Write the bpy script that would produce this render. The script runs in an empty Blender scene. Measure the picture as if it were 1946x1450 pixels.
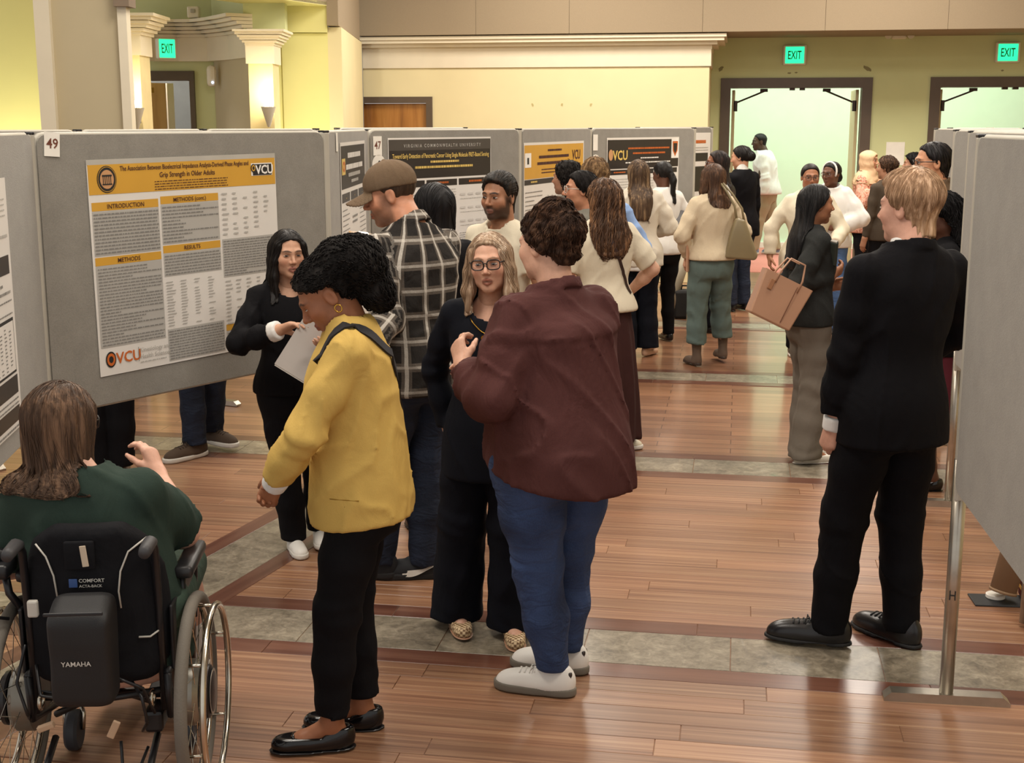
import bpy, bmesh, math, random
import numpy as np
from mathutils import Vector, Matrix

scene = bpy.context.scene
COL = scene.collection
R = math.radians
rng = random.Random(7)

# ---------------------------------------------------------------- camera
CAM_H, FPX, PITCH, YAW = 2.0, 2500.0, R(11.067), R(9.7)
cam_data = bpy.data.cameras.new('camera')
cam_data.sensor_fit = 'HORIZONTAL'
cam_data.sensor_width = 36.0
cam_data.lens = FPX * 36.0 / 1946.0
cam_data.clip_end = 200
cam = bpy.data.objects.new('camera', cam_data)
COL.objects.link(cam)
cam.location = (0, 0, CAM_H)
cam.rotation_euler = (R(90) - PITCH, 0, YAW)
scene.camera = cam

# ---------------------------------------------------------------- world, exposure
world = bpy.data.worlds.new('hall_ambient')
scene.world = world
world.use_nodes = True
world.node_tree.nodes['Background'].inputs[0].default_value = (1.0, 0.965, 0.92, 1)
world.node_tree.nodes['Background'].inputs[1].default_value = 0.60
vs = scene.view_settings
vs.view_transform = 'Standard'
vs.look = 'None'
vs.exposure = 0.30
vs.gamma = 1.0
vs.use_curve_mapping = False

def area_light(name, loc, size, power, color, rot=(0, 0, 0), size_y=None):
    d = bpy.data.lights.new(name, 'AREA')
    d.energy = power
    d.color = color
    d.shape = 'RECTANGLE'
    d.size = size
    d.size_y = size_y or size
    o = bpy.data.objects.new(name, d)
    COL.objects.link(o)
    o.location = loc
    o.rotation_euler = rot
    return o

WARM = (1.0, 0.925, 0.82)
for i, (x, y) in enumerate([(-2.6, 3.6), (1.2, 3.6), (-2.6, 7.4), (1.2, 7.4), (-2.6, 11.2), (1.2, 11.2), (-2.0, 14.6), (1.6, 14.6)]):
    area_light('ceiling_lamp', (x, y, 4.75), 1.5, 92 if y < 12 else 150, WARM)
area_light('corridor_lamp', (1.4, 20.3, 3.5), 6.0, 165, (0.88, 1.0, 0.88), size_y=2.2)

# ---------------------------------------------------------------- pixel/metre helpers (real depth given for each point)
_fw = np.array([-math.sin(YAW), math.cos(YAW), 0.0])
_rt = np.array([math.cos(YAW), math.sin(YAW), 0.0])
_up = np.array([0, 0, 1.0])
_f3 = _fw * math.cos(PITCH) - _up * math.sin(PITCH)
_u3 = _fw * math.sin(PITCH) + _up * math.cos(PITCH)
def at_depth(x, y, d):
    r = _f3 + _rt * (x - 973.0) / FPX - _u3 * (y - 725.0) / FPX
    return np.array([0, 0, CAM_H]) + r * (d / float(r @ _fw))
def at_Y(x, y, Y):
    r = _f3 + _rt * (x - 973.0) / FPX - _u3 * (y - 725.0) / FPX
    return np.array([0, 0, CAM_H]) + r * (Y / r[1])

# ---------------------------------------------------------------- tags and mesh helpers
def tag(o, label=None, cat=None, group=None, kind=None):
    if label: o['label'] = label
    if cat: o['category'] = cat
    if group: o['group'] = group
    if kind: o['kind'] = kind
    return o

def empty(name, loc=(0, 0, 0), rz=0.0, parent=None):
    o = bpy.data.objects.new(name, None)
    o.empty_display_size = 0.1
    COL.objects.link(o)
    o.location = loc
    o.rotation_euler = (0, 0, rz)
    if parent: o.parent = parent
    return o

def mesh_obj(name, V, Fc, mat, parent=None, smooth=False):
    me = bpy.data.meshes.new(name)
    me.from_pydata([tuple(v) for v in V], [], [tuple(f) for f in Fc])
    if mat: me.materials.append(mat)
    if smooth: me.polygons.foreach_set('use_smooth', [True] * len(me.polygons))
    me.update()
    o = bpy.data.objects.new(name, me)
    COL.objects.link(o)
    if parent: o.parent = parent
    return o

class MB:
    """collects shapes, then links them as one mesh object"""
    def __init__(s): s.v = []; s.f = []
    def add(s, V, Fc):
        b = len(s.v)
        s.v += [tuple(float(c) for c in v) for v in V]
        s.f += [tuple(b + i for i in f) for f in Fc]
        return s
    def box(s, c, size, M=None, bev=0.0):
        x, y, z = size[0] / 2, size[1] / 2, size[2] / 2
        if bev > 0:
            b = min(bev, x * .9, y * .9, z * .9)
            bm = bmesh.new()
            bmesh.ops.create_cube(bm, size=1)
            for v in bm.verts: v.co = Vector((v.co.x * 2 * x, v.co.y * 2 * y, v.co.z * 2 * z))
            bmesh.ops.bevel(bm, geom=list(bm.edges), offset=b, segments=2, affect='EDGES', profile=.5)
            bm.verts.ensure_lookup_table()
            V = [v.co.copy() for v in bm.verts]
            Fc = [[v.index for v in f.verts] for f in bm.faces]
            bm.free()
        else:
            V = [Vector((sx * x, sy * y, sz * z)) for sz in (-1, 1) for sx, sy in ((-1, -1), (1, -1), (1, 1), (-1, 1))]
            Fc = [(3, 2, 1, 0), (4, 5, 6, 7), (0, 1, 5, 4), (1, 2, 6, 5), (2, 3, 7, 6), (3, 0, 4, 7)]
        if M is not None: V = [M @ v for v in V]
        cc = Vector(c)
        return s.add([v + cc for v in V], Fc)
    def b2(s, lo, hi, bev=0.0):
        lo = Vector(lo); hi = Vector(hi)
        return s.box((lo + hi) / 2, hi - lo, bev=bev)
    def tube(s, pts, r, n=8, closed=False, cap=True):
        P = [Vector(p) for p in pts]
        m = len(P)
        rs = r if isinstance(r, (list, tuple)) else [r] * m
        V = []; Fc = []
        nrm = None
        for i in range(m):
            if closed: t = P[(i + 1) % m] - P[i - 1]
            else: t = P[min(i + 1, m - 1)] - P[max(i - 1, 0)]
            if t.length < 1e-9: t = Vector((0, 0, 1))
            t.normalize()
            if nrm is None:
                a = Vector((0, 0, 1)) if abs(t.z) < .9 else Vector((1, 0, 0))
                nrm = t.cross(a).normalized()
            else:
                nrm = (nrm - t * nrm.dot(t))
                if nrm.length < 1e-6: nrm = t.orthogonal()
                nrm.normalize()
            bn = t.cross(nrm)
            for k in range(n):
                a = 2 * math.pi * k / n
                V.append(P[i] + (nrm * math.cos(a) + bn * math.sin(a)) * rs[i])
        for i in range(m if closed else m - 1):
            for k in range(n):
                a, b = i * n + k, i * n + (k + 1) % n
                j = (i + 1) % m
                Fc.append((a, b, j * n + (k + 1) % n, j * n + k))
        if cap and not closed:
            Fc.append(tuple(range(n))[::-1])
            Fc.append(tuple((m - 1) * n + k for k in range(n)))
        return s.add(V, Fc)
    def cyl(s, p0, p1, r0, r1=None, n=12): return s.tube([p0, p1], [r0, r0 if r1 is None else r1], n)
    def lathe(s, prof, n=24, M=None):
        V = []; Fc = []
        for (r, z) in prof:
            for k in range(n):
                a = 2 * math.pi * k / n
                v = Vector((r * math.cos(a), r * math.sin(a), z))
                V.append(M @ v if M is not None else v)
        for i in range(len(prof) - 1):
            for k in range(n):
                Fc.append((i * n + k, i * n + (k + 1) % n, (i + 1) * n + (k + 1) % n, (i + 1) * n + k))
        Fc.append(tuple(range(n))[::-1]); Fc.append(tuple((len(prof) - 1) * n + k for k in range(n)))
        return s.add(V, Fc)
    def prism(s, poly, z0, z1, M=None):
        n = len(poly)
        V = [Vector((x, y, z0)) for x, y in poly] + [Vector((x, y, z1)) for x, y in poly]
        if M is not None: V = [M @ v for v in V]
        Fc = [tuple(range(n))[::-1], tuple(range(n, 2 * n))] + [(i, (i + 1) % n, n + (i + 1) % n, n + i) for i in range(n)]
        return s.add(V, Fc)
    def build(s, name, mat, parent=None, smooth=False):
        o = mesh_obj(name, s.v, s.f, mat, parent, smooth)
        return o

def auto_smooth(o, deg=35):
    me = o.data
    me.polygons.foreach_set('use_smooth', [True] * len(me.polygons))
    bm = bmesh.new(); bm.from_mesh(me)
    lim = R(deg)
    for e in bm.edges:
        if len(e.link_faces) == 2 and e.calc_face_angle(0) > lim: e.smooth = False
    bm.to_mesh(me); bm.free()
    return o

def frame(axis_z, axis_x=None):
    z = Vector(axis_z).normalized()
    x = Vector(axis_x) if axis_x is not None else z.orthogonal()
    x = (x - z * x.dot(z)).normalized()
    y = z.cross(x)
    return Matrix((x, y, z)).transposed()

# text -> flat mesh data in the XY plane
_txt_cache = {}
def text_data(s, size=1.0, bold=0.0, res=2):
    key = (s, bold, res)
    if key not in _txt_cache:
        cu = bpy.data.curves.new('lettering', 'FONT')
        cu.body = s
        cu.size = 1.0
        cu.offset = bold
        cu.resolution_u = res
        cu.fill_mode = 'FRONT'
        ob = bpy.data.objects.new('lettering', cu)
        me = bpy.data.meshes.new_from_object(ob)
        V = np.array([v.co[:2] for v in me.vertices]) if len(me.vertices) else np.zeros((0, 2))
        Fc = [tuple(p.vertices) for p in me.polygons]
        bpy.data.objects.remove(ob); bpy.data.curves.remove(cu); bpy.data.meshes.remove(me)
        _txt_cache[key] = (V, Fc)
    V, Fc = _txt_cache[key]
    return V * size, Fc

# ---------------------------------------------------------------- materials
_mats = {}
def srgb(h):
    if isinstance(h, str):
        h = h.lstrip('#'); c = [int(h[i:i + 2], 16) / 255 for i in (0, 2, 4)]
    else: c = h
    return tuple(x / 12.92 if x <= .04045 else ((x + .055) / 1.055) ** 2.4 for x in c)

class NT:
    def __init__(s, name):
        s.m = bpy.data.materials.new(name); s.m.use_nodes = True
        s.t = s.m.node_tree; s.b = s.t.nodes['Principled BSDF']
    def n(s, typ, **kw):
        nd = s.t.nodes.new(typ)
        for k, v in kw.items(): setattr(nd, k, v)
        return nd
    def l(s, a, b): s.t.links.new(a, b)
    def coords(s, kind='Object', scale=(1, 1, 1), rot=(0, 0, 0)):
        tc = s.n('ShaderNodeTexCoord'); mp = s.n('ShaderNodeMapping')
        mp.inputs['Scale'].default_value = scale; mp.inputs['Rotation'].default_value = rot
        s.l(tc.outputs[kind], mp.inputs['Vector'])
        return mp.outputs['Vector']
    def noise(s, vec, scale=5, detail=3, rough=.5, dist=0):
        nd = s.n('ShaderNodeTexNoise'); nd.inputs['Scale'].default_value = scale
        nd.inputs['Detail'].default_value = detail; nd.inputs['Roughness'].default_value = rough
        nd.inputs['Distortion'].default_value = dist
        s.l(vec, nd.inputs['Vector']); return nd.outputs['Fac']
    def ramp(s, fac, stops, interp='LINEAR'):
        nd = s.n('ShaderNodeValToRGB'); cr = nd.color_ramp; cr.interpolation = interp
        while len(cr.elements) < len(stops): cr.elements.new(.5)
        for e, (p, c) in zip(cr.elements, stops):
            e.position = p; e.color = (*c, 1) if len(c) == 3 else c
        s.l(fac, nd.inputs['Fac']); return nd.outputs['Color']
    def mix(s, fac, a, b, mode='MIX'):
        nd = s.n('ShaderNodeMix', data_type='RGBA', blend_type=mode)
        for sock, v in ((nd.inputs[0], fac), (nd.inputs[6], a), (nd.inputs[7], b)):
            if isinstance(v, (int, float)): sock.default_value = v
            elif isinstance(v, tuple): sock.default_value = (*v, 1) if len(v) == 3 else v
            else: s.l(v, sock)
        return nd.outputs[2]
    def math(s, op, a, b=0.0, c=0.0):
        nd = s.n('ShaderNodeMath', operation=op)
        for sock, v in zip(nd.inputs, (a, b, c)):
            if isinstance(v, (int, float)): sock.default_value = v
            else: s.l(v, sock)
        return nd.outputs[0]
    def bump(s, h, strength=.3, dist=.01):
        nd = s.n('ShaderNodeBump'); nd.inputs['Strength'].default_value = strength
        nd.inputs['Distance'].default_value = dist
        s.l(h, nd.inputs['Height']); s.l(nd.outputs['Normal'], s.b.inputs['Normal'])
    def set(s, rough=None, metal=None, spec=None, color=None, coat=None, sheen=None, sss=None):
        I = s.b.inputs
        if rough is not None: I['Roughness'].default_value = rough
        if metal is not None: I['Metallic'].default_value = metal
        if spec is not None: I['Specular IOR Level'].default_value = spec
        if color is not None:
            if isinstance(color, tuple): I['Base Color'].default_value = (*color[:3], 1)
            else: s.l(color, I['Base Color'])
        if coat is not None: I['Coat Weight'].default_value = coat
        if sheen is not None: I['Sheen Weight'].default_value = sheen
        return s

def plain(name, col, rough=.5, metal=0.0, spec=.5, var=.06, scale=6.0, bump=0.0, bscale=120.0):
    if name in _mats: return _mats[name]
    t = NT(name); c = srgb(col); v = t.coords()
    f = t.noise(v, scale, 3)
    lo = tuple(max(0, x * (1 - var)) for x in c); hi = tuple(min(1, x * (1 + var)) for x in c)
    t.set(rough, metal, spec, t.ramp(f, [(.3, lo), (.7, hi)]))
    if bump: t.bump(t.noise(v, bscale, 2), bump, .002)
    _mats[name] = t.m; return t.m

def glow(name, col, strength):
    if name in _mats: return _mats[name]
    t = NT(name); c = srgb(col)
    t.set(.5, 0, .3, c)
    t.b.inputs['Emission Color'].default_value = (*c, 1); t.b.inputs['Emission Strength'].default_value = strength
    _mats[name] = t.m; return t.m

def wood(name, dark, mid, light, scale=(1.2, 14, 14), rough=.3, coat=.25, rnd=True):
    if name in _mats: return _mats[name]
    t = NT(name)
    tc = t.n('ShaderNodeTexCoord'); mp = t.n('ShaderNodeMapping'); mp.inputs['Scale'].default_value = scale
    if rnd:
        oi = t.n('ShaderNodeObjectInfo')
        ad = t.n('ShaderNodeVectorMath', operation='ADD')
        sc = t.n('ShaderNodeVectorMath', operation='SCALE'); sc.inputs['Scale'].default_value = 37.0
        cb = t.n('ShaderNodeCombineXYZ')
        t.l(oi.outputs['Random'], cb.inputs[0]); t.l(oi.outputs['Random'], cb.inputs[1]); t.l(oi.outputs['Random'], cb.inputs[2])
        t.l(cb.outputs[0], sc.inputs[0]); t.l(tc.outputs['Object'], ad.inputs[0]); t.l(sc.outputs[0], ad.inputs[1]); t.l(ad.outputs[0], mp.inputs['Vector'])
    else: t.l(tc.outputs['Object'], mp.inputs['Vector'])
    v = mp.outputs['Vector']
    f1 = t.noise(v, 1.0, 5, .6, .5); 
    c = t.ramp(f1, [(.28, srgb(dark)), (.5, srgb(mid)), (.74, srgb(light))])
    if rnd:
        g = t.ramp(oi.outputs['Random'], [(0, (.80, .78, .76)), (1, (1.12, 1.08, 1.05))])
        c = t.mix(1.0, c, g, 'MULTIPLY')
    t.set(rough, 0, .5, c, coat)
    t.b.inputs['Coat Roughness'].default_value = .18
    t.bump(f1, .06, .002)
    _mats[name] = t.m; return t.m
# ================================================================ floor
M_floor_far = None
def floor_far_material():
    t = NT('floor_boards_far')
    v = t.coords('Object')
    br = t.n('ShaderNodeTexBrick'); br.offset = .37; br.squash = 1
    br.inputs['Scale'].default_value = 1.0
    br.inputs['Brick Width'].default_value = 1.25; br.inputs['Row Height'].default_value = .12
    br.inputs['Mortar Size'].default_value = .003; br.inputs['Bias'].default_value = 0
    br.inputs['Color1'].default_value = (*srgb('#835c45'), 1); br.inputs['Color2'].default_value = (*srgb('#a3785a'), 1)
    br.inputs['Mortar'].default_value = (*srgb('#5d3d2b'), 1)
    t.l(v, br.inputs['Vector'])
    mp = t.n('ShaderNodeMapping'); mp.inputs['Scale'].default_value = (1.0, 16, 1); t.l(v, mp.inputs['Vector'])
    f = t.noise(mp.outputs['Vector'], 1.2, 4, .6)
    g = t.ramp(f, [(.3, (.78, .74, .70)), (.7, (1.15, 1.12, 1.1))])
    t.set(.33, 0, .5, t.mix(1.0, br.outputs['Color'], g, 'MULTIPLY'), .55)
    t.b.inputs['Coat Roughness'].default_value = .12
    return t.m
M_plank = wood('floor_plank_wood', '#6e4a36', '#90694f', '#b08c6c', (.7, 55, 55), .40, .18)
M_border = wood('floor_border_wood', '#553227', '#6a4436', '#7d5746', (1.0, 18, 18), .3, .25)
def stone_material():
    t = NT('floor_stone')
    v = t.coords('Object')
    oi = t.n('ShaderNodeObjectInfo'); ad = t.n('ShaderNodeVectorMath', operation='ADD')
    t.l(v, ad.inputs[0]); cb = t.n('ShaderNodeCombineXYZ'); m = t.math('MULTIPLY', oi.outputs['Random'], 53.0)
    t.l(m, cb.inputs[0]); t.l(m, cb.inputs[1]); t.l(cb.outputs[0], ad.inputs[1])
    a = t.noise(ad.outputs[0], 7, 6, .65, .8); b = t.noise(ad.outputs[0], 26, 5, .7, 1.2)
    f = t.math('ADD', t.math('MULTIPLY', a, .55), t.math('MULTIPLY', b, .45))
    t.set(.32, 0, .5, t.ramp(f, [(.32, srgb('#4f483e')), (.45, srgb('#736a5b')), (.55, srgb('#8c8271')), (.68, srgb('#aaa08c'))]), .2)
    t.bump(b, .15, .003)
    return t.m
M_stone = stone_material()

floor = mesh_obj('floor', [(-9, 0.5, -.004), (7, 0.5, -.004), (7, 18.4, -.004), (-9, 18.4, -.004), (-9, 0.5, -.1), (7, 0.5, -.1), (7, 18.4, -.1), (-9, 18.4, -.1)],
                 [(0, 1, 2, 3), (7, 6, 5, 4), (0, 4, 5, 1), (1, 5, 6, 2), (2, 6, 7, 3), (3, 7, 4, 0)], floor_far_material())
tag(floor, kind='structure')

STRIP0, STRIP_D = 4.84, 2.84
SW, BW = .33, .125           # stone width, dark border width
def chamfer_slab(w, d, h=.006, b=.0014):
    """a board or tile with chamfered top edges, top at z=0"""
    x, y = w / 2, d / 2
    V = [(-x, -y, -h), (x, -y, -h), (x, y, -h), (-x, y, -h), (-x, -y, -b), (x, -y, -b), (x, y, -b), (-x, y, -b),
         (-x + b, -y + b, 0), (x - b, -y + b, 0), (x - b, y - b, 0), (-x + b, y - b, 0)]
    Fc = [(8, 9, 10, 11)] + [(i, (i + 1) % 4, 4 + (i + 1) % 4, 4 + i) for i in range(4)] + [(4 + i, 4 + (i + 1) % 4, 8 + (i + 1) % 4, 8 + i) for i in range(4)]
    return V, Fc
def slab_mesh(name, w, d, mat):
    V, Fc = chamfer_slab(w, d)
    me = bpy.data.meshes.new(name); me.from_pydata(V, [], Fc); me.materials.append(mat); me.update()
    return me
PL = 1.25
NR = 19
PWID = (STRIP_D - SW - 2 * BW) / NR
me_plank = slab_mesh('plank', PL - .002, PWID - .0015, M_plank)
me_border = slab_mesh('border_plank', PL - .002, BW - .002, M_border)
me_tile = slab_mesh('stone_tile', .56, SW - .004, M_stone)
def put(name, me, x, y, z=0.0, rz=0.0):
    o = bpy.data.objects.new(name, me); COL.objects.link(o); o.parent = floor
    o.location = (x, y, z); o.rotation_euler = (0, 0, rz); return o
def view_half(y): return -.171 * 0 + y
def xrange_at(y):
    # floor width that matters at depth y (wider than the view)
    return -.60 * y - .55, .26 * y + .5
for k in range(-1, 5):
    yc = STRIP0 + k * STRIP_D
    x0, x1 = xrange_at(yc + .3)
    x0 = max(x0, -5.0); x1 = min(x1, 3.6)
    n = int((x1 - x0) / .563) + 1
    near = k <= 2
    if yc > 1.8:
        for i in range(n): put('stone_tile', me_tile, x0 + i * .563, yc)
        n2 = int((x1 - x0) / PL) + 1
        for sgn in (-1, 1):
            for i in range(n2): put('border_plank', me_border, x0 + i * PL + (.4 if sgn > 0 else 0), yc + sgn * (SW + BW) / 2)
    if k <= 0:     # boards big enough to tell apart
        for r_ in range(NR):
            y = yc + SW / 2 + BW + PWID * (r_ + .5)
            if y < 3.55: continue
            a, b = xrange_at(y)
            off = (r_ * .47 + k * .31 + .13 * ((r_ * 7) % 5)) % PL
            i0 = math.floor((a - off) / PL); i1 = math.ceil((b - off) / PL)
            for i in range(i0, i1 + 1): put('plank', me_plank, off + i * PL, y)
# the strip that runs away from the camera on the left, tiles laid across it
dx, dy = .176, .984
ang = math.atan2(dy, dx)
me_tile2 = slab_mesh('stone_tile', .56, .30, M_stone)
me_border2 = slab_mesh('border_plank', PL - .002, .09, M_border)
for i in range(-4, 7):
    t_ = (i + .5) * .563
    yy = 5.42 + dy * t_
    if yy > STRIP0 + STRIP_D - .25 or abs(yy - STRIP0) < .28: continue
    put('stone_tile', me_tile2, -2.29 + dx * t_, yy, .0016, ang)
for sgn in (-1, 1):
    for (ya, yb) in ((2.6, STRIP0 - SW / 2 - .02), (STRIP0 + SW / 2 + .02, STRIP0 + STRIP_D - SW / 2 - .02)):
        L = (yb - ya) / dy
        V, Fc = chamfer_slab(L, .10)
        me = bpy.data.meshes.new('border_plank'); me.from_pydata(V, [], Fc); me.materials.append(M_border)
        ym = (ya + yb) / 2; t_ = (ym - 5.42) / dy
        put('border_plank', me, -2.29 + dx * t_ + sgn * .20 * dy, ym - sgn * .20 * dx, .002, ang)

# corridor beyond the doors: pink carpet, pale walls
carpet = MB().b2((-3, 18.4, -.1), (7, 22.3, .0)).build('floor_corridor', plain('pink_carpet', '#cf8478', .95, var=.08, scale=40, bump=.4, bscale=300))
tag(carpet, kind='structure')
M_corr = plain('corridor_wall_paint', '#d6eed3', .7, var=.015)
tag(MB().b2((-3, 22.2, 0), (7, 22.35, 4.2)).build('wall_corridor', M_corr), kind='structure')
tag(MB().b2((-3, 22.12, 0), (7, 22.2, .09)).build('baseboard_corridor', plain('white_trim_paint', '#f0eee6', .5)), kind='structure')
tag(MB().b2((-3, 18.4, 4.1), (7, 22.35, 4.2)).build('ceiling_corridor', M_corr), kind='structure')

# ================================================================ walls
M_green = plain('green_wall_paint', '#c8cc9a', .75, var=.03, scale=2)
M_cream = plain('cream_wall_paint', '#dccfa4', .75, var=.03, scale=2)
M_lime = plain('lime_uplit_wall', '#dad48e', .7, var=.03, scale=2)  # yellow-green of the uplights put into the wall colour
M_beige = plain('beige_wall_paint', '#b9ab8b', .75, var=.03, scale=2)
M_white = plain('white_crown_paint', '#ddd2ba', .6, var=.02)
M_soffit = plain('taupe_acoustic_fabric', '#94846d', .95, var=.05, scale=160, bump=.25, bscale=600)
M_frame = plain('dark_brown_door_frame', '#54463a', .45, var=.10, scale=5)

YD = 18.15   # door wall
YC = 17.0    # cream wall
def zY(py, Y, px=1400): return float(at_Y(px, py, Y)[2])
def xY(px, Y, py=236): return float(at_Y(px, py, Y)[0])
# green door wall with two openings
d1 = (xY(1372, YD), xY(1650, YD)); d2 = (xY(1768, YD), xY(1768, YD) + (xY(1650, YD) - xY(1372, YD)))
ztop = zY(150, YD)
wall_back = empty('wall_back'); tag(wall_back, kind='structure')
w = MB()
xs = [xY(1300, YD), d1[0], d1[1], d2[0], d2[1], 6.8]
w.b2((xs[0], YD, 0), (xs[1], YD + .22, 4.6)); w.b2((xs[2], YD, 0), (xs[3], YD + .22, 4.6)); w.b2((xs[4], YD, 0), (xs[5], YD + .22, 4.6))
w.b2((xs[1], YD, ztop), (xs[2], YD + .22, 4.6)); w.b2((xs[3], YD, ztop), (xs[4], YD + .22, 4.6))
w.build('green_wall', M_green, wall_back)
# cream wall, left of the doors
xc0, xc1 = xY(668, YC), xY(1345, YC)
wd0, wd1 = xY(682, YC), xY(811, YC); wdz = zY(184, YC, 750)
w = MB()
w.b2((xc0 - .1, YC, 0), (wd0, YC + .3, 4.6)); w.b2((wd1, YC, 0), (xc1, YC + .3, 4.6)); w.b2((wd0, YC, wdz), (wd1, YC + .3, 4.6))
w.b2((xc1 - .3, YC + .3, 0), (xc1, YD, 4.6))
w.build('cream_wall', M_cream, wall_back)
# little plaster patches on cream wall and scuffs over the doors
M_scuff = plain('old_plaster_patch', '#b5a874', .8)
M_scuff2 = plain('grey_scuff', '#85805c', .8)
def blob(px, py, Y, w_, h_, seed, mat, skew=.0):
    c = at_Y(px, py, Y); r_ = random.Random(seed); pts = []
    for k in range(12):
        a = 2 * math.pi * k / 12; q = .7 + .5 * r_.random()
        u = w_ * q * math.cos(a); v = h_ * q * math.sin(a)
        pts.append((c[0] + u, c[2] + v + skew * u))
    m = MB(); V = [(x, Y - .003, z) for x, z in pts] + [(x, Y + .002, z) for x, z in pts]
    m.add(V, [tuple(range(12))] + [(i, 12 + i, 12 + (i + 1) % 12, (i + 1) % 12) for i in range(12)])
    o = m.build('paint_patch', mat, wall_back)
for i, px in enumerate((1012, 1068, 1123)): blob(px, 199, YC, .014, .02, i, M_scuff, -.6 + .5 * i)
blob(1370, 131, YD, .035, .025, 5, M_scuff2, .5); blob(1648, 130, YD, .05, .03, 6, M_scuff2, -.5)
blob(1500, 139, YD, .03, .012, 7, M_scuff2); blob(1513, 138, YD, .02, .01, 8, M_scuff2); blob(1905, 134, YD, .02, .012, 9, M_scuff2)

# frieze and crown over the cream wall
def crown_run(m, x0, x1, Y, ret, z0, z1, proj, n=5):
    prof = [(0, .0), (.12, .14), (.12, .30), (.42, .42), (.42, .55), (.80, .78), (.92, .80), (.92, 1.0)]
    for (pa, za), (pb, zb) in zip(prof[:-1], prof[1:]):
        if zb - za < .01: continue
        a = proj * max(pa, pb); b = a
        m.b2((x0, Y - a, z0 + za * (z1 - z0)), (x1 + (a if ret else 0), Y + .05, z0 + zb * (z1 - z0)))
        if ret: m.b2((x1 - .2, Y, z0 + za * (z1 - z0)), (x1 + a, YD, z0 + zb * (z1 - z0)))
zb0, zb1, zb2 = zY(128, YC, 1000), zY(97, YC, 1000), zY(69, YC, 1000)
t1 = MB()
t1.b2((xc0 - .1, YC - .025, zb0), (xc1 + .02, YC + .05, zb1)); t1.b2((xc1 - .1, YC - .02, zb0), (xc1 + .02, YD, zb1))
crown_run(t1, xc0 - .1, xc1, YC, True, zb1, zb2, .22)
tag(t1.build('trim_1', M_white), kind='structure')

# taupe upper wall (soffit), in fabric panels with narrow seams
soff = empty('wall_soffit'); tag(soff, kind='structure')
zs = zY(64, YC - .3, 1000)
ys = YC - .24
xs0 = xY(667, ys)
edges = [xs0, xY(905, ys), xY(1080, ys), xY(1330, ys), xY(1560, ys), xY(1790, ys), 6.8]
for a, b in zip(edges[:-1], edges[1:]):
    MB().b2((a + .0015, ys, zs), (b - .0015, ys + .12, 5.0), bev=.002).build('fabric_panel', M_soffit, soff)
MB().b2((xs0, ys + .11, zs + .01), (6.8, YD + .2, zs + .06)).build('soffit_underside', M_soffit, soff)

# wood door in cream wall
def door_frame(m, x0, x1, Y, zt, fw, dpt=.12, off=.03):
    m.b2((x0 - fw, Y - off, 0), (x0, Y + dpt, zt + fw)); m.b2((x1, Y - off, 0), (x1 + fw, Y + dpt, zt + fw)); m.b2((x0, Y - off, zt), (x1, Y + dpt, zt + fw))
dr = empty('door_1', ((wd0 + wd1) / 2, YC, 0)); tag(dr, 'single wood door with dark frame in cream back wall', kind='structure')
M_doorwood = wood('door_oak', '#7d4d20', '#a06a30', '#b88243', (9, 9, .8), .35, .2, False)
def under(o, par):
    o.parent = par; o.matrix_parent_inverse = par.matrix_basis.inverted(); return o
m = MB(); door_frame(m, wd0, wd1, YC, wdz - .08, .08); under(m.build('door_frame', M_frame), dr)
under(MB().b2((wd0 + .005, YC + .04, .01), (wd1 - .005, YC + .085, wdz - .085)).build('door_leaf', M_doorwood), dr)

# two open double doors in green wall
M_leaf = plain('cream_door_paint', '#c9b98c', .45, var=.04)
M_chrome = plain('brushed_steel', '#b9b5ac', .28, 1.0, var=.05, scale=30)
M_black = plain('black_plastic', '#16151a', .45, var=.15)
M_brown = plain('dark_bronze_metal', '#3c2e26', .4, .5)
for nm, (a, b) in (('door_2', d1), ('door_3', d2)):
    dr = empty(nm, ((a + b) / 2, YD, 0)); tag(dr, kind='structure')
    m = MB(); door_frame(m, a + .1, b - .1, YD, ztop - .12, .13, .24, .03)
    under(auto_smooth(m.build('door_frame', M_frame)), dr)
    # leaves pushed open into the corridor
    for sx, x in ((1, a + .14), (-1, b - .14)):
        lf = MB().b2((x - .02, YD + .22, .01), (x + .02, YD + .22 + .80, ztop - .14), bev=.004)
        o = under(lf.build('door_leaf', M_leaf), dr)
        h = MB(); h.box((x + sx * .03, YD + .22 + .05, ztop - .35), (.05, .10, .14)); h.cyl((x + sx * .05, YD + .3, ztop - .3), (x + sx * .42, YD + .20, ztop - .15), .012); h.box((x + sx * .40, YD + .2, ztop - .145), (.10, .05, .04))
        under(h.build('door_closer', M_brown), dr)
        hp = MB(); hp.b2((x + sx * .028 - .008, YD + .30, .98), (x + sx * .028 + .008, YD + .95, 1.06)); under(hp.build('push_bar', M_chrome), dr)
    k = MB(); mid = (a + b) / 2
    for dxx in (-.08, .05): k.b2((mid + dxx, YD + .02, ztop - .15), (mid + dxx + .07, YD + .09, ztop - .12))
    under(k.build('latch', M_brown), dr)

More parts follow.
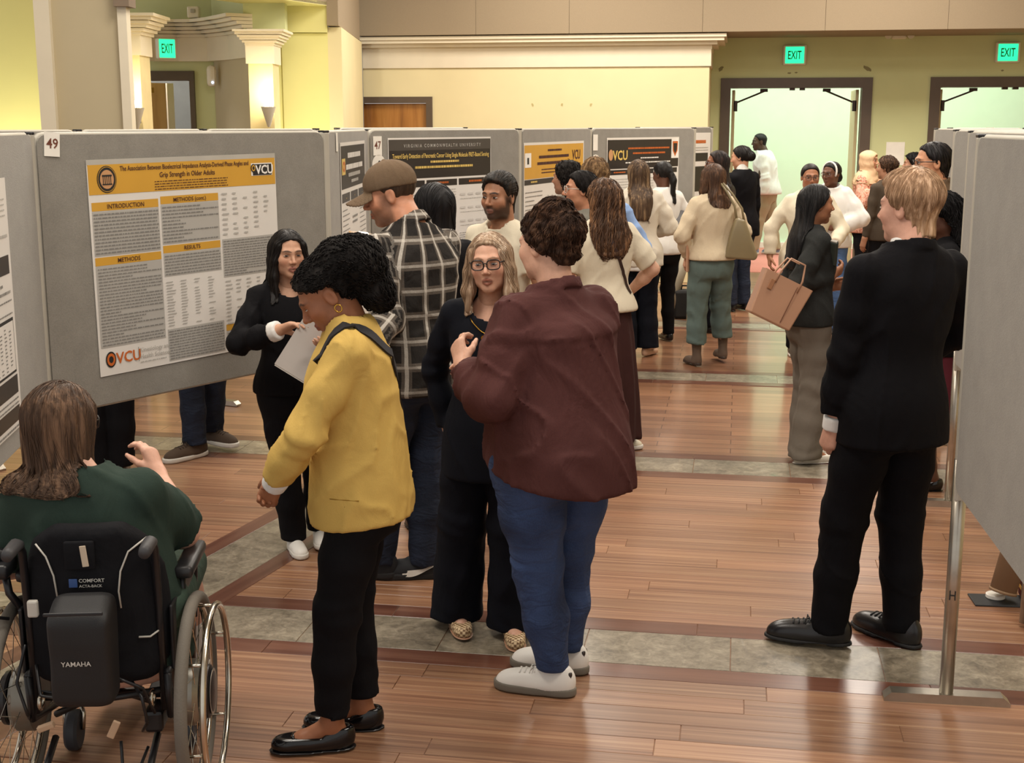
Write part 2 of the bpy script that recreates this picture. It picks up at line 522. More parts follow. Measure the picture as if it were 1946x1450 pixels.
# ---------------------------------------------------------------- left side: columns, alcove, pilasters
def P(px, d): 
    q = at_depth(px, 236, d); return Vector((q[0], q[1], 0))
def Z(px, py, d): return float(at_depth(px, py, d)[2])
def wall_strip(m, p0, p1, z0, z1, th=.15):
    p0 = Vector(p0); p1 = Vector(p1); t = (p1 - p0).normalized(); n = Vector((-t.y, t.x, 0))
    if n.y < 0: n = -n                      # thickness goes away from the camera
    V = [p0, p1, p1 + n * th, p0 + n * th]
    lo = [Vector((v.x, v.y, z0)) for v in V]; hi = [Vector((v.x, v.y, z1)) for v in V]
    m.add(lo + hi, [(3, 2, 1, 0), (4, 5, 6, 7), (0, 1, 5, 4), (1, 2, 6, 5), (2, 3, 7, 6), (3, 0, 4, 7)])
    return m
ZT = 5.0
wall_left = empty('wall_left'); tag(wall_left, kind='structure')
wall_strip(MB(), P(-420, 10.6), P(92, 10.6), 0, ZT).build('lime_wall', M_lime, wall_left)
# near column
column = empty('wall_column'); tag(column, kind='structure')
wall_strip(MB(), P(98, 9.85), P(243, 9.85), 0, ZT, .14).build('column_face', M_beige, column)
wall_strip(MB(), P(78, 9.8), P(107, 9.8), 0, ZT, .18).build('edge_casing', M_white, column)
wall_strip(MB(), P(234, 9.8), P(251, 9.8), 0, Z(240, 13, 9.8), .10).build('edge_casing', M_white, column)
wall_strip(MB(), P(228, 9.75), P(257, 9.75), Z(240, 12, 9.75), ZT, .18).build('column_head', plain('taupe_paint', '#7d6c5a', .8), column)
# alcove back wall with a door opening
da = 15.0
zt_a = Z(320, 140, da)
w = MB()
wall_strip(w, P(372, da), P(413, da), 0, ZT); wall_strip(w, P(180, da), P(274, da), 0, ZT)
wall_strip(w, P(274, da), P(372, da), zt_a, ZT)
wall_strip(w, P(470, 14.0), P(548, 14.0), Z(500, 58, 14.0), ZT)
w.build('green_alcove_wall', M_green, wall_left)
wall_strip(MB(), P(411, 14.98), P(478, 14.1), 0, Z(440, 100, 14.5), .15).build('beige_alcove_wall', M_beige, wall_left)
wall_strip(MB(), P(411, 14.98), P(470, 14.1), Z(440, 50, 14.5), ZT, .15).build('green_alcove_corner', M_green, wall_left)
# frieze and crown that bends round the alcove
fr = MB(); cr = MB()
za, zb, zc = Z(340, 117, da), Z(340, 72, da), Z(340, 40, da)
pts = [P(258, 14.6), P(300, 14.85), P(345, 14.95), P(400, 14.9), P(440, 14.55), P(480, 14.0)]
for a, b in zip(pts[:-1], pts[1:]):
    wall_strip(fr, a, b, za, zb, .12)
    nst = 5
    for i in range(nst):
        t = (b - a).normalized(); n = Vector((-t.y, t.x, 0)); n = -n if n.y > 0 else n
        wall_strip(cr, a + n * (.03 + .055 * i) - t * .02, b + n * (.03 + .055 * i) + t * .02, zb + (zc - zb) * i / nst, zb + (zc - zb) * (i + 1) / nst - .004, .2 + .055 * i)
fr.build('frieze', M_white, wall_left); tag(cr.build('trim_2', M_white), kind='structure')
def pilaster(name, p0, p1, d, zshaft, zfr, zcr, flare, wmat):
    e = empty(name); tag(e, kind='structure')
    a, b = P(p0, d), P(p1, d)
    wall_strip(MB(), a, b, 0, zshaft, .35).build('shaft', wmat, e)
    t = (b - a).normalized(); n = Vector((-t.y, t.x, 0)); n = -n if n.y > 0 else n
    wall_strip(MB(), a - t * .02 + n * .02, b + t * .02 + n * .02, zshaft, zfr, .4).build('frieze_block', M_white, e)
    m = MB(); k = 6
    for i in range(k):
        q = flare * ((i + 1) / k) ** .9
        wall_strip(m, a - t * q * .8 + n * q, b + t * q + n * q, zfr + (zcr - zfr) * i / k, zfr + (zcr - zfr) * (i + 1) / k - (.006 if i % 2 else 0), .4 + q)
    m.build('capital', M_white, e)
    return a, b
M_pil = plain('pale_pilaster_paint', '#d9c898', .7)
pA = pilaster('wall_pilaster_1', 240, 272, 12.6, Z(262, 105, 12.6), Z(262, 66, 12.6), Z(262, 26, 12.6), .20, M_pil)
pB = pilaster('wall_pilaster_2', 476, 522, 13.6, Z(500, 121, 13.6), Z(500, 86, 13.6), Z(500, 56, 13.6), .15, M_pil)
# lime wall right of the alcove, beam seam, corner
m = MB(); wall_strip(m, P(520, 14.3), P(545, 14.4), 0, Z(560, 62, 14.3), .15); wall_strip(m, P(540, 14.35), P(627, 14.4), 0, Z(560, 62, 14.3), .15)
m.build('lime_wall', M_lime, wall_left)
wall_strip(MB(), P(545, 14.3), P(627, 14.35), Z(560, 61, 14.3), 3.3, .3).build('lime_beam', M_lime, wall_left)
wall_strip(MB(), P(626, 14.4), P(668, 17.0), 0, Z(650, 66, 15.6), .15).build('corner_return', M_cream, wall_left)
# upper soffit running over the left side
m = MB()
wall_strip(m, P(380, 12.4), P(627, 14.3), 3.225, ZT, .12); wall_strip(m, P(626, 14.3), P(669, 16.8), Z(650, 64, 15.6), ZT, .12)
m.build('soffit_left', M_soffit, wall_left)
m = MB(); a, b = P(380, 12.4), P(627, 14.3)
m.add([(a.x, a.y, 3.22), (b.x, b.y, 3.22), (b.x - .5, b.y + .55, 3.22), (a.x - .5, a.y + .55, 3.22), (a.x, a.y, 3.26), (b.x, b.y, 3.26), (b.x - .5, b.y + .55, 3.26), (a.x - .5, a.y + .55, 3.26)],
      [(0, 1, 2, 3), (7, 6, 5, 4), (0, 4, 5, 1), (1, 5, 6, 2), (2, 6, 7, 3), (3, 7, 4, 0)])
m.build('soffit_lit_underside', M_lime, wall_left)  # lamp glow on the soffit bottom, given as a lime colour
# alcove door, its leaf standing open
dr = empty('door_4', P(320, da)); tag(dr, kind='structure')
m = MB(); q0, q1 = P(274, da - .05), P(372, da - .05)
wall_strip(m, q0, q1, Z(320, 153, da), Z(320, 135, da), .2); wall_strip(m, P(363, da - .05), q1, 0, Z(320, 153, da), .2); wall_strip(m, P(268, da - .05), P(275, da - .05), 0, Z(320, 135, da), .2)
under(m.build('door_frame', M_frame), dr)
M_tan = wood('pale_maple', '#b98f5c', '#d0a670', '#dcb681', (4, 4, .6), .4, .1, False)
under(wall_strip(MB(), P(268, 15.35), P(318, 15.6), 0, Z(300, 155, da), .05).build('door_leaf', M_tan), dr)
under(wall_strip(MB(), P(266, 15.25), P(296, 15.40), Z(280, 176, 15.3), Z(280, 166, 15.3), .06).build('door_closer', plain('brass', '#a8843f', .3, .8)), dr)
under(wall_strip(MB(), P(321, 15.62), P(333, 15.66), 0, Z(300, 155, da), .05).build('door_edge', M_white), dr)
tag(wall_strip(MB(), P(-500, 17.2), P(690, 17.4), 0, ZT).build('wall_beyond_alcove', plain('blue_grey_paint', '#8f9296', .8)), kind='structure')

# unseen fill lamp added beyond the alcove door to brighten its leaf
l = bpy.data.lights.new('alcove_fill_lamp', 'POINT'); l.energy = 60; l.color = (1, .93, .8); l.shadow_soft_size = .2
lo = bpy.data.objects.new('alcove_fill_lamp', l); COL.objects.link(lo); q = P(300, 16.3); lo.location = (q.x - .5, q.y - .6, 2.9)
# ceiling
tag(MB().b2((-9, 0.5, 5.0), (7, 18.4, 5.1)).build('ceiling', plain('ceiling_white', '#d8d2c4', .9)), kind='structure')
tag(MB().b2((5.6, 0.5, 0), (5.75, 18.4, 5.0)).build('wall_right', M_cream), kind='structure')

# ================================================================ wall fittings
def exit_sign(name, label, c, w_, h_, ang, depth=.06, plate=.03):
    e = empty(name, c, ang); tag(e, label, 'exit sign', 'green exit signs')
    MB().box((0, -depth / 2, 0), (w_ + plate * 2, depth, h_ + plate * 1.6), bev=.015).build('housing', plain('white_sign_plastic', '#d9d0bc', .4), e)
    MB().box((0, -depth - .004, 0), (w_, .008, h_), bev=.003).build('lit_panel', glow('exit_green_glow', '#28e89a', 1.3), e)
    V, Fc = text_data('EXIT', h_ * .72, .012)
    cx = (V[:, 0].min() + V[:, 0].max()) / 2; cy = (V[:, 1].min() + V[:, 1].max()) / 2
    s_ = w_ * .72 / (V[:, 0].max() - V[:, 0].min())
    mesh_obj('lettering', [((x - cx) * s_, -depth - .0095, (y - cy)) for x, y in V], Fc, plain('exit_letter_green', '#0a6b3a', .6), e)
    return e
c = at_Y(1510, 105, YD); exit_sign('exit_sign', 'green lit exit sign above the left open double door', c, .24, .21, 0)
c = at_Y(1914, 100, YD); exit_sign('exit_sign', 'green lit exit sign above the right open double door', c, .24, .21, 0)
c = at_depth(312, 93, 14.45); exit_sign('exit_sign', 'green lit exit sign hung in the alcove behind the columns', c, .17, .19, YAW + R(32), .10, .012)
# emergency lamp over the door wall, white fire device, wall dispenser
c = at_Y(1708, 68, YD)
e = empty('emergency_light', c); tag(e, 'white twin emergency lamp under taupe soffit between double doors', 'emergency light')
MB().box((0, -.04, 0), (.19, .08, .09), bev=.02).build('housing', plain('white_sign_plastic', '#d9d0bc', .4), e)
for sx in (-1, 1): MB().lathe([(.02, 0), (.045, .05), (.045, .06)], 16, Matrix.Translation((sx * .14, -.05, .0)) @ Matrix.Rotation(R(90), 4, 'X')).build('lamp_head', plain('white_sign_plastic', '#d9d0bc', .4), e)
c = at_depth(370, 24, 14.7)
e = empty('fire_strobe', c, YAW); tag(e, 'small white strobe box high on green alcove wall', 'alarm')
MB().box((0, -.04, 0), (.13, .09, .12), bev=.015).build('housing', plain('white_sign_plastic', '#d9d0bc', .4), e)
MB().box((0, -.09, .01), (.05, .03, .04), bev=.008).build('lens', plain('clear_lens', '#a8a294', .2), e)
c = at_depth(404, 145, 14.85)
e = empty('wall_dispenser', c, YAW); tag(e, 'rounded white wall dispenser with a tiny blue light in alcove', 'dispenser')
MB().box((0, -.05, 0), (.105, .1, .235), bev=.05).build('case', plain('white_sign_plastic', '#d9d0bc', .4), e)
MB().lathe([(.012, 0), (.012, .006)], 12, Matrix.Translation((.02, -.1, -.07)) @ Matrix.Rotation(R(90), 4, 'X')).build('indicator_light', glow('blue_led', '#bcd4ff', 4.0), e)
def sconce(px, py, d, label, power):
    c = at_depth(px, py, d); e = empty('wall_sconce', c, YAW); tag(e, label, 'wall lamp', 'cone sconces on pilasters')
    M = Matrix.Translation((0, -.06, -.1))
    auto_smooth(MB().lathe([(.012, -.10), (.02, -.08), (.075, .10), (.07, .10), (.02, -.05)], 20, M).build('cone_shade', plain('white_glass_shade', '#b9b0a0', .4), e))
    MB().box((0, -.012, -.08), (.05, .03, .12)).build('wall_bracket', M_chrome, e)
    MB().lathe([(.01, .02), (.045, .06), (.05, .10), (.03, .15), (.005, .17)], 14, M).build('bulb', glow('warm_bulb', '#fff0c8', 14), e)
    l = bpy.data.lights.new('sconce_light', 'POINT'); l.energy = power; l.color = (1, .83, .5); l.shadow_soft_size = .06
    lo = bpy.data.objects.new('sconce_light', l); COL.objects.link(lo); lo.parent = e; lo.location = (0, -.10, .16)
sconce(262, 205, 12.5, 'white cone wall lamp lit on the left pilaster by the column', 7)
sconce(512, 203, 13.5, 'white cone wall lamp lit on the right pilaster beside lime wall', 9)
# hidden cove lamps that wash the lime walls
for (px, d, pw) in ((20, 10.2, 70), (585, 13.9, 30)):
    c = at_depth(px, 300, d)
    l = bpy.data.lights.new('uplight', 'SPOT'); l.energy = pw * 1.6; l.color = (1, .95, .68); l.shadow_soft_size = .15; l.spot_size = R(130); l.spot_blend = .8
    lo = bpy.data.objects.new('uplight', l); COL.objects.link(lo); lo.location = (c[0], c[1], 1.0); lo.rotation_euler = (R(180), 0, 0)
c = at_Y(1701, 292, YD)
m = MB().box((0, 0, 0), (.235, .004, .30)).build('wall_notice', plain('white_paper', '#ece8df', .7)); m.location = (c[0], YD - .003, c[2]); tag(m, 'white paper notice taped to green wall between double doors', 'notice')
# ================================================================ display boards
def felt(name, col):
    if name in _mats: return _mats[name]
    t = NT(name); v = t.coords(); c = srgb(col)
    a = t.noise(v, 9, 4, .6); b = t.noise(v, 220, 2, .6)
    f = t.math('ADD', t.math('MULTIPLY', a, .45), t.math('MULTIPLY', b, .55))
    t.set(.95, 0, .2, t.ramp(f, [(.3, tuple(x * .82 for x in c)), (.7, tuple(min(1, x * 1.15) for x in c))]), None, .25)
    t.bump(b, .35, .003)
    _mats[name] = t.m; return t.m
M_felt = felt('grey_board_felt', '#8b877f')
M_edge = plain('board_edge_trim', '#b5b0a4', .5, var=.05)
M_alu = plain('worn_aluminium', '#b3aca0', .3, .9, var=.12, scale=14)
BZ0, BZ1 = .78, 1.957
def board_frame(A, B):
    A = Vector((A[0], A[1], 0)); B = Vector((B[0], B[1], 0)); d = (B - A); L = d.length
    return A, math.atan2(d.y, d.x), L
def panel_mesh(L, th, z0, z1, r):
    pts = []
    for cx, cz, a0 in ((L - r, z0 + r, -90), (L - r, z1 - r, 0), (r, z1 - r, 90), (r, z0 + r, 180)):
        for k in range(5):
            a = R(a0 + 22.5 * k); pts.append((cx + r * math.cos(a), cz + r * math.sin(a)))
    return pts
def display_board(A, B, label, feet=(True, True), face=-1, posts=(True, True), group='grey felt display boards'):
    A, ang, L = board_frame(A, B)
    e = empty('display_board', A, ang); tag(e, label, 'display board', group)
    M = Matrix(((1, 0, 0, 0), (0, 0, 1, 0), (0, 1, 0, 0), (0, 0, 0, 1)))       # XY poly -> XZ, depth along y
    g = .028
    pts = panel_mesh(L - 2 * g, .04, BZ0, BZ1, .045)
    m = MB().prism([(x + g, z) for x, z in pts], -.021, .021, M); m.build('felt_panel', M_felt, e)
    # pale piping round the panel edge
    loop = [(x + g, 0, z) for x, z in pts]
    MB().tube(loop, .0125, 6, closed=True).build('edge_piping', M_edge, e, True)
    for k, x in enumerate((0.0, L)):
        if not posts[k]: continue
        p = MB(); p.b2((x - .024, -.020, BZ0 - .05), (x + .024, .020, BZ1 + .008), bev=.012); p.build('edge_channel', M_edge, e)
        MB().cyl((x, 0, .02), (x, 0, BZ0 + .1), .024, n=16).build('post', M_alu, e, True)
        b = MB(); b.b2((x - .022, -.021, BZ1), (x + .022, .021, BZ1 + .012), bev=.004); b.build('post_cap', M_black, e)
        if feet[k]:
            f = MB().prism([(-.215, 0), (.215, 0), (.215, .012), (.19, .034), (-.19, .034), (-.215, .012)], -.028, .028, Matrix.Translation((x, 0, 0)) @ Matrix.Rotation(R(90), 4, 'Z') @ Matrix.Rotation(R(90), 4, 'X'))
            f.build('foot', M_alu, e)
    return A, ang, L, e

V_A, V_B, V_C, V_D, V_E, V_F = (-2.885, 5.075), (-2.13, 6.67), (-2.413, 8.43), (-1.665, 10.03), (-1.32, 11.78), (-.46, 13.34)
V_G = (-.42, 15.1)
V_0 = (-2.36, 3.36)
BD = {}
BD['left'] = display_board(V_0, V_A, 'grey felt board at the left edge behind the wheelchair user', (True, False))
BD['49'] = display_board(V_A, V_B, 'grey felt board with number 49 card behind presenter in black', (True, True), posts=(True, True))
BD['side'] = display_board(V_B, V_C, 'narrow turned grey board between boards 49 and 47', (False, True), posts=(False, True))
BD['47'] = display_board(V_C, V_D, 'grey felt board with number 47 card behind the man in cap', (False, True), posts=(False, True))
BD['gold'] = display_board(V_D, V_E, 'grey board carrying a gold-headed poster behind curly dark hair', (False, True), posts=(False, True))
BD['black'] = display_board(V_E, V_F, 'grey board carrying a black-headed poster behind long-haired woman', (False, True), posts=(False, True))
# row behind, mostly hidden, only top edges show
def beyond(pts, labels):
    out = []
    for i, ((a, b), lab) in enumerate(zip(zip(pts[:-1], pts[1:]), labels)):
        out.append(display_board(a, b, lab, (i == 0, True), posts=(i == 0, True)))
    return out
def gp(px, d):
    q = at_depth(px, 236, d); return (q[0], q[1])
beyond([gp(-90, 7.6), gp(146, 8.3), gp(385, 9.4), gp(600, 10.4)],
       ['grey board top edge far left behind the left board', 'grey board top edge behind board 49, nearer the column', 'grey board top edge behind board 49, nearer the lime wall'])
beyond([gp(640, 12.2), gp(884, 14.2)], ['distant grey board showing a sliver above board 47'])
BD['far'] = beyond([gp(1212, 15.0), gp(1352, 16.4)], ['distant grey board left of the open double doors with pale poster'])[0]
# right row
VR = [(.777, 4.54), (.845, 2.76)]
BD['near'] = display_board(VR[1], VR[0], 'large bare grey felt board on metal post at the right edge', (False, True))
_A, _ang, _L, _e = BD['near']
zq = float(at_depth(1812, 1122, 4.42)[2]); V, Fc = text_data('H', .05, .0)
cam_dir = Vector((0 - .777, 0 - 4.54, 0)).normalized(); _M = Matrix.Rotation(-_ang, 4, 'Z'); cdl = (_M @ cam_dir); sdl = Vector((-cdl.y, cdl.x, 0))
mesh_obj('letter_mark', [tuple(Vector((_L, 0, zq)) + cdl * (.0252 - .0003) + sdl * float((x - .018) * .75) + Vector((0, 0, float(y)))) for x, y in V], Fc, plain('ink_black', '#262422', .6), _e)
BD['r2'] = display_board((1.20, 5.32), (1.155, 7.06), 'second grey board of the right row just behind the nearest', (False, True))
BD['r3'] = display_board((1.62, 6.75), (1.30, 8.50), 'third grey board of the right row with a card strip', (True, True))
BD['r4'] = display_board((1.86, 9.2), (1.52, 10.95), 'fourth grey board of the right row behind man in glasses', (True, True))
BD['r5'] = display_board(gp(1806, 12.6), gp(1950, 12.0), 'far grey board of the right row with tall white poster', (True, True))

# ================================================================ posters
INK = plain('ink_black', '#262422', .6); INK2 = plain('ink_grey_text', '#82807c', .7); PAPER = plain('poster_paper', '#e4e0da', .45, var=.02)
GOLD = plain('poster_gold', '#d3a03c', .45, var=.03); GREYP = plain('poster_grey_panel', '#b4b1ab', .5, var=.02); DKP = plain('poster_charcoal', '#2b2624', .4, var=.08)
MAROON_T = plain('ink_maroon', '#4a2320', .6); WHITEP = plain('poster_white_ink', '#f1eee8', .5); ORNG = plain('poster_orange_ink', '#c8682c', .5); YEL = plain('poster_yellow_ink', '#dfc06a', .5); BLU = plain('poster_blue_ink', '#4466b4', .5); LTAN = plain('ink_light_grey', '#b5b2ac', .6)
class Poster:
    """origin lower left, x right, y up (metres), printed layers a hair in front of the sheet"""
    def __init__(s, name, label, bd, s0, z0, w, h, side=-1, tilt=0.0, off=.024):
        A, ang, L, _ = bd
        s.w, s.h, s.side = w, h, side
        u = Vector((math.cos(ang), math.sin(ang), 0)); n = Vector((math.sin(ang), -math.cos(ang), 0)) * (1 if side == -1 else -1)
        base = A + u * s0 + n * off + Vector((0, 0, z0))
        s.e = empty(name, base, ang if side == -1 else ang + math.pi)
        s.e.rotation_euler = (0, tilt, s.e.rotation_euler[2])
        tag(s.e, label, 'poster', 'research posters on the boards')
        s.layers = {}
        nx = 10; V = []; Fc = []
        for j in (0, 1):
            for i in range(nx + 1):
                V.append((w * i / nx, -.0015, h * j))
        for j in (0, 1):
            for i in range(nx + 1): V.append((w * i / nx, .0, h * j))
        for i in range(nx):
            Fc.append((i, i + 1, nx + 2 + i, nx + 1 + i))
        b = 2 * (nx + 1)
        Fc += [(0, nx + 1, b + nx + 1, b), (nx, b + nx, b + 2 * nx + 1, 2 * nx + 1)]
        mesh_obj('paper_sheet', V, Fc, PAPER, s.e)
    def L(s, name, mat, lvl=1):
        fine = name in ('body_text', 'table_print', 'diagram', 'diagram_node', 'figure_sketch', 'bar_chart', 'seal', 'seal_temple', 'logo_emblem', 'seal_small', 'crest')
        k = (name, mat.name, 0 if fine else len(s.layers))
        if k not in s.layers: s.layers[k] = (MB(), mat, lvl)
        return s.layers[k][0], -.0015 - .0011 * lvl
    def rect(s, name, mat, x0, y0, x1, y1, lvl=1):
        m, y = s.L(name, mat, lvl); m.add([(x0, y, y0), (x1, y, y0), (x1, y, y1), (x0, y, y1)], [(0, 1, 2, 3)])
    def text(s, name, mat, txt, x, y, size, align='C', lvl=3, bold=.01, maxw=None):
        V, Fc = text_data(txt, size, bold); 
        if not len(V): return
        x0, x1 = V[:, 0].min(), V[:, 0].max(); k = 1.0
        if maxw and (x1 - x0) > maxw: k = maxw / (x1 - x0)
        ox = {'C': -(x0 + x1) / 2, 'L': -x0, 'R': -x1}[align]
        m, yy = s.L(name, mat, lvl); m.add([(x + (a + ox) * k, yy, y + b_) for a, b_ in V], Fc)
    def lines(s, x0, y0, x1, y1, n, mat=None, fill=.9, th=.42, seed=0, lvl=3, name='body_text'):
        """rows of fine print too small to read, as word-length dashes"""
        n = n if n == 1 else int(n * 1.4); th *= .9
        r_ = random.Random(seed); mat = mat or INK2; m, yy = s.L(name, mat, lvl)
        lh = (y1 - y0) / n
        for i in range(n):
            y = y1 - lh * (i + .75); x = x0
            xe = x1 if r_.random() < fill else x0 + (x1 - x0) * (.3 + .5 * r_.random())
            while x < xe - .004:
                wl = min(xe - x, .006 + .022 * r_.random())
                m.add([(x, yy, y), (x + wl, yy, y), (x + wl, yy, y + lh * th), (x, yy, y + lh * th)], [(0, 1, 2, 3)]); x += wl + .0045
    def table(s, x0, y0, x1, y1, rows, cols, seed=0, mat=None):
        r_ = random.Random(seed); m, yy = s.L('table_print', mat or LTAN, 3); lh = (y1 - y0) / rows; cw = (x1 - x0) / cols
        for i in range(rows):
            for j in range(cols):
                if j == 0 or r_.random() < .85:
                    wl = cw * (.45 if j else .6) * (.6 + .5 * r_.random()); x = x0 + j * cw; y = y1 - lh * (i + .7)
                    m.add([(x, yy, y), (x + wl, yy, y), (x + wl, yy, y + lh * .35), (x, yy, y + lh * .35)], [(0, 1, 2, 3)])
    def ring(s, name, mat, cx, cy, ra, rb, ri=0.0, lvl=2, n=28):
        m, yy = s.L(name, mat, lvl); V = []
        for k in range(n):
            a = 2 * math.pi * k / n; V.append((cx + ra * math.cos(a), yy, cy + rb * math.sin(a)))
        if ri <= 0: m.add(V, [tuple(range(n))])
        else:
            V2 = [(cx + (v[0] - cx) * ri, yy, cy + (v[2] - cy) * ri) for v in V]
            m.add(V + V2, [(k, (k + 1) % n, n + (k + 1) % n, n + k) for k in range(n)])
    def seal(s, cx, cy, r, dark=None, light=None, lvl=2):
        dark = dark or INK; light = light or GOLD; rb = r * 1.12
        s.ring('seal', dark, cx, cy, r, rb, 0, lvl); s.ring('seal', light, cx, cy, r * .93, rb * .93, .96, lvl + 1)
        s.ring('seal', PINKISH, cx, cy, r * .70, rb * .70, 0, lvl + 1)
        w = r * .5
        s.rect('seal_temple', dark, cx - w, cy + .24 * r, cx + w, cy + .38 * r, lvl + 2); s.rect('seal_temple', dark, cx - w, cy - .46 * r, cx + w, cy - .36 * r, lvl + 2)
        for k in range(5): s.rect('seal_temple', dark, cx - w * .85 + k * w * .38, cy - .4 * r, cx - w * .85 + k * w * .38 + w * .14, cy + .26 * r, lvl + 2)
    def done(s):
        for (nm, _, _), (m, mat, lvl) in s.layers.items():
            o = m.build(nm, mat, s.e)
            if nm in ('body_text', 'table_print', 'diagram', 'diagram_node', 'figure_sketch', 'bar_chart'): o['kind'] = 'stuff'
PINKISH = plain('seal_tan', '#c9976a', .5)

# --- poster 49
p = Poster('research_poster', 'large gold-headed research poster on board 49 beside the presenter', BD['49'], .27, .905, 1.12, .945, tilt=R(-.5))
W_, H_ = 1.12, .945
p.rect('hanging_strip', plain('clear_strip', '#b9b5ac', .3), 0, H_ - .022, W_, H_, 1)
p.rect('header_band', GOLD, 0.004, H_ - .150, W_ - .004, H_ - .022)
p.seal(.100, H_ - .086, .052)
p.text('title_text', MAROON_T, 'The Association Between Bioelectrical Impedance Analysis-Derived Phase Angles and', .555, H_ - .052, .030, bold=.014, maxw=.765)
p.text('title_text', MAROON_T, 'Grip Strength in Older Adults', .555, H_ - .088, .032, bold=.014, maxw=.33)
p.lines(.36, H_ - .146, .80, H_ - .100, 3, MAROON_T, .99, .35, 4)
# VCU logo with a small seal
p.rect('logo_plate', WHITEP, .955, H_ - .105, 1.095, H_ - .045, 2)
p.rect('logo_shadow', INK, .965, H_ - .103, 1.090, H_ - .050, 3)
p.text('logo_text', WHITEP, 'VCU', 1.040, H_ - .096, .058, lvl=4, bold=.03)
p.ring('logo_emblem', INK, .968, H_ - .068, .016, .02, 0, 4); p.ring('logo_emblem', GOLD, .968, H_ - .068, .012, .015, .6, 5)
cols = [(.012, .375), (.388, .735), (.748, 1.108)]
p.rect('section_bar', GOLD, cols[0][0], .725, cols[0][1], .762); p.text('section_text', MAROON_T, 'INTRODUCTION', .193, .733, .028, maxw=.2)
p.rect('grey_panel', GREYP, cols[0][0], .530, cols[0][1], .722); p.lines(.018, .535, .37, .718, 9, None, .98, .45, 1)
p.rect('section_bar', GOLD, cols[0][0], .488, cols[0][1], .524); p.text('section_text', MAROON_T, 'METHODS', .193, .496, .027)
p.rect('grey_panel', GREYP, cols[0][0], .125, cols[0][1], .486); p.lines(.022, .130, .368, .480, 18, None, .55, .40, 2)
p.ring('seal_small', INK, .060, .070, .028, .036, 0, 2); p.ring('seal_small', ORNG, .060, .070, .022, .028, .55, 3)
p.text('logo_text', ORNG, 'VCU', .155, .048, .068, lvl=3, bold=.02)
p.rect('logo_rule', INK2, .212, .040, .215, .105, 3)
p.text('logo_caption', LTAN, 'Kinesiology and', .222, .080, .028, 'L'); p.text('logo_caption', LTAN, 'Health Sciences', .222, .050, .028, 'L'); p.lines(.222, .028, .37, .042, 1, LTAN, 1, .4, 3)
p.rect('section_bar', GOLD, cols[1][0], .735, cols[1][1], .770); p.text('section_text', MAROON_T, 'METHODS (cont.)', .56, .743, .026, maxw=.2)
p.rect('grey_panel', GREYP, cols[1][0], .552, cols[1][1], .732); p.lines(.394, .556, .73, .728, 8, None, .5, .40, 5)
p.rect('section_bar', GOLD, cols[1][0], .512, cols[1][1], .546); p.text('section_text', MAROON_T, 'RESULTS', .56, .520, .026)
p.rect('grey_panel', GREYP, cols[1][0], .405, cols[1][1], .509); p.lines(.394, .408, .73, .505, 5, None, .98, .42, 6)
p.table(.394, .17, .73, .385, 16, 4, 7)
p.rect('grey_panel', GREYP, cols[1][0], .012, cols[1][1], .160); p.lines(.394, .016, .73, .156, 8, None, .9, .42, 8)
p.table(.756, .56, 1.10, .775, 9, 5, 9)
p.rect('grey_panel', GREYP, cols[2][0], .365, cols[2][1], .548); p.lines(.754, .37, 1.10, .544, 10, None, .93, .42, 10)
p.table(.756, .13, 1.10, .355, 12, 5, 11)
p.rect('section_bar', GOLD, cols[2][0], .105, cols[2][1], .135); p.text('section_text', MAROON_T, 'DISCUSSION', .92, .112, .024)
p.rect('grey_panel', GREYP, cols[2][0], .012, cols[2][1], .102); p.lines(.754, .016, 1.10, .098, 6, None, .95, .42, 12)
p.done()
def number_card(bd, s, z, txt, label, w=.075, h=.10, tilt=0.0, side=-1):
    A, ang, L, _ = bd
    u = Vector((math.cos(ang), math.sin(ang), 0)); n = Vector((math.sin(ang), -math.cos(ang), 0)) * (1 if side == -1 else -1)
    e = empty('number_card', A + u * s + n * .024 + Vector((0, 0, z)), ang if side == -1 else ang + math.pi); tag(e, label, 'number card', 'board number cards')
    e.rotation_euler = (0, tilt, e.rotation_euler[2])
    MB().box((0, -.001, 0), (w, .002, h)).build('card', plain('white_paper', '#ece8df', .7), e)
    if txt:
        V, Fc = text_data(txt, h * .58, .012); cx = (V[:, 0].min() + V[:, 0].max()) / 2
        k = min(1.0, w * .75 / (V[:, 0].max() - V[:, 0].min()))
        mesh_obj('number', [((x - cx) * k, -.0032, y - h * .16) for x, y in V], Fc, plain('red_brown_ink', '#6d3a2a', .6), e)
    return e
number_card(BD['49'], .098, 1.918, '49', 'white card reading 49 pinned on grey board', tilt=R(4))

# --- left edge poster
p = Poster('research_poster', 'white poster with charcoal bars cut by the left photo edge', BD['left'], .25, .86, 1.02, .945, tilt=0)
p.lines(.1, .80, .97, .88, 3, LTAN, .9, .3, 21); p.lines(.5, .72, .98, .77, 2, LTAN, .6, .5, 22)
for (y0, y1) in ((.555, .625), (.155, .215), (.035, .10)):
    pass
p.rect('charcoal_bar', DKP, .40, .590, .985, .660); p.lines(.5, .51, .97, .57, 2, None, .8, .4, 23); p.lines(.52, .435, .98, .50, 3, None, .8, .4, 24)
p.rect('figure_frame', INK, .62, .215, .985, .425, 1); p.rect('figure_panel', PAPER, .632, .225, .975, .413, 2); p.table(.70, .23, .97, .40, 12, 4, 25, INK2)
p.rect('charcoal_bar', DKP, .42, .135, .99, .205); 
p.lines(.45, .092, .98, .128, 2, None, .9, .4, 26)
p.rect('charcoal_bar', DKP, .42, .03, .99, .088)
p.lines(.45, .004, .98, .026, 1, None, .9, .4, 27)
p.done()

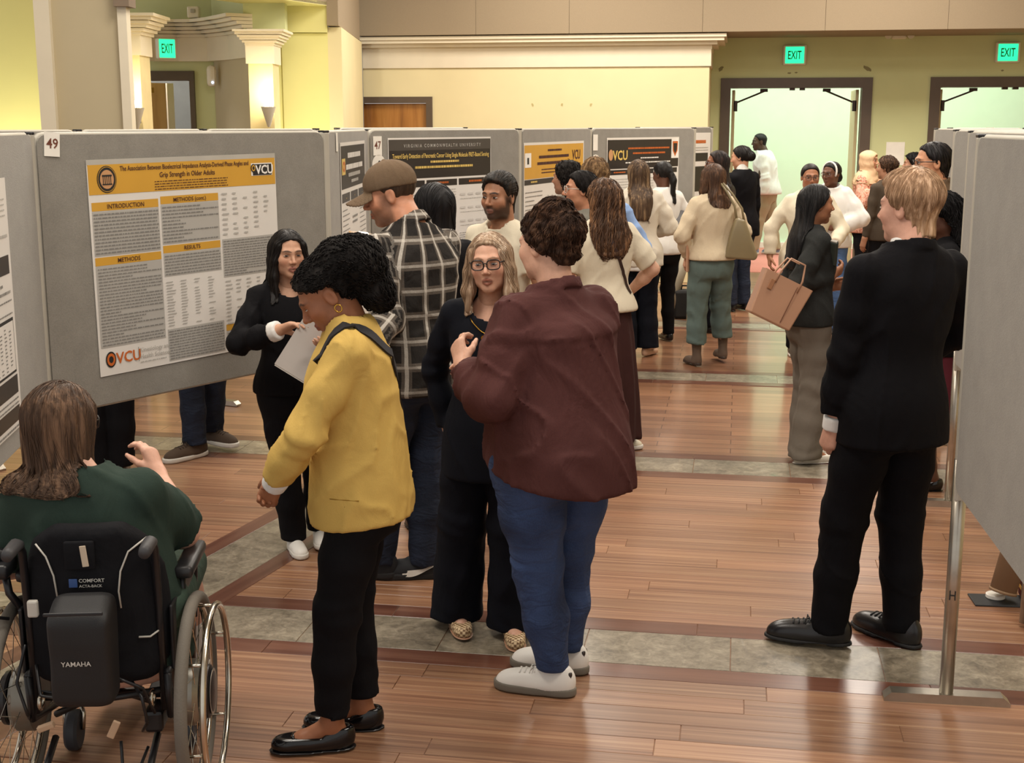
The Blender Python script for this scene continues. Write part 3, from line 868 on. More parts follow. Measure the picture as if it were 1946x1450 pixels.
# --- side board poster (between 49 and 47)
p = Poster('research_poster', 'tall poster with charcoal title block left of man in cap', BD['side'], .42, .78, 1.13, 1.12, tilt=0)
p.rect('title_block', DKP, .02, .86, 1.10, 1.10)
p.lines(.28, 1.02, .86, 1.06, 1, WHITEP, 1, .8, 31); p.lines(.20, .955, .96, .995, 1, WHITEP, 1, .8, 32); p.lines(.3, .915, .84, .945, 1, LTAN, 1, .8, 33); p.lines(.42, .88, .74, .905, 1, LTAN, 1, .8, 34)
p.rect('crest', YEL, .04, .94, .18, 1.03, 2); p.ring('crest', ORNG, .12, .985, .05, .03, .5, 3)
for x0, x1 in ((.03, .36), (.40, .72), (.76, 1.09)):
    p.rect('section_bar', DKP, x0, .785, x1, .835); p.text('section_text', YEL, '---', (x0 + x1) / 2, .80, .03)
for x0, x1, sd in ((.04, .32, 35), (.80, 1.08, 36)):
    p.lines(x0, .25, x1, .76, 13, INK2, .5, .22, sd)
p.lines(.46, .64, .68, .70, 2, INK2, 1, .5, 37)
p.rect('section_bar', DKP, .40, .40, .74, .46); p.text('section_text', YEL, '--', .57, .42, .03)
p.rect('blue_chart', BLU, .52, .12, .66, .38, 2); p.rect('section_bar', DKP, .78, .25, 1.09, .31); p.rect('section_bar', DKP, .10, .27, .36, .32)
p.done()
number_card(BD['side'], .30, 1.905, '', 'blank white card seen edge-on beside board 49', .06, .10)

# --- poster 47
p = Poster('research_poster', 'wide black-headed poster on board 47 about cancer detection', BD['47'], .20, .66 + .12, 1.17, 1.13, tilt=0)
HH = 1.13
p.rect('header_band', DKP, 0.006, HH - .275, 1.164, HH - .012)
p.rect('header_top', plain('poster_dark_grey', '#4a4541', .4), 0.006, HH - .085, 1.164, HH - .012, 2)
p.text('title_text', LTAN, 'V I R G I N I A   C O M M O N W E A L T H   U N I V E R S I T Y', .60, HH - .065, .032, maxw=.92)
p.text('title_text', YEL, 'Toward Early Detection of Pancreatic Cancer Using Single Molecule FRET-Based Sensing', .59, HH - .137, .043, maxw=1.10, bold=.016)
p.lines(.45, HH - .178, .78, HH - .155, 1, YEL, 1, .7, 41); p.lines(.28, HH - .215, .94, HH - .190, 1, YEL, 1, .7, 42)
p.text('logo_text', YEL, 'VCU', .125, HH - .245, .085, lvl=4, bold=.03); p.ring('logo_emblem', PINKISH, .035, HH - .20, .024, .034, 0, 3)
for x0, x1, sd in ((.012, .385, 43), (.405, .755, 44), (.775, 1.158, 45)):
    p.rect('section_bar', DKP, x0, HH - .335, x1, HH - .29); p.lines(x0 + .12, HH - .325, x1 - .1, HH - .30, 1, ORNG, 1, .6, sd)
p.lines(.02, .12, .38, HH - .35, 22, LTAN, .8, .3, 46); p.lines(.41, .55, .74, HH - .35, 9, LTAN, .6, .3, 47); p.lines(.41, .10, .74, .42, 11, LTAN, .7, .3, 48)
for i in range(3):
    for j in range(4): p.rect('figure_sketch', plain('figure_pale', '#cfcbc5', .6), .79 + j * .095, .72 - i * .095, .85 + j * .095, .735 - i * .095, 3); 
    p.lines(.79, .69 - i * .095, 1.15, .705 - i * .095, 1, LTAN, 1, .3, 60 + i)
p.lines(.78, .40, 1.15, .46, 3, INK2, .9, .3, 49); p.rect('section_bar', DKP, .775, .345, 1.158, .385)
for j in range(5):
    for g in (0, .2): p.rect('bar_chart', LTAN, .82 + g + j * .022, .22, .826 + g + j * .022, .31, 3)
p.rect('bar_chart', ORNG, .81, .20, .92, .206, 3); p.rect('bar_chart', ORNG, 1.01, .20, 1.12, .206, 3)
p.lines(.78, .12, 1.15, .18, 2, LTAN, .9, .4, 50); p.lines(.78, .01, 1.15, .10, 5, INK2, .9, .35, 51); p.rect('footer_bar', DKP, .776, -.0, 1.158, .012)
p.done()
number_card(BD['47'], .095, 1.86, '47', 'white card reading 47 on the next grey board', .085, .125)
def round_badge(bd, s, z, label, r=.055):
    A, ang, L, _ = bd; u = Vector((math.cos(ang), math.sin(ang), 0)); n = Vector((math.sin(ang), -math.cos(ang), 0))
    e = empty('round_badge', A + u * s + n * .024 + Vector((0, 0, z)), ang); tag(e, label, 'badge', 'round paper badges on boards')
    Mx = Matrix.Rotation(R(90), 4, 'X')
    MB().lathe([(r, 0), (r, .002)], 28, Mx).build('disc', plain('white_paper', '#ece8df', .7), e)
    m = MB()
    for k, (dx_, dz_, rr) in enumerate([(0, 0, .022), (.014, .008, .014), (-.012, -.012, .013), (.004, .018, .012)]): m.lathe([(rr, .002), (rr, .0032 + k * .0003)], 10, Matrix.Translation((dx_, 0, dz_)) @ Mx)
    m.build('emblem', INK, e)
round_badge(BD['47'], .105, 1.735, 'white round badge with black emblem under the 47 card', .068)

# --- gold poster
p = Poster('research_poster', 'gold-headed poster with white body behind curly dark-haired visitor', BD['gold'], .05, .78, 1.50, 1.08, tilt=0)
p.rect('header_band', GOLD, .01, .80, 1.48, 1.06); p.rect('sub_band', DKP, .01, .755, 1.48, .795)
p.lines(.55, 1.00, .90, 1.03, 1, MAROON_T, 1, .6, 71); p.lines(.34, .945, 1.08, .98, 1, MAROON_T, 1, .7, 72); p.lines(.30, .895, 1.12, .93, 1, MAROON_T, 1, .7, 73); p.lines(.4, .83, 1.05, .88, 2, MAROON_T, 1, .4, 74)
p.rect('logo_plate', WHITEP, .02, .89, .16, 1.0, 2); p.rect('logo_plate', INK, .07, .915, .11, .965, 3)
p.text('logo_text', MAROON_T, 'VCU', 1.28, .93, .11, lvl=3, bold=.02); p.lines(1.2, .85, 1.4, .91, 2, MAROON_T, 1, .35, 75)
for x in (.15, .70, 1.24): p.lines(x, .765, x + .15, .785, 1, YEL, 1, .7, int(x * 100))
p.lines(.03, .02, .42, .72, 15, INK2, .8, .22, 76); p.lines(1.02, .60, 1.46, .72, 4, INK2, .8, .22, 77); p.lines(.5, .02, .95, .12, 3, INK2, .8, .22, 78)
m, yy = p.L('diagram', LTAN, 3)
for (xa, za_, xb, zb_) in ((.55, .66, .88, .40), (.88, .66, .55, .40), (.5, .50, .9, .50), (.55, .30, .72, .45), (.88, .30, .72, .45)):
    d_ = Vector((xb - xa, 0, zb_ - za_)).normalized(); nn = Vector((-d_.z, 0, d_.x)) * .003
    m.add([(xa - nn.x, yy, za_ - nn.z), (xb - nn.x, yy, zb_ - nn.z), (xb + nn.x, yy, zb_ + nn.z), (xa + nn.x, yy, za_ + nn.z)], [(0, 1, 2, 3)])
for i in range(4):
    for zz in (.64, .28): p.ring('diagram_node', LTAN, .56 + i * .1, zz, .03, .02, .85, 3, 14)
p.done()
# --- black poster
p = Poster('research_poster', 'black-headed poster with shield logo behind the long-haired woman', BD['black'], .24, .78, 1.23, 1.10, tilt=0)
p.rect('header_band', DKP, .01, .82, 1.22, 1.08); p.rect('logo_plate', WHITEP, 1.09, .90, 1.22, 1.09, 2)
m, yy = p.L('shield', ORNG, 3); m.add([(1.11, yy, 1.06), (1.205, yy, 1.06), (1.20, yy, .97), (1.157, yy, .915), (1.115, yy, .97)], [(0, 1, 2, 3, 4)])
m, yy = p.L('shield_centre', DKP, 4); m.add([(1.125, yy, 1.04), (1.19, yy, 1.04), (1.185, yy, .98), (1.157, yy, .94), (1.13, yy, .98)], [(0, 1, 2, 3, 4)])
p.text('logo_text', YEL, 'VCU', .21, .90, .12, lvl=3, bold=.025); p.ring('logo_emblem', PINKISH, .06, .945, .035, .05, 0, 3)
p.lines(.34, .985, 1.05, 1.02, 1, ORNG, 1, .5, 81); p.lines(.42, .94, .98, .975, 1, ORNG, 1, .5, 82); p.lines(.55, .90, .86, .925, 1, WHITEP, 1, .5, 83); p.lines(.30, .86, 1.07, .885, 1, WHITEP, 1, .5, 84)
for x0, x1, sd in ((.03, .38, 85), (.44, .78, 86), (.86, 1.20, 87)):
    p.rect('section_bar', DKP, x0, .765, x1, .81); p.lines(x0 + .08, .777, x1 - .08, .797, 1, ORNG, 1, .6, sd); p.lines(x0, .05, x1, .74, 20, LTAN, .8, .3, sd + 10)
p.rect('section_bar', DKP, .03, .43, .38, .47, 4); p.rect('section_bar', DKP, .03, .25, .38, .29, 4)
p.done()
number_card(BD['black'], .06, 1.84, '', 'blank white card at the corner of black-headed poster board', .07, .14); round_badge(BD['black'], .065, 1.66, 'white round badge beside the black-headed poster', .075)
# --- pale poster at the end of the row
p = Poster('research_poster', 'narrow pale poster with orange logo left of the open doors', BD['far'], BD['far'][2] - .68, .9, .62, 1.0)
p.lines(.2, .86, .5, .92, 1, ORNG, 1, .7, 91); p.rect('photo_block', DKP, .05, .66, .56, .76); p.rect('photo_block', DKP, .05, .30, .56, .60); p.lines(.05, .78, .56, .84, 2, LTAN, 1, .4, 92)
p.done()
# --- right row posters and card strips
p = Poster('research_poster', 'tall white poster with orange photo on far right board', BD['r5'], -.02, .85, .40, 1.10, off=.03)
p.rect('photo_block', plain('photo_grey', '#5b5352', .5), .04, .80, .38, 1.02, 1); p.rect('photo_block', WHITEP, .05, .82, .12, .96, 2); p.rect('photo_block', plain('photo_orange', '#b5713f', .5), .15, .82, .27, .91, 2)
p.lines(.04, .73, .36, .77, 1, ORNG, .9, .5, 95); p.lines(.04, .15, .36, .70, 14, LTAN, .7, .2, 96)
p.done()
number_card(BD['r5'], .43, 1.90, '', 'blank white card on far right board beside white poster', .08, .14); round_badge(BD['r5'], .43, 1.74, 'white round badge on the far right board', .07)
# ================================================================ figures: signed-distance shapes -> meshes
F32 = np.float32
def vlen(v): return np.sqrt((v * v).sum(-1))
def ell(p, c, r):
    q = p - np.asarray(c, F32); r = np.asarray(r, F32)
    k0 = vlen(q / r); k1 = vlen(q / (r * r)) + 1e-9
    return k0 * (k0 - 1) / k1
def cone(p, a, b, ra, rb):
    a = np.asarray(a, F32); b = np.asarray(b, F32); ba = b - a; L2 = float(ba @ ba) + 1e-12
    t = np.clip(((p - a) @ ba) / L2, 0, 1)
    return vlen(p - a - t[:, None] * ba) - (ra + (rb - ra) * t)
def smin(a, b, k):
    h = np.maximum(k - np.abs(a - b), 0) / k
    return np.minimum(a, b) - h * h * k * .25
def smax(a, b, k): return -smin(-a, -b, k)
def chain(p, pts, rs, k=.0):
    d = None
    for i in range(len(pts) - 1):
        c = cone(p, pts[i], pts[i + 1], rs[i], rs[i + 1])
        d = c if d is None else (smin(d, c, k) if k else np.minimum(d, c))
    return d
def loft(p, st, pw=2.0, rnd=.02):
    """stack of ellipses: rows of (z, half width, half depth, centre x, centre y)"""
    st = np.asarray(st, float); st = st[np.argsort(st[:, 0])]; z = p[:, 2]
    a = np.interp(z, st[:, 0], st[:, 1]); b = np.interp(z, st[:, 0], st[:, 2])
    cx = np.interp(z, st[:, 0], st[:, 3]); cy = np.interp(z, st[:, 0], st[:, 4])
    x = np.abs(p[:, 0] - cx) / a; y = np.abs(p[:, 1] - cy) / b
    if pw == 2.0: k0 = np.sqrt(x * x + y * y)
    else: k0 = (x ** pw + y ** pw) ** (1 / pw)
    g = np.sqrt((x / a) ** 2 + (y / b) ** 2) + 1e-6
    d = np.where(k0 > .3, k0 * (k0 - 1) / g, (k0 - 1) * np.minimum(a, b))
    return smax(smax(d, st[0, 0] - z, rnd), z - st[-1, 0], rnd)
def smooth_st(st, n=24):
    """resample loft rows with a smooth curve"""
    st = np.asarray(st, float); st = st[np.argsort(st[:, 0])]
    z = st[:, 0]; zz = np.linspace(z[0], z[-1], n); out = [zz]
    for c in range(1, st.shape[1]):
        y = st[:, c]; m = np.gradient(y, z); i = np.clip(np.searchsorted(z, zz) - 1, 0, len(z) - 2)
        h = z[i + 1] - z[i]; t = (zz - z[i]) / h
        out.append((2 * t**3 - 3 * t**2 + 1) * y[i] + (t**3 - 2 * t**2 + t) * h * m[i] + (-2 * t**3 + 3 * t**2) * y[i + 1] + (t**3 - t**2) * h * m[i + 1])
    return np.stack(out, 1)
def waves(p, seed, freq, n=4, aniso=(1, 1, 1)):
    r_ = np.random.RandomState(seed); d = np.zeros(len(p)); an = np.asarray(aniso)
    w = np.zeros(len(p))
    for i in range(n):
        v = r_.normal(size=3); v /= np.linalg.norm(v); v = v * an
        w = np.sin((p @ v.astype(F32)) * freq * (.7 + .8 * r_.rand()) + r_.rand() * 6.28 + 1.1 * w)
        d += w
    return d / n

def surface_nets(D, lo, h):
    S = D < 0; nx, ny, nz = D.shape
    cs = [(i, j, k) for i in (0, 1) for j in (0, 1) for k in (0, 1)]
    cnt = np.zeros((nx - 1, ny - 1, nz - 1), np.int8)
    for i, j, k in cs: cnt += S[i:nx - 1 + i, j:ny - 1 + j, k:nz - 1 + k]
    act = (cnt > 0) & (cnt < 8); idx = np.argwhere(act)
    vid = np.full(act.shape, -1, np.int64); vid[act] = np.arange(len(idx))
    vals = np.stack([D[idx[:, 0] + i, idx[:, 1] + j, idx[:, 2] + k] for i, j, k in cs], 1)
    acc = np.zeros((len(idx), 3)); num = np.zeros(len(idx)); C8 = np.array(cs, float)
    for a in range(8):
        for b in range(a + 1, 8):
            if np.abs(C8[a] - C8[b]).sum() != 1: continue
            da, db = vals[:, a], vals[:, b]; cr = (da < 0) != (db < 0)
            t = np.where(cr, da / np.where(cr, da - db, 1), 0)
            acc += np.where(cr[:, None], C8[a] + (C8[b] - C8[a]) * t[:, None], 0); num += cr
    V = np.asarray(lo) + h * (idx + acc / num[:, None])
    Q = []
    for ax in range(3):
        u, v = (ax + 1) % 3, (ax + 2) % 3
        sl0 = [slice(None)] * 3; sl1 = [slice(None)] * 3
        sl0[ax] = slice(0, -1); sl1[ax] = slice(1, None)
        A, B = S[tuple(sl0)], S[tuple(sl1)]
        e = np.argwhere(A != B)
        e = e[(e[:, u] > 0) & (e[:, v] > 0) & (e[:, u] < D.shape[u] - 1) & (e[:, v] < D.shape[v] - 1)]
        if not len(e): continue
        def cell(du, dv):
            q = e.copy(); q[:, u] += du; q[:, v] += dv; return vid[q[:, 0], q[:, 1], q[:, 2]]
        q = np.stack([cell(-1, -1), cell(0, -1), cell(0, 0), cell(-1, 0)], 1)
        ins = A[e[:, 0], e[:, 1], e[:, 2]]
        q[~ins] = q[~ins][:, ::-1]
        Q.append(q)
    return V, (np.concatenate(Q) if Q else np.zeros((0, 4), int))

def sdf_mesh(fn, lo, hi, h, B=6):
    lo = np.asarray(lo, float); n = np.ceil((np.asarray(hi, float) - lo) / h).astype(int) + 2
    nb = np.ceil(n / B).astype(int)
    ax = [(np.arange(m) * B + (B - 1) / 2) * h for m in nb]
    cen = np.stack(np.meshgrid(*ax, indexing='ij'), -1).reshape(-1, 3) + lo
    d0 = fn(cen.astype(F32))
    act = np.abs(d0) < h * B * .5 * 1.733 * 1.7 + .004
    D = np.repeat(np.where(d0 < 0, -1.0, 1.0)[:, None], B**3, 1).astype(F32)
    off = np.stack(np.meshgrid(*[np.arange(B) * h] * 3, indexing='ij'), -1).reshape(-1, 3) - (B - 1) / 2 * h
    if act.any():
        pts = (cen[act][:, None, :] + off[None]).reshape(-1, 3).astype(F32)
        D[act] = fn(pts).reshape(-1, B**3)
    D = D.reshape(*nb, B, B, B).transpose(0, 3, 1, 4, 2, 5).reshape(*(nb * B))
    return surface_nets(D, lo, h)

def np_obj(name, V, Q, mat, parent=None, col=None, uv=None, tri=None):
    me = bpy.data.meshes.new(name)
    V = np.asarray(V, np.float32); Q = np.asarray(Q, np.int32)
    me.vertices.add(len(V)); me.vertices.foreach_set('co', V.ravel())
    k = Q.shape[1]
    me.loops.add(Q.size); me.loops.foreach_set('vertex_index', Q.ravel())
    me.polygons.add(len(Q)); me.polygons.foreach_set('loop_start', np.arange(len(Q), dtype=np.int32) * k)
    me.polygons.foreach_set('use_smooth', np.ones(len(Q), bool))
    me.update(calc_edges=True)
    if col is not None:
        a = me.color_attributes.new('Col', 'FLOAT_COLOR', 'POINT')
        c = np.ones((len(V), 4), np.float32); c[:, :3] = col; a.data.foreach_set('color', c.ravel())
    if uv is not None:
        for nm, arr in uv.items():
            a = me.attributes.new(nm, 'FLOAT', 'POINT'); a.data.foreach_set('value', np.asarray(arr, np.float32))
    if mat: me.materials.append(mat)
    o = bpy.data.objects.new(name, me); COL.objects.link(o)
    if parent: o.parent = parent
    return o

class Soup:
    def __init__(s): s.V = []; s.Q = []; s.C = []; s.n = 0
    def add(s, V, Q, C=None):
        s.V.append(V); s.Q.append(Q + s.n); s.n += len(V)
        if C is not None: s.C.append(np.broadcast_to(np.asarray(C, float), (len(V), 3)))
    def arrays(s): return np.concatenate(s.V), np.concatenate(s.Q), (np.concatenate(s.C) if s.C else None)

# ---------------------------------------------------------------- figure materials
def attr_col(t, name='Col'):
    a = t.n('ShaderNodeVertexColor'); a.layer_name = name; return a.outputs['Color']
def skin_material():
    t = NT('skin'); c = attr_col(t); v = t.coords()
    f = t.noise(v, 60, 3, .6); g = t.ramp(f, [(.3, (.93, .92, .91)), (.7, (1.05, 1.05, 1.05))])
    t.set(.48, 0, .35, t.mix(1.0, c, g, 'MULTIPLY'))
    t.b.inputs['Subsurface Weight'].default_value = .08
    t.b.inputs['Subsurface Radius'].default_value = (.012, .005, .003)
    t.b.inputs['Subsurface Scale'].default_value = 1.0
    t.bump(t.noise(v, 350, 2), .08, .001)
    return t.m
M_skin = skin_material()
def eye_material():
    t = NT('eye'); t.set(.15, 0, .5, attr_col(t)); return t.m
M_eye = eye_material()
def hair_material(col, hi=None, curly=False, rough=.5):
    nm = 'hair_%s_%d' % (col.strip('#'), curly)
    if nm in _mats: return _mats[nm]
    t = NT(nm); c = srgb(col); hi_ = srgb(hi) if hi else tuple(min(1, x * 1.7 + .003) for x in c)
    v = t.coords('Object', (70, 70, 5) if not curly else (45, 45, 30))
    f = t.noise(v, 1.0, 4, .65, .6 if curly else .25)
    v2 = t.coords('Object', (14, 14, 2.5)); g = t.noise(v2, 1.0, 2)
    ff = t.math('ADD', t.math('MULTIPLY', f, .65), t.math('MULTIPLY', g, .35))
    if curly: rough = .68
    t.set(rough, 0, .15 if curly else .25, t.ramp(ff, [(.36, tuple(x * .55 for x in c)), (.50, c), (.64, hi_)]))
    t.bump(f, .55, .006)
    _mats[nm] = t.m; return t.m
def cloth(name, col, rough=.85, weave=260, var=.10, big=5.0, bump=.25, sheen=0.0, spec=.15, fold=.25, fscale=9):
    if name in _mats: return _mats[name]
    t = NT(name); c = srgb(col); v = t.coords()
    a = t.noise(v, big, 4, .6); w_ = t.noise(v, weave, 2, .6)
    f = t.math('ADD', t.math('MULTIPLY', a, .55), t.math('MULTIPLY', w_, .45))
    t.set(rough, 0, spec, t.ramp(f, [(.3, tuple(x * (1 - var) for x in c)), (.7, tuple(min(1, x * (1 + var)) for x in c))]), None, sheen)
    v3 = t.coords('Object', (1, 1, .55)); fd = t.noise(v3, fscale, 3, .5, 1.2)
    b1 = t.n('ShaderNodeBump'); b1.inputs['Strength'].default_value = fold; b1.inputs['Distance'].default_value = .03; t.l(fd, b1.inputs['Height'])
    b2 = t.n('ShaderNodeBump'); b2.inputs['Strength'].default_value = bump; b2.inputs['Distance'].default_value = .002; t.l(w_, b2.inputs['Height']); t.l(b1.outputs['Normal'], b2.inputs['Normal'])
    t.l(b2.outputs['Normal'], t.b.inputs['Normal'])
    _mats[name] = t.m; return t.m
def plaid(name):
    t = NT(name)
    a = t.n('ShaderNodeAttribute'); a.attribute_name = 'pu'; b = t.n('ShaderNodeAttribute'); b.attribute_name = 'pv'
    def bands(s, off, period, w):
        f = t.math('FRACT', t.math('ADD', t.math('DIVIDE', s, period), off)); return t.math('LESS_THAN', t.math('ABSOLUTE', t.math('SUBTRACT', f, .5)), w)
    base = srgb('#2b2826'); mid = srgb('#6d645b'); wht = srgb('#d6cfc4')
    per = .105
    col = t.mix(t.math('MULTIPLY', bands(a.outputs['Fac'], 0, per, .17), .55), base, mid)
    col = t.mix(t.math('MULTIPLY', bands(b.outputs['Fac'], 0, per, .17), .65), col, mid)
    col = t.mix(t.math('MULTIPLY', bands(a.outputs['Fac'], .0, per, .065), .62), col, wht)
    col = t.mix(t.math('MULTIPLY', bands(b.outputs['Fac'], .0, per, .055), .42), col, wht)
    v = t.coords(); f = t.noise(v, 300, 2); col = t.mix(1.0, col, t.ramp(f, [(.3, (.8, .8, .8)), (.7, (1.15, 1.15, 1.15))]), 'MULTIPLY')
    t.set(.9, 0, .15, col)
    fd = t.noise(v, 9, 3, .5, 1.2); t.bump(fd, .4, .03)
    return t.m
def floral(name):
    t = NT(name); v = t.coords(); vo = t.n('ShaderNodeTexVoronoi'); vo.inputs['Scale'].default_value = 24; t.l(v, vo.inputs['Vector'])
    n = t.noise(v, 30, 4, .7, 2.0)
    c = t.ramp(n, [(.35, srgb('#8a4a32')), (.48, srgb('#c98a72')), (.58, srgb('#e3b6a4')), (.7, srgb('#b5653f'))])
    t.set(.8, 0, .2, c); return t.m
def denim(name, col, fade):
    if name in _mats: return _mats[name]
    t = NT(name); v = t.coords(); a = t.noise(v, 4, 3); w_ = t.noise(t.coords('Object', (500, 500, 120)), 1, 2, .6)
    f = t.math('ADD', t.math('MULTIPLY', a, .7), t.math('MULTIPLY', w_, .3))
    t.set(.85, 0, .25, t.ramp(f, [(.34, srgb(col)), (.66, srgb(fade))]))
    fd = t.noise(t.coords('Object', (1, 1, 2.2)), 9, 3, .5, 1.5); t.bump(fd, .35, .03)
    _mats[name] = t.m; return t.m

# ---------------------------------------------------------------- head
EYE_X, EYE_Z, EYE_Y = .0315, .004, .0772
def head_sdf(p, o):
    x = np.abs(p[:, 0]); q = p.copy(); q[:, 0] = x        # mirrored
    jw, fat = o.get('jaw', 1.0), o.get('fat', 0.0)
    d = ell(p, (0, -.014, .030), (.0735, .0935, .083))
    d = smin(d, ell(p, (0, .026, -.040), ((.056 + fat) * jw, .060, .074)), .035)
    d = smin(d, ell(q, (.036 * jw + fat * .5, .012, -.066), (.026, .040, .030)), .03)           # jaw corner
    d = smin(d, ell(p, (0, .064, -.098), (.021 * jw, .019, .017)), .03)                    # chin
    d = smin(d, ell(q, (.043, .050, -.022), (.022, .026, .022)), .03)                      # cheekbone
    d = smin(d, cone(q, (.008, .082, .024), (.040, .069, .024), .010, .010), .018)         # brow ridge
    d = smax(d, -ell(q, (EYE_X, .098, .002), (.017, .021, .012)), .014)                    # eye socket
    d = smin(d, ell(q, (EYE_X, .0665, .003), (.0155, .0135, .0105)), .006)                 # lids
    nz = o.get('nose', 1.0)
    d = smin(d, cone(p, (0, .084, .010), (0, .106 * (1 + .04 * (nz - 1)), -.026), .0065, .0095 * nz), .014)
    d = smin(d, ell(q, (.0105 * nz, .093, -.031), (.0085 * nz, .011, .0075)), .007)
    mo = o.get('mouth', 0.0)
    d = smin(d, cone(q, (0, .0895, -.0575), (.019, .080, -.0600), .0062, .0035), .008)
    d = smin(d, cone(q, (0, .0885, -.0705 - mo), (.017, .080, -.0665 - mo * .5), .0068, .0035), .008)
    d = smax(d, -cone(q, (0, .0985, -.0640 - mo * .5), (.020, .088, -.0635), .0022 + mo * .5, .0015), .004)
    # ears
    e = ell(q, (.0755, -.012, -.004), (.0085, .020, .031)); e = smax(e, -ell(q, (.084, -.009, -.002), (.006, .011, .019)), .006)
    d = smin(d, e, .008)
    # neck
    nb = o['neck_base']; nr = o.get('neck_r', .052)
    d = smin(d, cone(p, (0, -.028, -.050), nb, nr, nr * 1.08), .03)
    return d
def head_colors(V, o):
    sk = np.array(srgb(o['skin'])); n = len(V); C = np.tile(sk, (n, 1)); x = np.abs(V[:, 0]); y, z = V[:, 1], V[:, 2]
    def blend(w, c): 
        w = np.clip(w, 0, 1)[:, None]; C[:] = C * (1 - w) + np.asarray(c) * w
    g = lambda a, b, s: np.exp(-((a - b) / s) ** 2)
    front = np.clip((y - .03) / .02, 0, 1)
    blend(.30 * g(x, .045, .02) * g(z, -.028, .02) * front, sk * np.array([1.12, .72, .68]))
    blend(.25 * g(x, 0, .012) * g(z, -.028, .014) * front, sk * np.array([1.1, .75, .7]))
    lip = np.array(srgb(o.get('lip', '#9c5a50'))) if 'lip' in o else sk * np.array([.80, .50, .48])
    mo = o.get('mouth', 0)
    inl = np.clip(1.35 - ((x / .0215) ** 2 + ((z + .0640 + mo * .4) / (.0125 + mo * .5)) ** 2), 0, 1) * 2
    blend(np.clip(inl, 0, 1) * .85 * np.clip((y - .070) / .01, 0, 1), lip)
    blend(.9 * g(z, -.0638 - mo * .5, .0022 + mo * .4) * (x < .020) * np.clip((y - .07) / .01, 0, 1), sk * .18)
    br = np.array(srgb(o.get('brow', '#2a1d16')))
    bz = .0245 + .004 * np.sin(np.clip((x - .012) / .036, 0, 1) * math.pi)
    blend(o.get('brow_w', .85) * np.clip(1.6 - ((x - .030) / .0215) ** 4 - ((z - bz) / .0042) ** 2, 0, 1) * (y > .05), br)
    blend(.35 * g(x, EYE_X, .018) * g(z, .008, .009) * front, sk * np.array([.62, .5, .48]))
    if o.get('beard'):
        bd = np.array(srgb(o['beard']))
        w = np.clip((-.030 - z) / .02, 0, 1) * np.clip((y + .012) / .02, 0, 1) * np.clip((z + .125) / .02, 0, 1)
        w = np.maximum(w, np.clip((x - .056) / .008, 0, 1) * np.clip((.02 - z) / .02, 0, 1) * np.clip((y + .012) / .015, 0, 1) * np.clip((.05 - y) / .02, 0, 1))
        w *= 1 - .75 * np.clip(inl, 0, 1)
        w *= 1 - .75 * g(x, .040, .016) * np.clip((z + .062) / .02, 0, 1) * (y > .03)
        blend(w * o.get('beard_w', .8), bd)
    return C
def uv_ellipsoid(c, r, nu=14, nv=9):
    V = []; Q = []
    for i in range(nv + 1):
        th = math.pi * i / nv
        for j in range(nu):
            a = 2 * math.pi * j / nu
            V.append((c[0] + r[0] * math.cos(a) * math.sin(th), c[1] - r[1] * math.cos(th), c[2] + r[2] * math.sin(a) * math.sin(th)))
    for i in range(nv):
        for j in range(nu): Q.append((i * nu + j, i * nu + (j + 1) % nu, (i + 1) * nu + (j + 1) % nu, (i + 1) * nu + j))
    return np.array(V), np.array(Q)

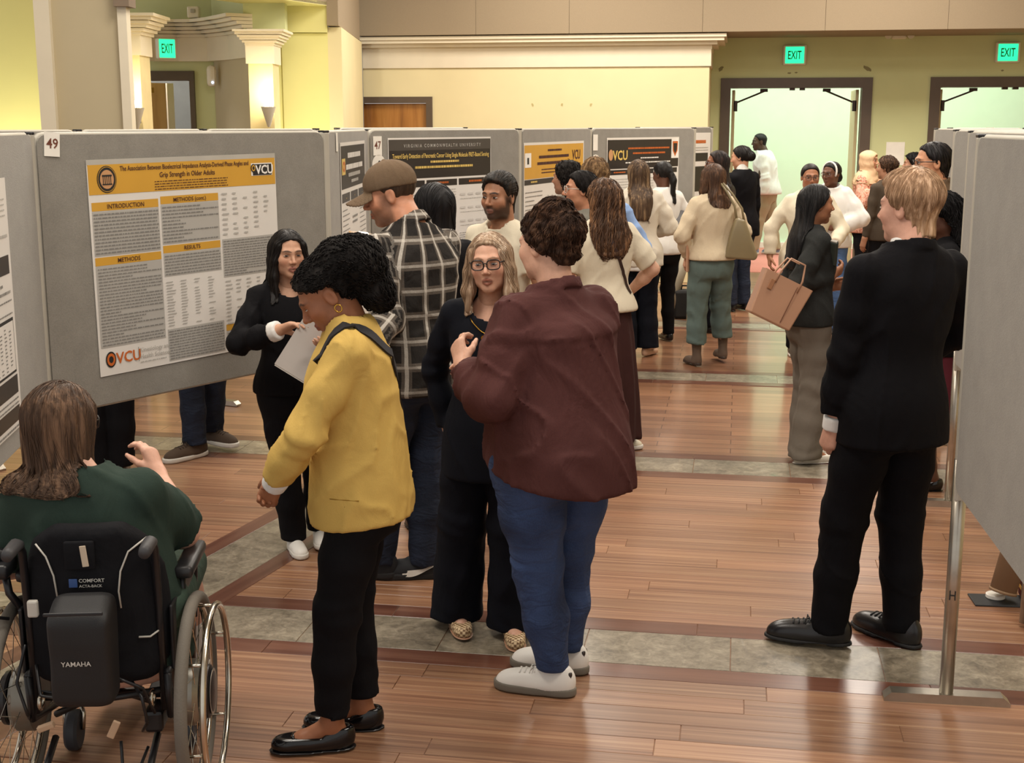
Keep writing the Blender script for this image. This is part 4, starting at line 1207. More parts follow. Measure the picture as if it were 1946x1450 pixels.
# ---------------------------------------------------------------- hair (head space: y forward, z up)
HAIRLINE = ([-.14, -.06, -.02, .005, .04, .060, .076, .092, .108], [-.060, -.050, -.020, .010, .034, .044, .058, .085, .15])
def hair_sdf(o):
    st = o['style']; vol = o.get('vol', .012); L = o.get('len', .2); sd = o.get('seed', 1); curl = o.get('curl', 0.0); cw = o.get('curlw', 160.)
    lines = o.get('locks', .0025); part = o.get('part', 0.0); hl = o.get('hairline', HAIRLINE); back = o.get('back', .10); wd = o.get('width', 1.0); nape = o.get('nape', -.075)
    sweep = o.get('sweep', 0.0)
    def f(p):
        x, y, z = p[:, 0], p[:, 1], p[:, 2]
        top = o.get('top', 0.0)
        d = ell(p, (0, -.016, .031 + top * .5), (.0745 + vol, .0945 + vol, .083 + vol + top * .5))
        y0 = np.interp(z, hl[0], hl[1])
        cutd = (y - y0) * .75
        if st in ('short', 'cap_hair'): d = d + vol * .85 * np.clip((.045 - z) / .10, 0, 1)
        if st == 'short':
            nr_ = o.get('nr', .058); d = smin(d, cone(p, (0, -.030, -.035), (0, -.036, nape - .02), nr_ + .007, nr_ + .002), .03)
            d = smin(d, ell(p, (0, .026, .090), (.052, .048, .016 + top)), .03) if top else d
            d = smax(d, cutd, .012); d = smax(d, nape - z - .25 * np.abs(y + .06) * 0, .012)
        elif st == 'cap_hair':
            d = smax(d, cutd, .01); d = smax(d, nape - z, .012)
        elif st == 'bob':
            s = [(-L, .070 * wd, .060, 0, -.030), (-L + .03, .086 * wd, .078, 0, -.028), (-L * .5, .090 * wd, .086, 0, -.022), (.02, .087 * wd, .098, 0, -.016), (.06, .078 * wd, .09, 0, -.016)]
            c = loft(p, smooth_st(s), 2.2, .03)
            d = smin(d, c, .03)
            d = smax(d, np.minimum(cutd, np.maximum(y - .068, .060 - np.abs(x)) if o.get('front', True) else cutd), .012)
        elif st == 'long':
            s = [(-L, .055 * wd, .022, 0, -back - .03), (-L * .8, .085 * wd, .034, 0, -back - .02), (-L * .5, .095 * wd, .042, 0, -back), (-.10, .088 * wd, .062, 0, -.060), (0, .086 * wd, .085, 0, -.035), (.05, .078 * wd, .085, 0, -.02)]
            c = loft(p, smooth_st(s), 2.2, .03); d = smin(d, c, .035)
            d = smax(d, cutd, .012)
            for sx, yy in o.get('fronts', ()):            # locks that fall in front of the shoulders
                fl = o.get('frontlen', .24)
                for oy, ox, rr in ((.022, 0, .013), (.0, .004, .016), (-.026, .006, .017)):
                    lk = chain(p, [(sx * .062, .028 + oy, .050), (sx * (.079 + ox), .022 + oy, -.03), (sx * (.084 + ox), yy * .6 + .016 + oy, -.11), (sx * (.080 + ox), yy + .02 + oy * 1.3, -fl + abs(oy))], [rr * .8, rr, rr * 1.25, rr * .5], .02); d = smin(d, lk, .024)
        elif st == 'up':                     # pulled back
            d = smax(d, cutd, .012); d = smax(d, nape - z, .015)
            for c_, r_ in o.get('buns', ()): 
                b = ell(p, c_, r_); d = smin(d, b, .018)
        elif st == 'pony':
            d = smax(d, cutd, .012); d = smax(d, nape - z, .015)
            pts = o['tail']; d = smin(d, chain(p, [q[:3] for q in pts], [q[3] for q in pts], .02), .02)
        elif st == 'puff':
            d = smax(d, cutd, .012); d = smax(d, nape - z, .015)
            for c_, r_ in o['buns']: d = smin(d, ell(p, c_, r_), .03)
        elif st == 'hijab':
            s = [(-.27, .15, .12, 0, -.01), (-.20, .125, .115, 0, .0), (-.13, .090, .098, 0, .0), (-.06, .088, .102, 0, -.006), (.03, .088, .106, 0, -.010), (.08, .070, .09, 0, -.014), (.118, .03, .04, 0, -.016)]
            d = loft(p, smooth_st(s), 2.0, .03)
            face = ell(p, (0, .10, -.012), (.056, .085, .082)); d = smax(d, -face, .012)
            d += .003 * np.sin(z * 70 + x * 20 + 2 * y)
            return d
        if lines:
            th = np.arctan2(x, -(y + .016)); d = d + lines * np.sin(th * o.get('lockf', 13) + 2.2 * np.sin(z * 17 + sd) + 1.3 * np.sin(th * 5 + sd)) * np.clip((.10 - z) / .06, .15, 1)
        if part: d = d + .006 * np.exp(-((x - part) / .006) ** 2) * np.clip((z - .07) / .02, 0, 1)
        if curl: d = d + curl * waves(p, sd, cw, 4)
        return d
    return f

def strands(fn, V, o, n, r0, step, steps, flow, seed, wave=(0.0, 0.0), lift=.001):
    """thin locks traced down the hair surface"""
    rs = np.random.RandomState(seed); zt = o.get('zmin_start', -.02)
    cand = V[V[:, 2] > zt]
    if not len(cand): return None
    p = cand[rs.randint(0, len(cand), n)].astype(F32) + rs.normal(size=(n, 3)).astype(F32) * .003
    path = []; e = .003
    def grad(q):
        g = np.stack([fn(q + np.array(v, F32)) - fn(q - np.array(v, F32)) for v in ((e, 0, 0), (0, e, 0), (0, 0, e))], 1)
        return g / (vlen(g)[:, None] + 1e-9)
    ph = rs.rand(n) * 6.28; m = steps; stp = step * (.7 + .6 * rs.rand(n))
    for s_ in range(m):
        g = grad(p); d = fn(p); p = (p - g * np.clip(d - lift, -.02, .02)[:, None]).astype(F32)
        out = p.copy()
        if wave[0]:
            side = np.cross(g, np.array([0, 0, 1.0])); out = out + (side * np.sin(ph + s_ * wave[1])[:, None] + g * np.cos(ph + s_ * wave[1])[:, None] * .8) * wave[0]
        path.append(out)
        fl = flow(p); fl = fl - g * (fl * g).sum(1)[:, None]; fl = fl / (vlen(fl)[:, None] + 1e-9)
        p = (p + fl * stp[:, None]).astype(F32)
    path = np.stack(path, 1)                      # n, m, 3
    k = 4; tang = np.gradient(path, axis=1); tang /= vlen(tang)[..., None] + 1e-9
    up = np.cross(tang, np.array([.31, .77, .55])); up /= vlen(up)[..., None] + 1e-9; bi = np.cross(tang, up)
    rad = r0 * (.6 + .8 * rs.rand(n))[:, None] * np.interp(np.arange(m), [0, m * .15, m * .7, m - 1], [.25, 1, .8, .1])[None]
    ring = [path + (up * math.cos(a) + bi * math.sin(a)) * rad[..., None] for a in np.arange(k) * 2 * math.pi / k]
    VV = np.stack(ring, 2).reshape(-1, 3)
    ids = np.arange(n * m * k).reshape(n, m, k); Q = []
    for a in range(k):
        b = (a + 1) % k; Q.append(np.stack([ids[:, :-1, a], ids[:, :-1, b], ids[:, 1:, b], ids[:, 1:, a]], -1).reshape(-1, 4))
    return VV, np.concatenate(Q)

# ---------------------------------------------------------------- hand
def hand_sdf(p, W, d, n, right, s=1.0, curl=(.35, .4, .45, .5), bend=.7, thumb=(.5, .3), spread=.05):
    """wrist W, fingers along d, palm facing n"""
    d = np.asarray(d, float); d /= np.linalg.norm(d); n = np.asarray(n, float); n -= d * (n @ d); n /= np.linalg.norm(n)
    side = np.cross(d, n) if right else np.cross(n, d)
    W = np.asarray(W, float); D = None
    kn = [.026, .009, -.009, -.025]; ln = [.076, .084, .078, .062]; kd = [.088, .092, .087, .079]
    for i in range(4):
        K = W + s * (d * kd[i] + side * kn[i])
        c = cone(p, W + s * side * kn[i] * .55, K, .0165 * s, .0125 * s); D = c if D is None else smin(D, c, .022 * s)
    for i in range(4):
        K = W + s * (d * kd[i] + side * kn[i]); c_ = curl[i]; a = c_ * .8; q = K; rr = [.0098, .0088, .0080, .0066] if i < 3 else [.0086, .0078, .0070, .006]
        dirs = d + side * kn[i] * spread * 20
        dirs /= np.linalg.norm(dirs)
        for j, fr in enumerate((.46, .30, .24)):
            v = dirs * math.cos(a) + n * math.sin(a); q2 = q + v * ln[i] * fr * s
            D = smin(D, cone(p, q, q2, rr[j] * s, rr[j + 1] * s), .005); q = q2; a += c_ * (1.0 if j == 0 else bend)
    b0 = W + s * (d * .022 + side * .022 + n * .006); v = d * .62 + side * (.62 * (1 - thumb[1])) + n * (.25 + thumb[1] * .5); v /= np.linalg.norm(v)
    b1 = b0 + v * .042 * s; v2 = v * math.cos(thumb[0]) + (d * .5 - side * .6 + n * .3) * math.sin(thumb[0]); v2 /= np.linalg.norm(v2); b2 = b1 + v2 * .034 * s; b3 = b2 + v2 * .026 * s
    D = smin(D, chain(p, [b0, b1, b2, b3], [.016 * s, .0125 * s, .0105 * s, .008 * s], .006), .012)
    return D

def ik(a, t, l1, l2, pole):
    a = np.asarray(a, float); t = np.asarray(t, float); v = t - a; L = np.linalg.norm(v)
    if L > (l1 + l2) * .998: t = a + v * (l1 + l2) * .998 / L; v = t - a; L = np.linalg.norm(v)
    u = v / L; x = (L * L + l1 * l1 - l2 * l2) / (2 * L); hgt = math.sqrt(max(l1 * l1 - x * x, 0))
    pl = np.asarray(pole, float); pl = pl - u * (pl @ u); pl /= np.linalg.norm(pl) + 1e-9
    return a + u * x + pl * hgt, t

def rot_zxy(yaw, pitch, roll):
    """head turn: yaw left positive, pitch down positive, roll to own right positive (degrees)"""
    return np.array((Matrix.Rotation(R(yaw), 3, 'Z') @ Matrix.Rotation(R(-pitch), 3, 'X') @ Matrix.Rotation(R(roll), 3, 'Y')))

# ================================================================ the figure
class Person:
    def __init__(s, label, loc, heading, h=1.70, female=True, skin='#c49478', q=1.0, lean=(0, 0), build=None, name='person', seated=False, drop=0.0, group='visitors at the poster session'):
        s.drop = drop; s.h = h; s.k = h / 1.70; s.f = female; s.skin = skin; s.q = q
        s.root = empty(name, (loc[0], loc[1], 0), R(heading)); tag(s.root, label, 'person', group)
        s.loc = np.array([loc[0], loc[1], 0.0]); s.hd = R(heading)
        k = s.k; b = dict(hipW=.175 if female else .168, hipD=.118 if female else .112, waistW=.135 if female else .150, waistD=.098 if female else .106,
                          chestW=.152 if female else .172, chestD=.112 if female else .120, shW=.148 if female else .172)
        if build: b.update(build)
        s.b = b; s.lean = np.array([lean[0], lean[1]])
        s.J = {}
        s.J['neck'] = s.sp((0, -.018, 1.445)); s.headc = s.sp((0, .020, 1.583))
        for nm, sx in (('L', -1), ('R', 1)):
            s.J['sh' + nm] = s.sp((sx * b['shW'], -.012, 1.372)); s.J['hip' + nm] = np.array([sx * .088 * k * b['hipW'] / .17, 0, .90 * k])
            s.leg(nm, (sx * .095 * k, 0))
            s.arm(nm, (sx * (b['shW'] + .07) * k, .04 * k, .84 * k))
        s.body = Soup(); s.hs = k * (.985 if female else 1.0)
    def sp(s, p):
        p = np.array(p, float) * s.k; t = max(0.0, (p[2] / s.k - .92) / .53); p[0] += s.lean[0] * t; p[1] += s.lean[1] * t * (.6 + .4 * t); p[2] -= s.drop; return p
    def wl(s, w):
        """world point -> figure space"""
        v = np.asarray(w, float) - s.loc; c, sn = math.cos(-s.hd), math.sin(-s.hd)
        return np.array([c * v[0] - sn * v[1], sn * v[0] + c * v[1], v[2]])
    def arm(s, nm, wrist, pole=None):
        sx = -1 if nm == 'L' else 1; k = s.k
        pole = pole if pole is not None else (sx * .5, -1, -.3)
        e, w = ik(s.J['sh' + nm], wrist, .285 * k, .25 * k, pole); s.J['el' + nm] = e; s.J['wr' + nm] = w
    def arm_pts(s, nm, elbow, wrist):
        # the arm points at an elbow and a wrist, bone lengths kept
        a = s.J['sh' + nm]; v = np.asarray(elbow, float) - a; e = a + v / np.linalg.norm(v) * .285 * s.k
        v = np.asarray(wrist, float) - e; s.J['el' + nm] = e; s.J['wr' + nm] = e + v / np.linalg.norm(v) * .25 * s.k
    def leg(s, nm, xy, toe=0.0, z=0.0, pole=(0, 1, 0)):
        k = s.k; a = np.array([xy[0], xy[1], .085 * k + z]); kn, an = ik(s.J['hip' + nm], a, .412 * k, .407 * k, pole)
        s.J['kn' + nm] = kn; s.J['an' + nm] = an; s.J['toe' + nm] = R(toe); s.J['lift' + nm] = an[2] - .085 * k
    # ---- head
    def head(s, yaw=0, pitch=0, roll=0, shift=(0, 0, 0), **o):
        s.hc = s.headc + np.array(shift) * s.k; s.hR = rot_zxy(yaw, pitch, roll); s.ho = o
        o.setdefault('skin', s.skin)
        nb = s.hR.T @ (s.J['neck'] - s.hc) / s.hs; nb2 = nb + (nb - np.array([0, -.028, -.05])) * .25; o['neck_base'] = nb2
        o.setdefault('neck_r', .050 if s.f else .058)
        lo = np.minimum((-.10, -.13, -.14), nb2 - .075); hi = np.maximum((.10, .13, .13), nb2 + .075)
        V, Q = sdf_mesh(lambda p: head_sdf(p, o), lo, hi, .0042 * s.q)
        C = head_colors(V, o)
        s.body.add(s.h2p(V), Q, C)
        ic = np.array(srgb(o.get('iris', '#2c1a10')))
        if o.get('eyes', True):
            sq = o.get('eye_open', 1.0); tilt = o.get('eye_tilt', 0.0)
            for sx in (-1, 1):
                V, Q = uv_ellipsoid((0, 0, 0), (.0142, .0072, .0058 * sq), 18, 12)
                x, z = V[:, 0], V[:, 2]; rr = np.sqrt((x - .001) ** 2 + (z + .0004) ** 2); C = np.tile(np.array(srgb('#b8aaa0')), (len(V), 1))
                C[rr < .0066] = ic; C[rr < .0030] = .004; C[z > .0026 * sq] = np.array(srgb(o.get('brow', '#2a1d16'))) * .4
                V = V + np.array([0, 0, tilt]) * (np.abs(x[:, None]) * np.sign(x[:, None] * sx))
                V = V + np.array([sx * EYE_X, EYE_Y, EYE_Z]); 
                np_obj('eye', s.h2p(V), Q, M_eye, s.root, C)
        return s
    def h2p(s, V): return (np.asarray(V) * s.hs) @ s.hR.T + s.hc
    def hair(s, *a, **kw): s._hair = (a, kw)
    def _hair_now(s, col, style, hi=None, curly=False, ns=0, sr=.0016, sstep=.016, ssteps=12, wave=(0, 0), flow=None, res=1.0, upright=True, name='hair', mat=None, **o):
        o['style'] = style; fn = hair_sdf(o); Ln = o.get('len', .2)
        # long hair hangs straight down even when the head tilts
        Rm = s.hR
        lo = np.array(o.get('lo', (-.17, -.26, -Ln - .05))); hi_ = np.array(o.get('hi', (.17, .16, .18)))
        V, Q = sdf_mesh(fn, lo, hi_, .0055 * s.q * res)
        S_ = Soup(); S_.add(V, Q)
        if ns:
            fl = flow or (lambda p: np.stack([p[:, 0] * .4, -.35 + 0 * p[:, 1], -np.ones(len(p))], 1) * 1.0)
            r_ = strands(fn, V, o, int(ns), sr, sstep, ssteps, fl, o.get('seed', 1) + 11, wave)
            if r_ is not None: S_.add(*r_)
        V, Q, _ = S_.arrays()
        V = V * s.hs
        if style in ('long', 'pony', 'bob') and upright:      # blend tilt away below the skull
            yawonly = o.get('_yaw'); w = np.clip((-.03 * s.hs - V[:, 2]) / (.14 * s.hs), 0, 1)[:, None]
            ax = s.hR @ np.array([0, 1.0, 0]); ya = math.atan2(-ax[0], ax[1]) * .55; c, sn = math.cos(ya), math.sin(ya)
            Ry = np.array([[c, -sn, 0], [sn, c, 0], [0, 0, 1]])
            P1 = V @ s.hR.T; P2 = V @ Ry.T; V = P1 * (1 - w) + P2 * w
        else: V = V @ s.hR.T
        V = V + s.hc
        if s.__dict__.get('top_fn') is not None and style != 'hijab' or style == 'hijab' and s.__dict__.get('top_fn') is not None:
            m_ = np.nonzero(V[:, 2] < (s.hc[2] - .05 if o.get('push', True) else -9))[0]        # hair rests on the clothes instead of sinking in
            if o.get('push') == 'radial':
                for it in range(16):
                    if not len(m_): break
                    b_ = s.top_fn(V[m_].astype(F32)) < .004; m_ = m_[b_]
                    r_ = V[m_] - s.hc; r_[:, 2] = 0; r_ /= vlen(r_)[:, None] + 1e-6; V[m_] += r_ * .007 + np.array([0, 0, .0012])
                m_ = m_[:0]
            for it in range(3):
                if not len(m_): break
                P_ = V[m_].astype(F32); d = s.top_fn(P_); b_ = d < .005
                if not b_.any(): break
                m_ = m_[b_]; P_ = P_[b_]; d = d[b_]; e_ = .006
                g = np.stack([s.top_fn(P_ + np.array(v, F32)) - s.top_fn(P_ - np.array(v, F32)) for v in ((e_, 0, 0), (0, e_, 0), (0, 0, e_))], 1); g /= vlen(g)[:, None] + 1e-9
                V[m_] += g * np.clip(.006 - d, 0, .06)[:, None]
        return np_obj(name, V, Q, mat or hair_material(col, hi, curly), s.root)
    def surf(s, q, off=.004):
        # nearest point on the upper garment
        P_ = np.array([q], F32); e_ = .006
        for it in range(6):
            d = s.top_fn(P_); g = np.stack([s.top_fn(P_ + np.array(v, F32)) - s.top_fn(P_ - np.array(v, F32)) for v in ((e_, 0, 0), (0, e_, 0), (0, 0, e_))], 1); g /= vlen(g)[:, None] + 1e-9
            P_ = (P_ - g * (d - off)[:, None]).astype(F32)
        return P_[0].astype(float), g[0].astype(float)
    def strap(s, name, pts, w, th, mat, n=26):
        # band laid over the garment along rough way-points
        A = np.array([s.sp(q) for q in pts]); t = np.linspace(0, len(A) - 1, n); P_ = np.stack([np.interp(t, np.arange(len(A)), A[:, c]) for c in range(3)], 1)
        R_ = [s.surf(q, .002) for q in P_]; m = MB(); ribbon(m, [r[0] for r in R_], [r[1] for r in R_], w, th); return auto_smooth(m.build(name, mat, s.root))
    def glasses(s, col='#1a1614', w=.024, hh=.019, thick=.0022, mat=None, z=.003):
        m = MB(); n = 22
        y0 = .1005
        for sx in (-1, 1):
            pts = []
            for i in range(n):
                a = 2 * math.pi * i / n; ca, sa = math.cos(a), math.sin(a)
                r_ = 1 / (abs(ca) ** 3.2 + abs(sa) ** 3.2) ** (1 / 3.2)
                xx = sx * (.0325 + w * r_ * ca); pts.append((xx, y0 - 3.2 * (abs(xx) ** 2), z + hh * r_ * sa))
            m.tube([s.h2p(np.array([q]))[0] for q in pts], thick * s.hs, 6, closed=True)
            xo = sx * (.0325 + w)
            m.tube([s.h2p(np.array([q]))[0] for q in ((xo, y0 - 3.2 * xo * xo, z + .008), (sx * .072, .055, z + .008), (sx * .079, .0, z + .007), (sx * .078, -.028, z - .012))], thick * s.hs, 6)
        m.tube([s.h2p(np.array([q]))[0] for q in ((-.0095, y0, z + .004), (0, y0 + .003, z + .007), (.0095, y0, z + .004))], thick * s.hs, 6)
        m.build('glasses', mat or plain('glasses_frame_' + col.strip('#'), col, .3), s.root, True)
        return s
    # ---- limbs of skin
    def hand(s, nm, d, n, curl=(.35, .4, .45, .5), thumb=(.5, .3), bend=.7, spread=.05, full_arm=False, size=None):
        k = s.k * (.93 if s.f else 1.02) * (size or 1); w = s.J['wr' + nm]; e = s.J['el' + nm]; ua = s.J['sh' + nm]
        d_ = np.asarray(d, float); d_ = d_ / np.linalg.norm(d_); n_ = np.asarray(n, float)
        st = e if full_arm else e + (w - e) * .45; r0 = (.040 if full_arm else .036) * s.k * s.b.get('armg', 1.0)
        pts = [ua + (e - ua) * .45, st, e + (w - e) * .35, w] if full_arm else [st, w]
        rs = [.047 * s.k * s.b.get('armg', 1), r0, r0 * 1.02, .025 * s.k] if full_arm else [r0 * .9, .0255 * s.k]
        def fn(p):
            a = chain(p, pts, rs, .02)
            return smin(a, hand_sdf(p, w, d_, n_, nm == 'R', k, curl, bend, thumb, spread), .02)
        P_ = np.array(pts + [w + d_ * .20 * k, w - d_ * .02]); lo = P_.min(0) - .075; hi = P_.max(0) + .075
        V, Q = sdf_mesh(fn, lo, hi, .0048 * s.q)
        C = np.tile(np.array(srgb(s.ho['skin'])), (len(V), 1)); dd = vlen(V - (w + d_ * .1 * k)); C *= (1 - .10 * np.exp(-(dd / .06) ** 2))[:, None] * np.array([1, 1, 1]); s.body.add(V, Q, C)
        return s
    def shin(s, nm, z1=.35):
        a = s.J['an' + nm]; kn = s.J['kn' + nm]; t = s.J['toe' + nm]; k = s.k
        up = a + (kn - a) * min(1, (z1 - a[2]) / max(kn[2] - a[2], 1e-3)); f = np.array([math.sin(-t), math.cos(t), 0]) if False else np.array([-math.sin(t), math.cos(t), 0])
        zf = s.J['lift' + nm]
        b = a + f * .10 * k; b[2] = .034 * k + zf; c = a + f * .15 * k; c[2] = .022 * k + zf; hl = a - f * .035 * k; hl[2] = .035 * k + zf
        fn = lambda p: smin(chain(p, [up, a + (up - a) * .15, a], [.050 * k, .033 * k, .033 * k], .02), smin(chain(p, [a, b, c], [.032 * k, .030 * k, .022 * k], .02), cone(p, a, hl, .03 * k, .031 * k), .02), .02)
        P_ = np.array([up, a, c, hl]); V, Q = sdf_mesh(fn, P_.min(0) - .06, P_.max(0) + .06, .007 * s.q); s.body.add(V, Q, np.array(srgb(s.skin)) * .95)
        return s
    # ---- torso rows
    def rows(s, ease=0.0, extra=None, zmin=None, zmax=None):
        b = s.b; R_ = [(.80, b['hipW'] * .95, b['hipD'] * .95, -.012), (.92, b['hipW'], b['hipD'], -.014 + b.get('butt', 0) * -1), (1.07, b['waistW'], b['waistD'], b.get('belly', 0)), (1.24, b['chestW'], b['chestD'], b.get('bust', .004)), (1.345, b['chestW'] * 1.0, b['chestD'] * .86, -.010), (1.40, b['shW'] * .80, .076, -.018), (1.435, b['shW'] * .56, .064, -.020), (1.47, .062, .054, -.014)]
        out = []
        for z, a, d, cy in R_:
            c = s.sp((0, cy, z)); out.append((c[2], (a + ease) * s.k, (d + ease) * s.k, c[0], c[1]))
        if extra:
            for z, a, d, cy in extra:
                c = s.sp((0, cy, z)); out = [o for o in out if abs(o[0] - c[2]) > .015]; out.append((c[2], a * s.k, d * s.k, c[0], c[1]))
        out = sorted(out)
        return np.array(out)
    def top(s, mat, hem=.84, ease=.012, sleeve=('long', 'long'), sr=(.058, .049, .041, .035), extra=None, neck=.068, neckz=1.44, neckdy=.02, folds=(.004, 16), name='shirt', hem_tilt=(0, 0), collar=None, open_front=False, uv=False, res=1.0, seed=3, cuff=1.0, pw=2.2, short_t=.62, extra_fn=None, hemz=None, shoulder=.040, blend=.016, flare=.0):
        k = s.k; J = s.J; st = smooth_st(s.rows(ease, extra), 40); hz = hem * k - s.drop
        b_ = s.b; c0 = s.sp((0, -.014, hem - .05)); st0 = s.rows(ease, extra)
        if not extra:
            st0 = [r_ for r_ in st0 if r_[0] > .98 * k - s.drop]
            hw, hd_ = b_['hipW'] + ease + .014, b_['hipD'] + ease + .016
            for zz, fl in ((.92, 0), (min(.82, hem - .0), flare), (min(.82, hem) - .06, flare)):
                cc = s.sp((0, -.014 - b_.get('butt', 0), zz)); st0.append(np.array((cc[2], (hw + fl) * k, (hd_ + fl) * k, cc[0], cc[1])))
        st = smooth_st(st0, 40)
        ch = {}
        for nm, sl in zip('LR', sleeve):
            if sl is None: continue
            a, e, w = J['sh' + nm], J['el' + nm], J['wr' + nm]
            if sl == 'long': pts = [a, a + (e - a) * .5, e, e + (w - e) * .5, e + (w - e) * (.96 * cuff)]; rr = [sr[0], (sr[0] + sr[1]) * .5, sr[1], (sr[1] + sr[2]) / 2, sr[3] + .004]
            elif sl == 'rolled': pts = [a, a + (e - a) * .5, e, e + (w - e) * .35]; rr = [sr[0], (sr[0] + sr[1]) * .5, sr[1], sr[2]]
            else: pts = [a, a + (e - a) * short_t * .6, a + (e - a) * short_t]; rr = [sr[0], sr[1] * 1.03, sr[1] * 1.08]
            ch[nm] = (pts, [x * k for x in rr], sl)
        nb = J['neck']; hcn = s.hc if hasattr(s, 'hc') else s.headc
        fa, ff = folds
        def fn(p):
            d = loft(p, st, pw, .02)
            for nm in ch:
                pts, rr, sl = ch[nm]
                d = smin(d, cone(p, nb + (J['sh' + nm] - nb) * .25 + np.array([0, 0, -.012]), J['sh' + nm], .042 * k, shoulder * 1.2 * k), .05)
                c = chain(p, pts, rr, .03)
                # soft creases round the elbow and along the sleeve
                e = J['el' + nm]; ax = pts[-1] - pts[-2]; ax = ax / (np.linalg.norm(ax) + 1e-9)
                t = (p - e) @ ax.astype(F32); c = c + fa * .7 * np.sin(t * 80 + 5 * waves(p, seed + 5, 17, 2)) * np.exp(-(t / .085) ** 2)
                c = smax(c, (p - pts[-1]) @ ax.astype(F32), .008)
                d = smin(d, c, blend)
            d = d + .6 * fa * waves(p, seed, ff, 4, (1, 1, .55)) - 1.5 * fa * np.clip(1 - np.abs(waves(p, seed + 40, ff * 1.9, 3, (1, 1, .8))) * 2.4, 0, 1) ** 1.5 + fa * .5
            if extra_fn: d = extra_fn(p, d)
            z0 = hz + hem_tilt[0] * p[:, 0] + hem_tilt[1] * p[:, 1]
            d = smax(d, z0 - p[:, 2], .008)
            nk = cone(p, nb + np.array([0, neckdy, neckz * k - s.drop - nb[2]]), hcn + (hcn - nb) * .3, neck * k, neck * k)
            d = smax(d, -nk, .008)
            if collar:
                cz, chh, cr = collar       # height above neck base, height, radius
                ct = nb + np.array([0, .012, (cz) * k]); ax = (hcn - nb) / np.linalg.norm(hcn - nb)
                rr_ = vlen((p - ct) - ((p - ct) @ ax.astype(F32))[:, None] * ax); tt = (p - ct) @ ax.astype(F32)
                cl = np.maximum(np.abs(rr_ - (cr - .10 * tt) * k) - .006 * k, np.abs(tt) - chh * k); d = smin(d, cl, .006)
            return d
        s.top_fn = fn
        P_ = np.concatenate([np.array(c[0]) for c in ch.values()] + [np.stack([st[:, 3] - st[:, 1], st[:, 4] - st[:, 2], st[:, 0]], 1), np.stack([st[:, 3] + st[:, 1], st[:, 4] + st[:, 2], st[:, 0]], 1)])
        lo = P_.min(0) - .10; hi = P_.max(0) + .10; lo[2] = max(lo[2], 0)
        lo[2] = min(P_[:, 2].min(), hz) - .08 if ch else hz - .08
        lo[2] = max(lo[2], -.02)
        V, Q = sdf_mesh(fn, lo, hi, .0095 * s.q * res)
        at_ = None
        if uv:
            pu = np.zeros(len(V)); pv = np.zeros(len(V)); best = np.full(len(V), 9.0)
            cxi = np.interp(V[:, 2], st[:, 0], st[:, 3]); cyi = np.interp(V[:, 2], st[:, 0], st[:, 4])
            pu[:] = np.arctan2(V[:, 0] - cxi, -(V[:, 1] - cyi)) * .165; pv[:] = V[:, 2]; best = loft(V.astype(F32), st, pw)
            for nm in ch:
                pts, rr, sl = ch[nm]; t0 = 0
                ref = np.array([0, 1.0, 0])
                for i in range(len(pts) - 1):
                    a, b_ = pts[i], pts[i + 1]; dd = cone(V.astype(F32), a, b_, rr[i], rr[i + 1]) - .004; ax = (b_ - a); Ls = np.linalg.norm(ax); ax /= Ls
                    x1 = ref - ax * (ref @ ax); x1 /= np.linalg.norm(x1); y1 = np.cross(ax, x1); m_ = dd < best; rel = V - a
                    pu[m_] = np.arctan2(rel[m_] @ y1, rel[m_] @ x1) * .062; pv[m_] = t0 + rel[m_] @ ax; best = np.minimum(best, dd); t0 += Ls
            at_ = {'pu': pu, 'pv': pv}
        return np_obj(name, V, Q, mat, s.root, uv=at_)
    def trousers(s, mat, top=1.0, r=(.098, .066, .055), hem=.06, name='trousers', folds=(.004, 18), res=1.0, seed=9, mid=None, ease=.006, crotch=.80):
        k = s.k; J = s.J; st = smooth_st([q for q in s.rows(ease) if q[0] < (top + .06) * k] + [(.76 * k, s.b['hipW'] * .86 * k, s.b['hipD'] * .88 * k, 0, -.01)], 24); fa, ff = folds
        leg = {}
        for nm in 'LR':
            h_, kn, an = J['hip' + nm].copy(), J['kn' + nm], J['an' + nm]; h_[2] -= .03 * k; b = an.copy(); b[2] = hem * k + J['lift' + nm] - .01
            leg[nm] = ([h_, h_ + (kn - h_) * .5, kn, kn + (b - kn) * .5, b], [r[0] * k, (r[0] * .55 + r[1] * .45) * k, r[1] * k, (mid or (r[1] + r[2]) / 2) * k, r[2] * k])
        def fn(p):
            d = loft(p, st, 2.2, .02); d = np.maximum(d, (crotch - .05) * k - p[:, 2])
            dl = None
            for nm in 'LR':
                pts, rr = leg[nm]; c = chain(p, pts, rr, .03); kn = pts[2]
                t = p[:, 2] - kn[2]; c = c + fa * .45 * np.sin(t * 62 + 6 * waves(p, seed + 2, 13, 2)) * np.exp(-(t / .09) ** 2)
                t2 = p[:, 2] - pts[4][2]; c = c + fa * .5 * np.sin(t2 * 62 + 6 * waves(p, seed + 3, 13, 2)) * np.exp(-(t2 / .08) ** 2)
                c = smax(c, (hem * k + J['lift' + nm]) - p[:, 2], .006)
                dl = c if dl is None else np.minimum(dl, c)
            d = smin(d, dl, .045); d = d + .5 * fa * waves(p, seed, ff, 4, (1, 1, .4)) - 1.2 * fa * np.clip(1 - np.abs(waves(p, seed + 40, ff * 1.8, 3, (1, 1, .5))) * 2.4, 0, 1) ** 1.5 + fa * .4
            return smax(d, p[:, 2] - top * k, .01)
        P_ = np.concatenate([np.array(l[0]) for l in leg.values()] + [np.stack([st[:, 3] - st[:, 1], st[:, 4] - st[:, 2], st[:, 0]], 1), np.stack([st[:, 3] + st[:, 1], st[:, 4] + st[:, 2], st[:, 0]], 1)])
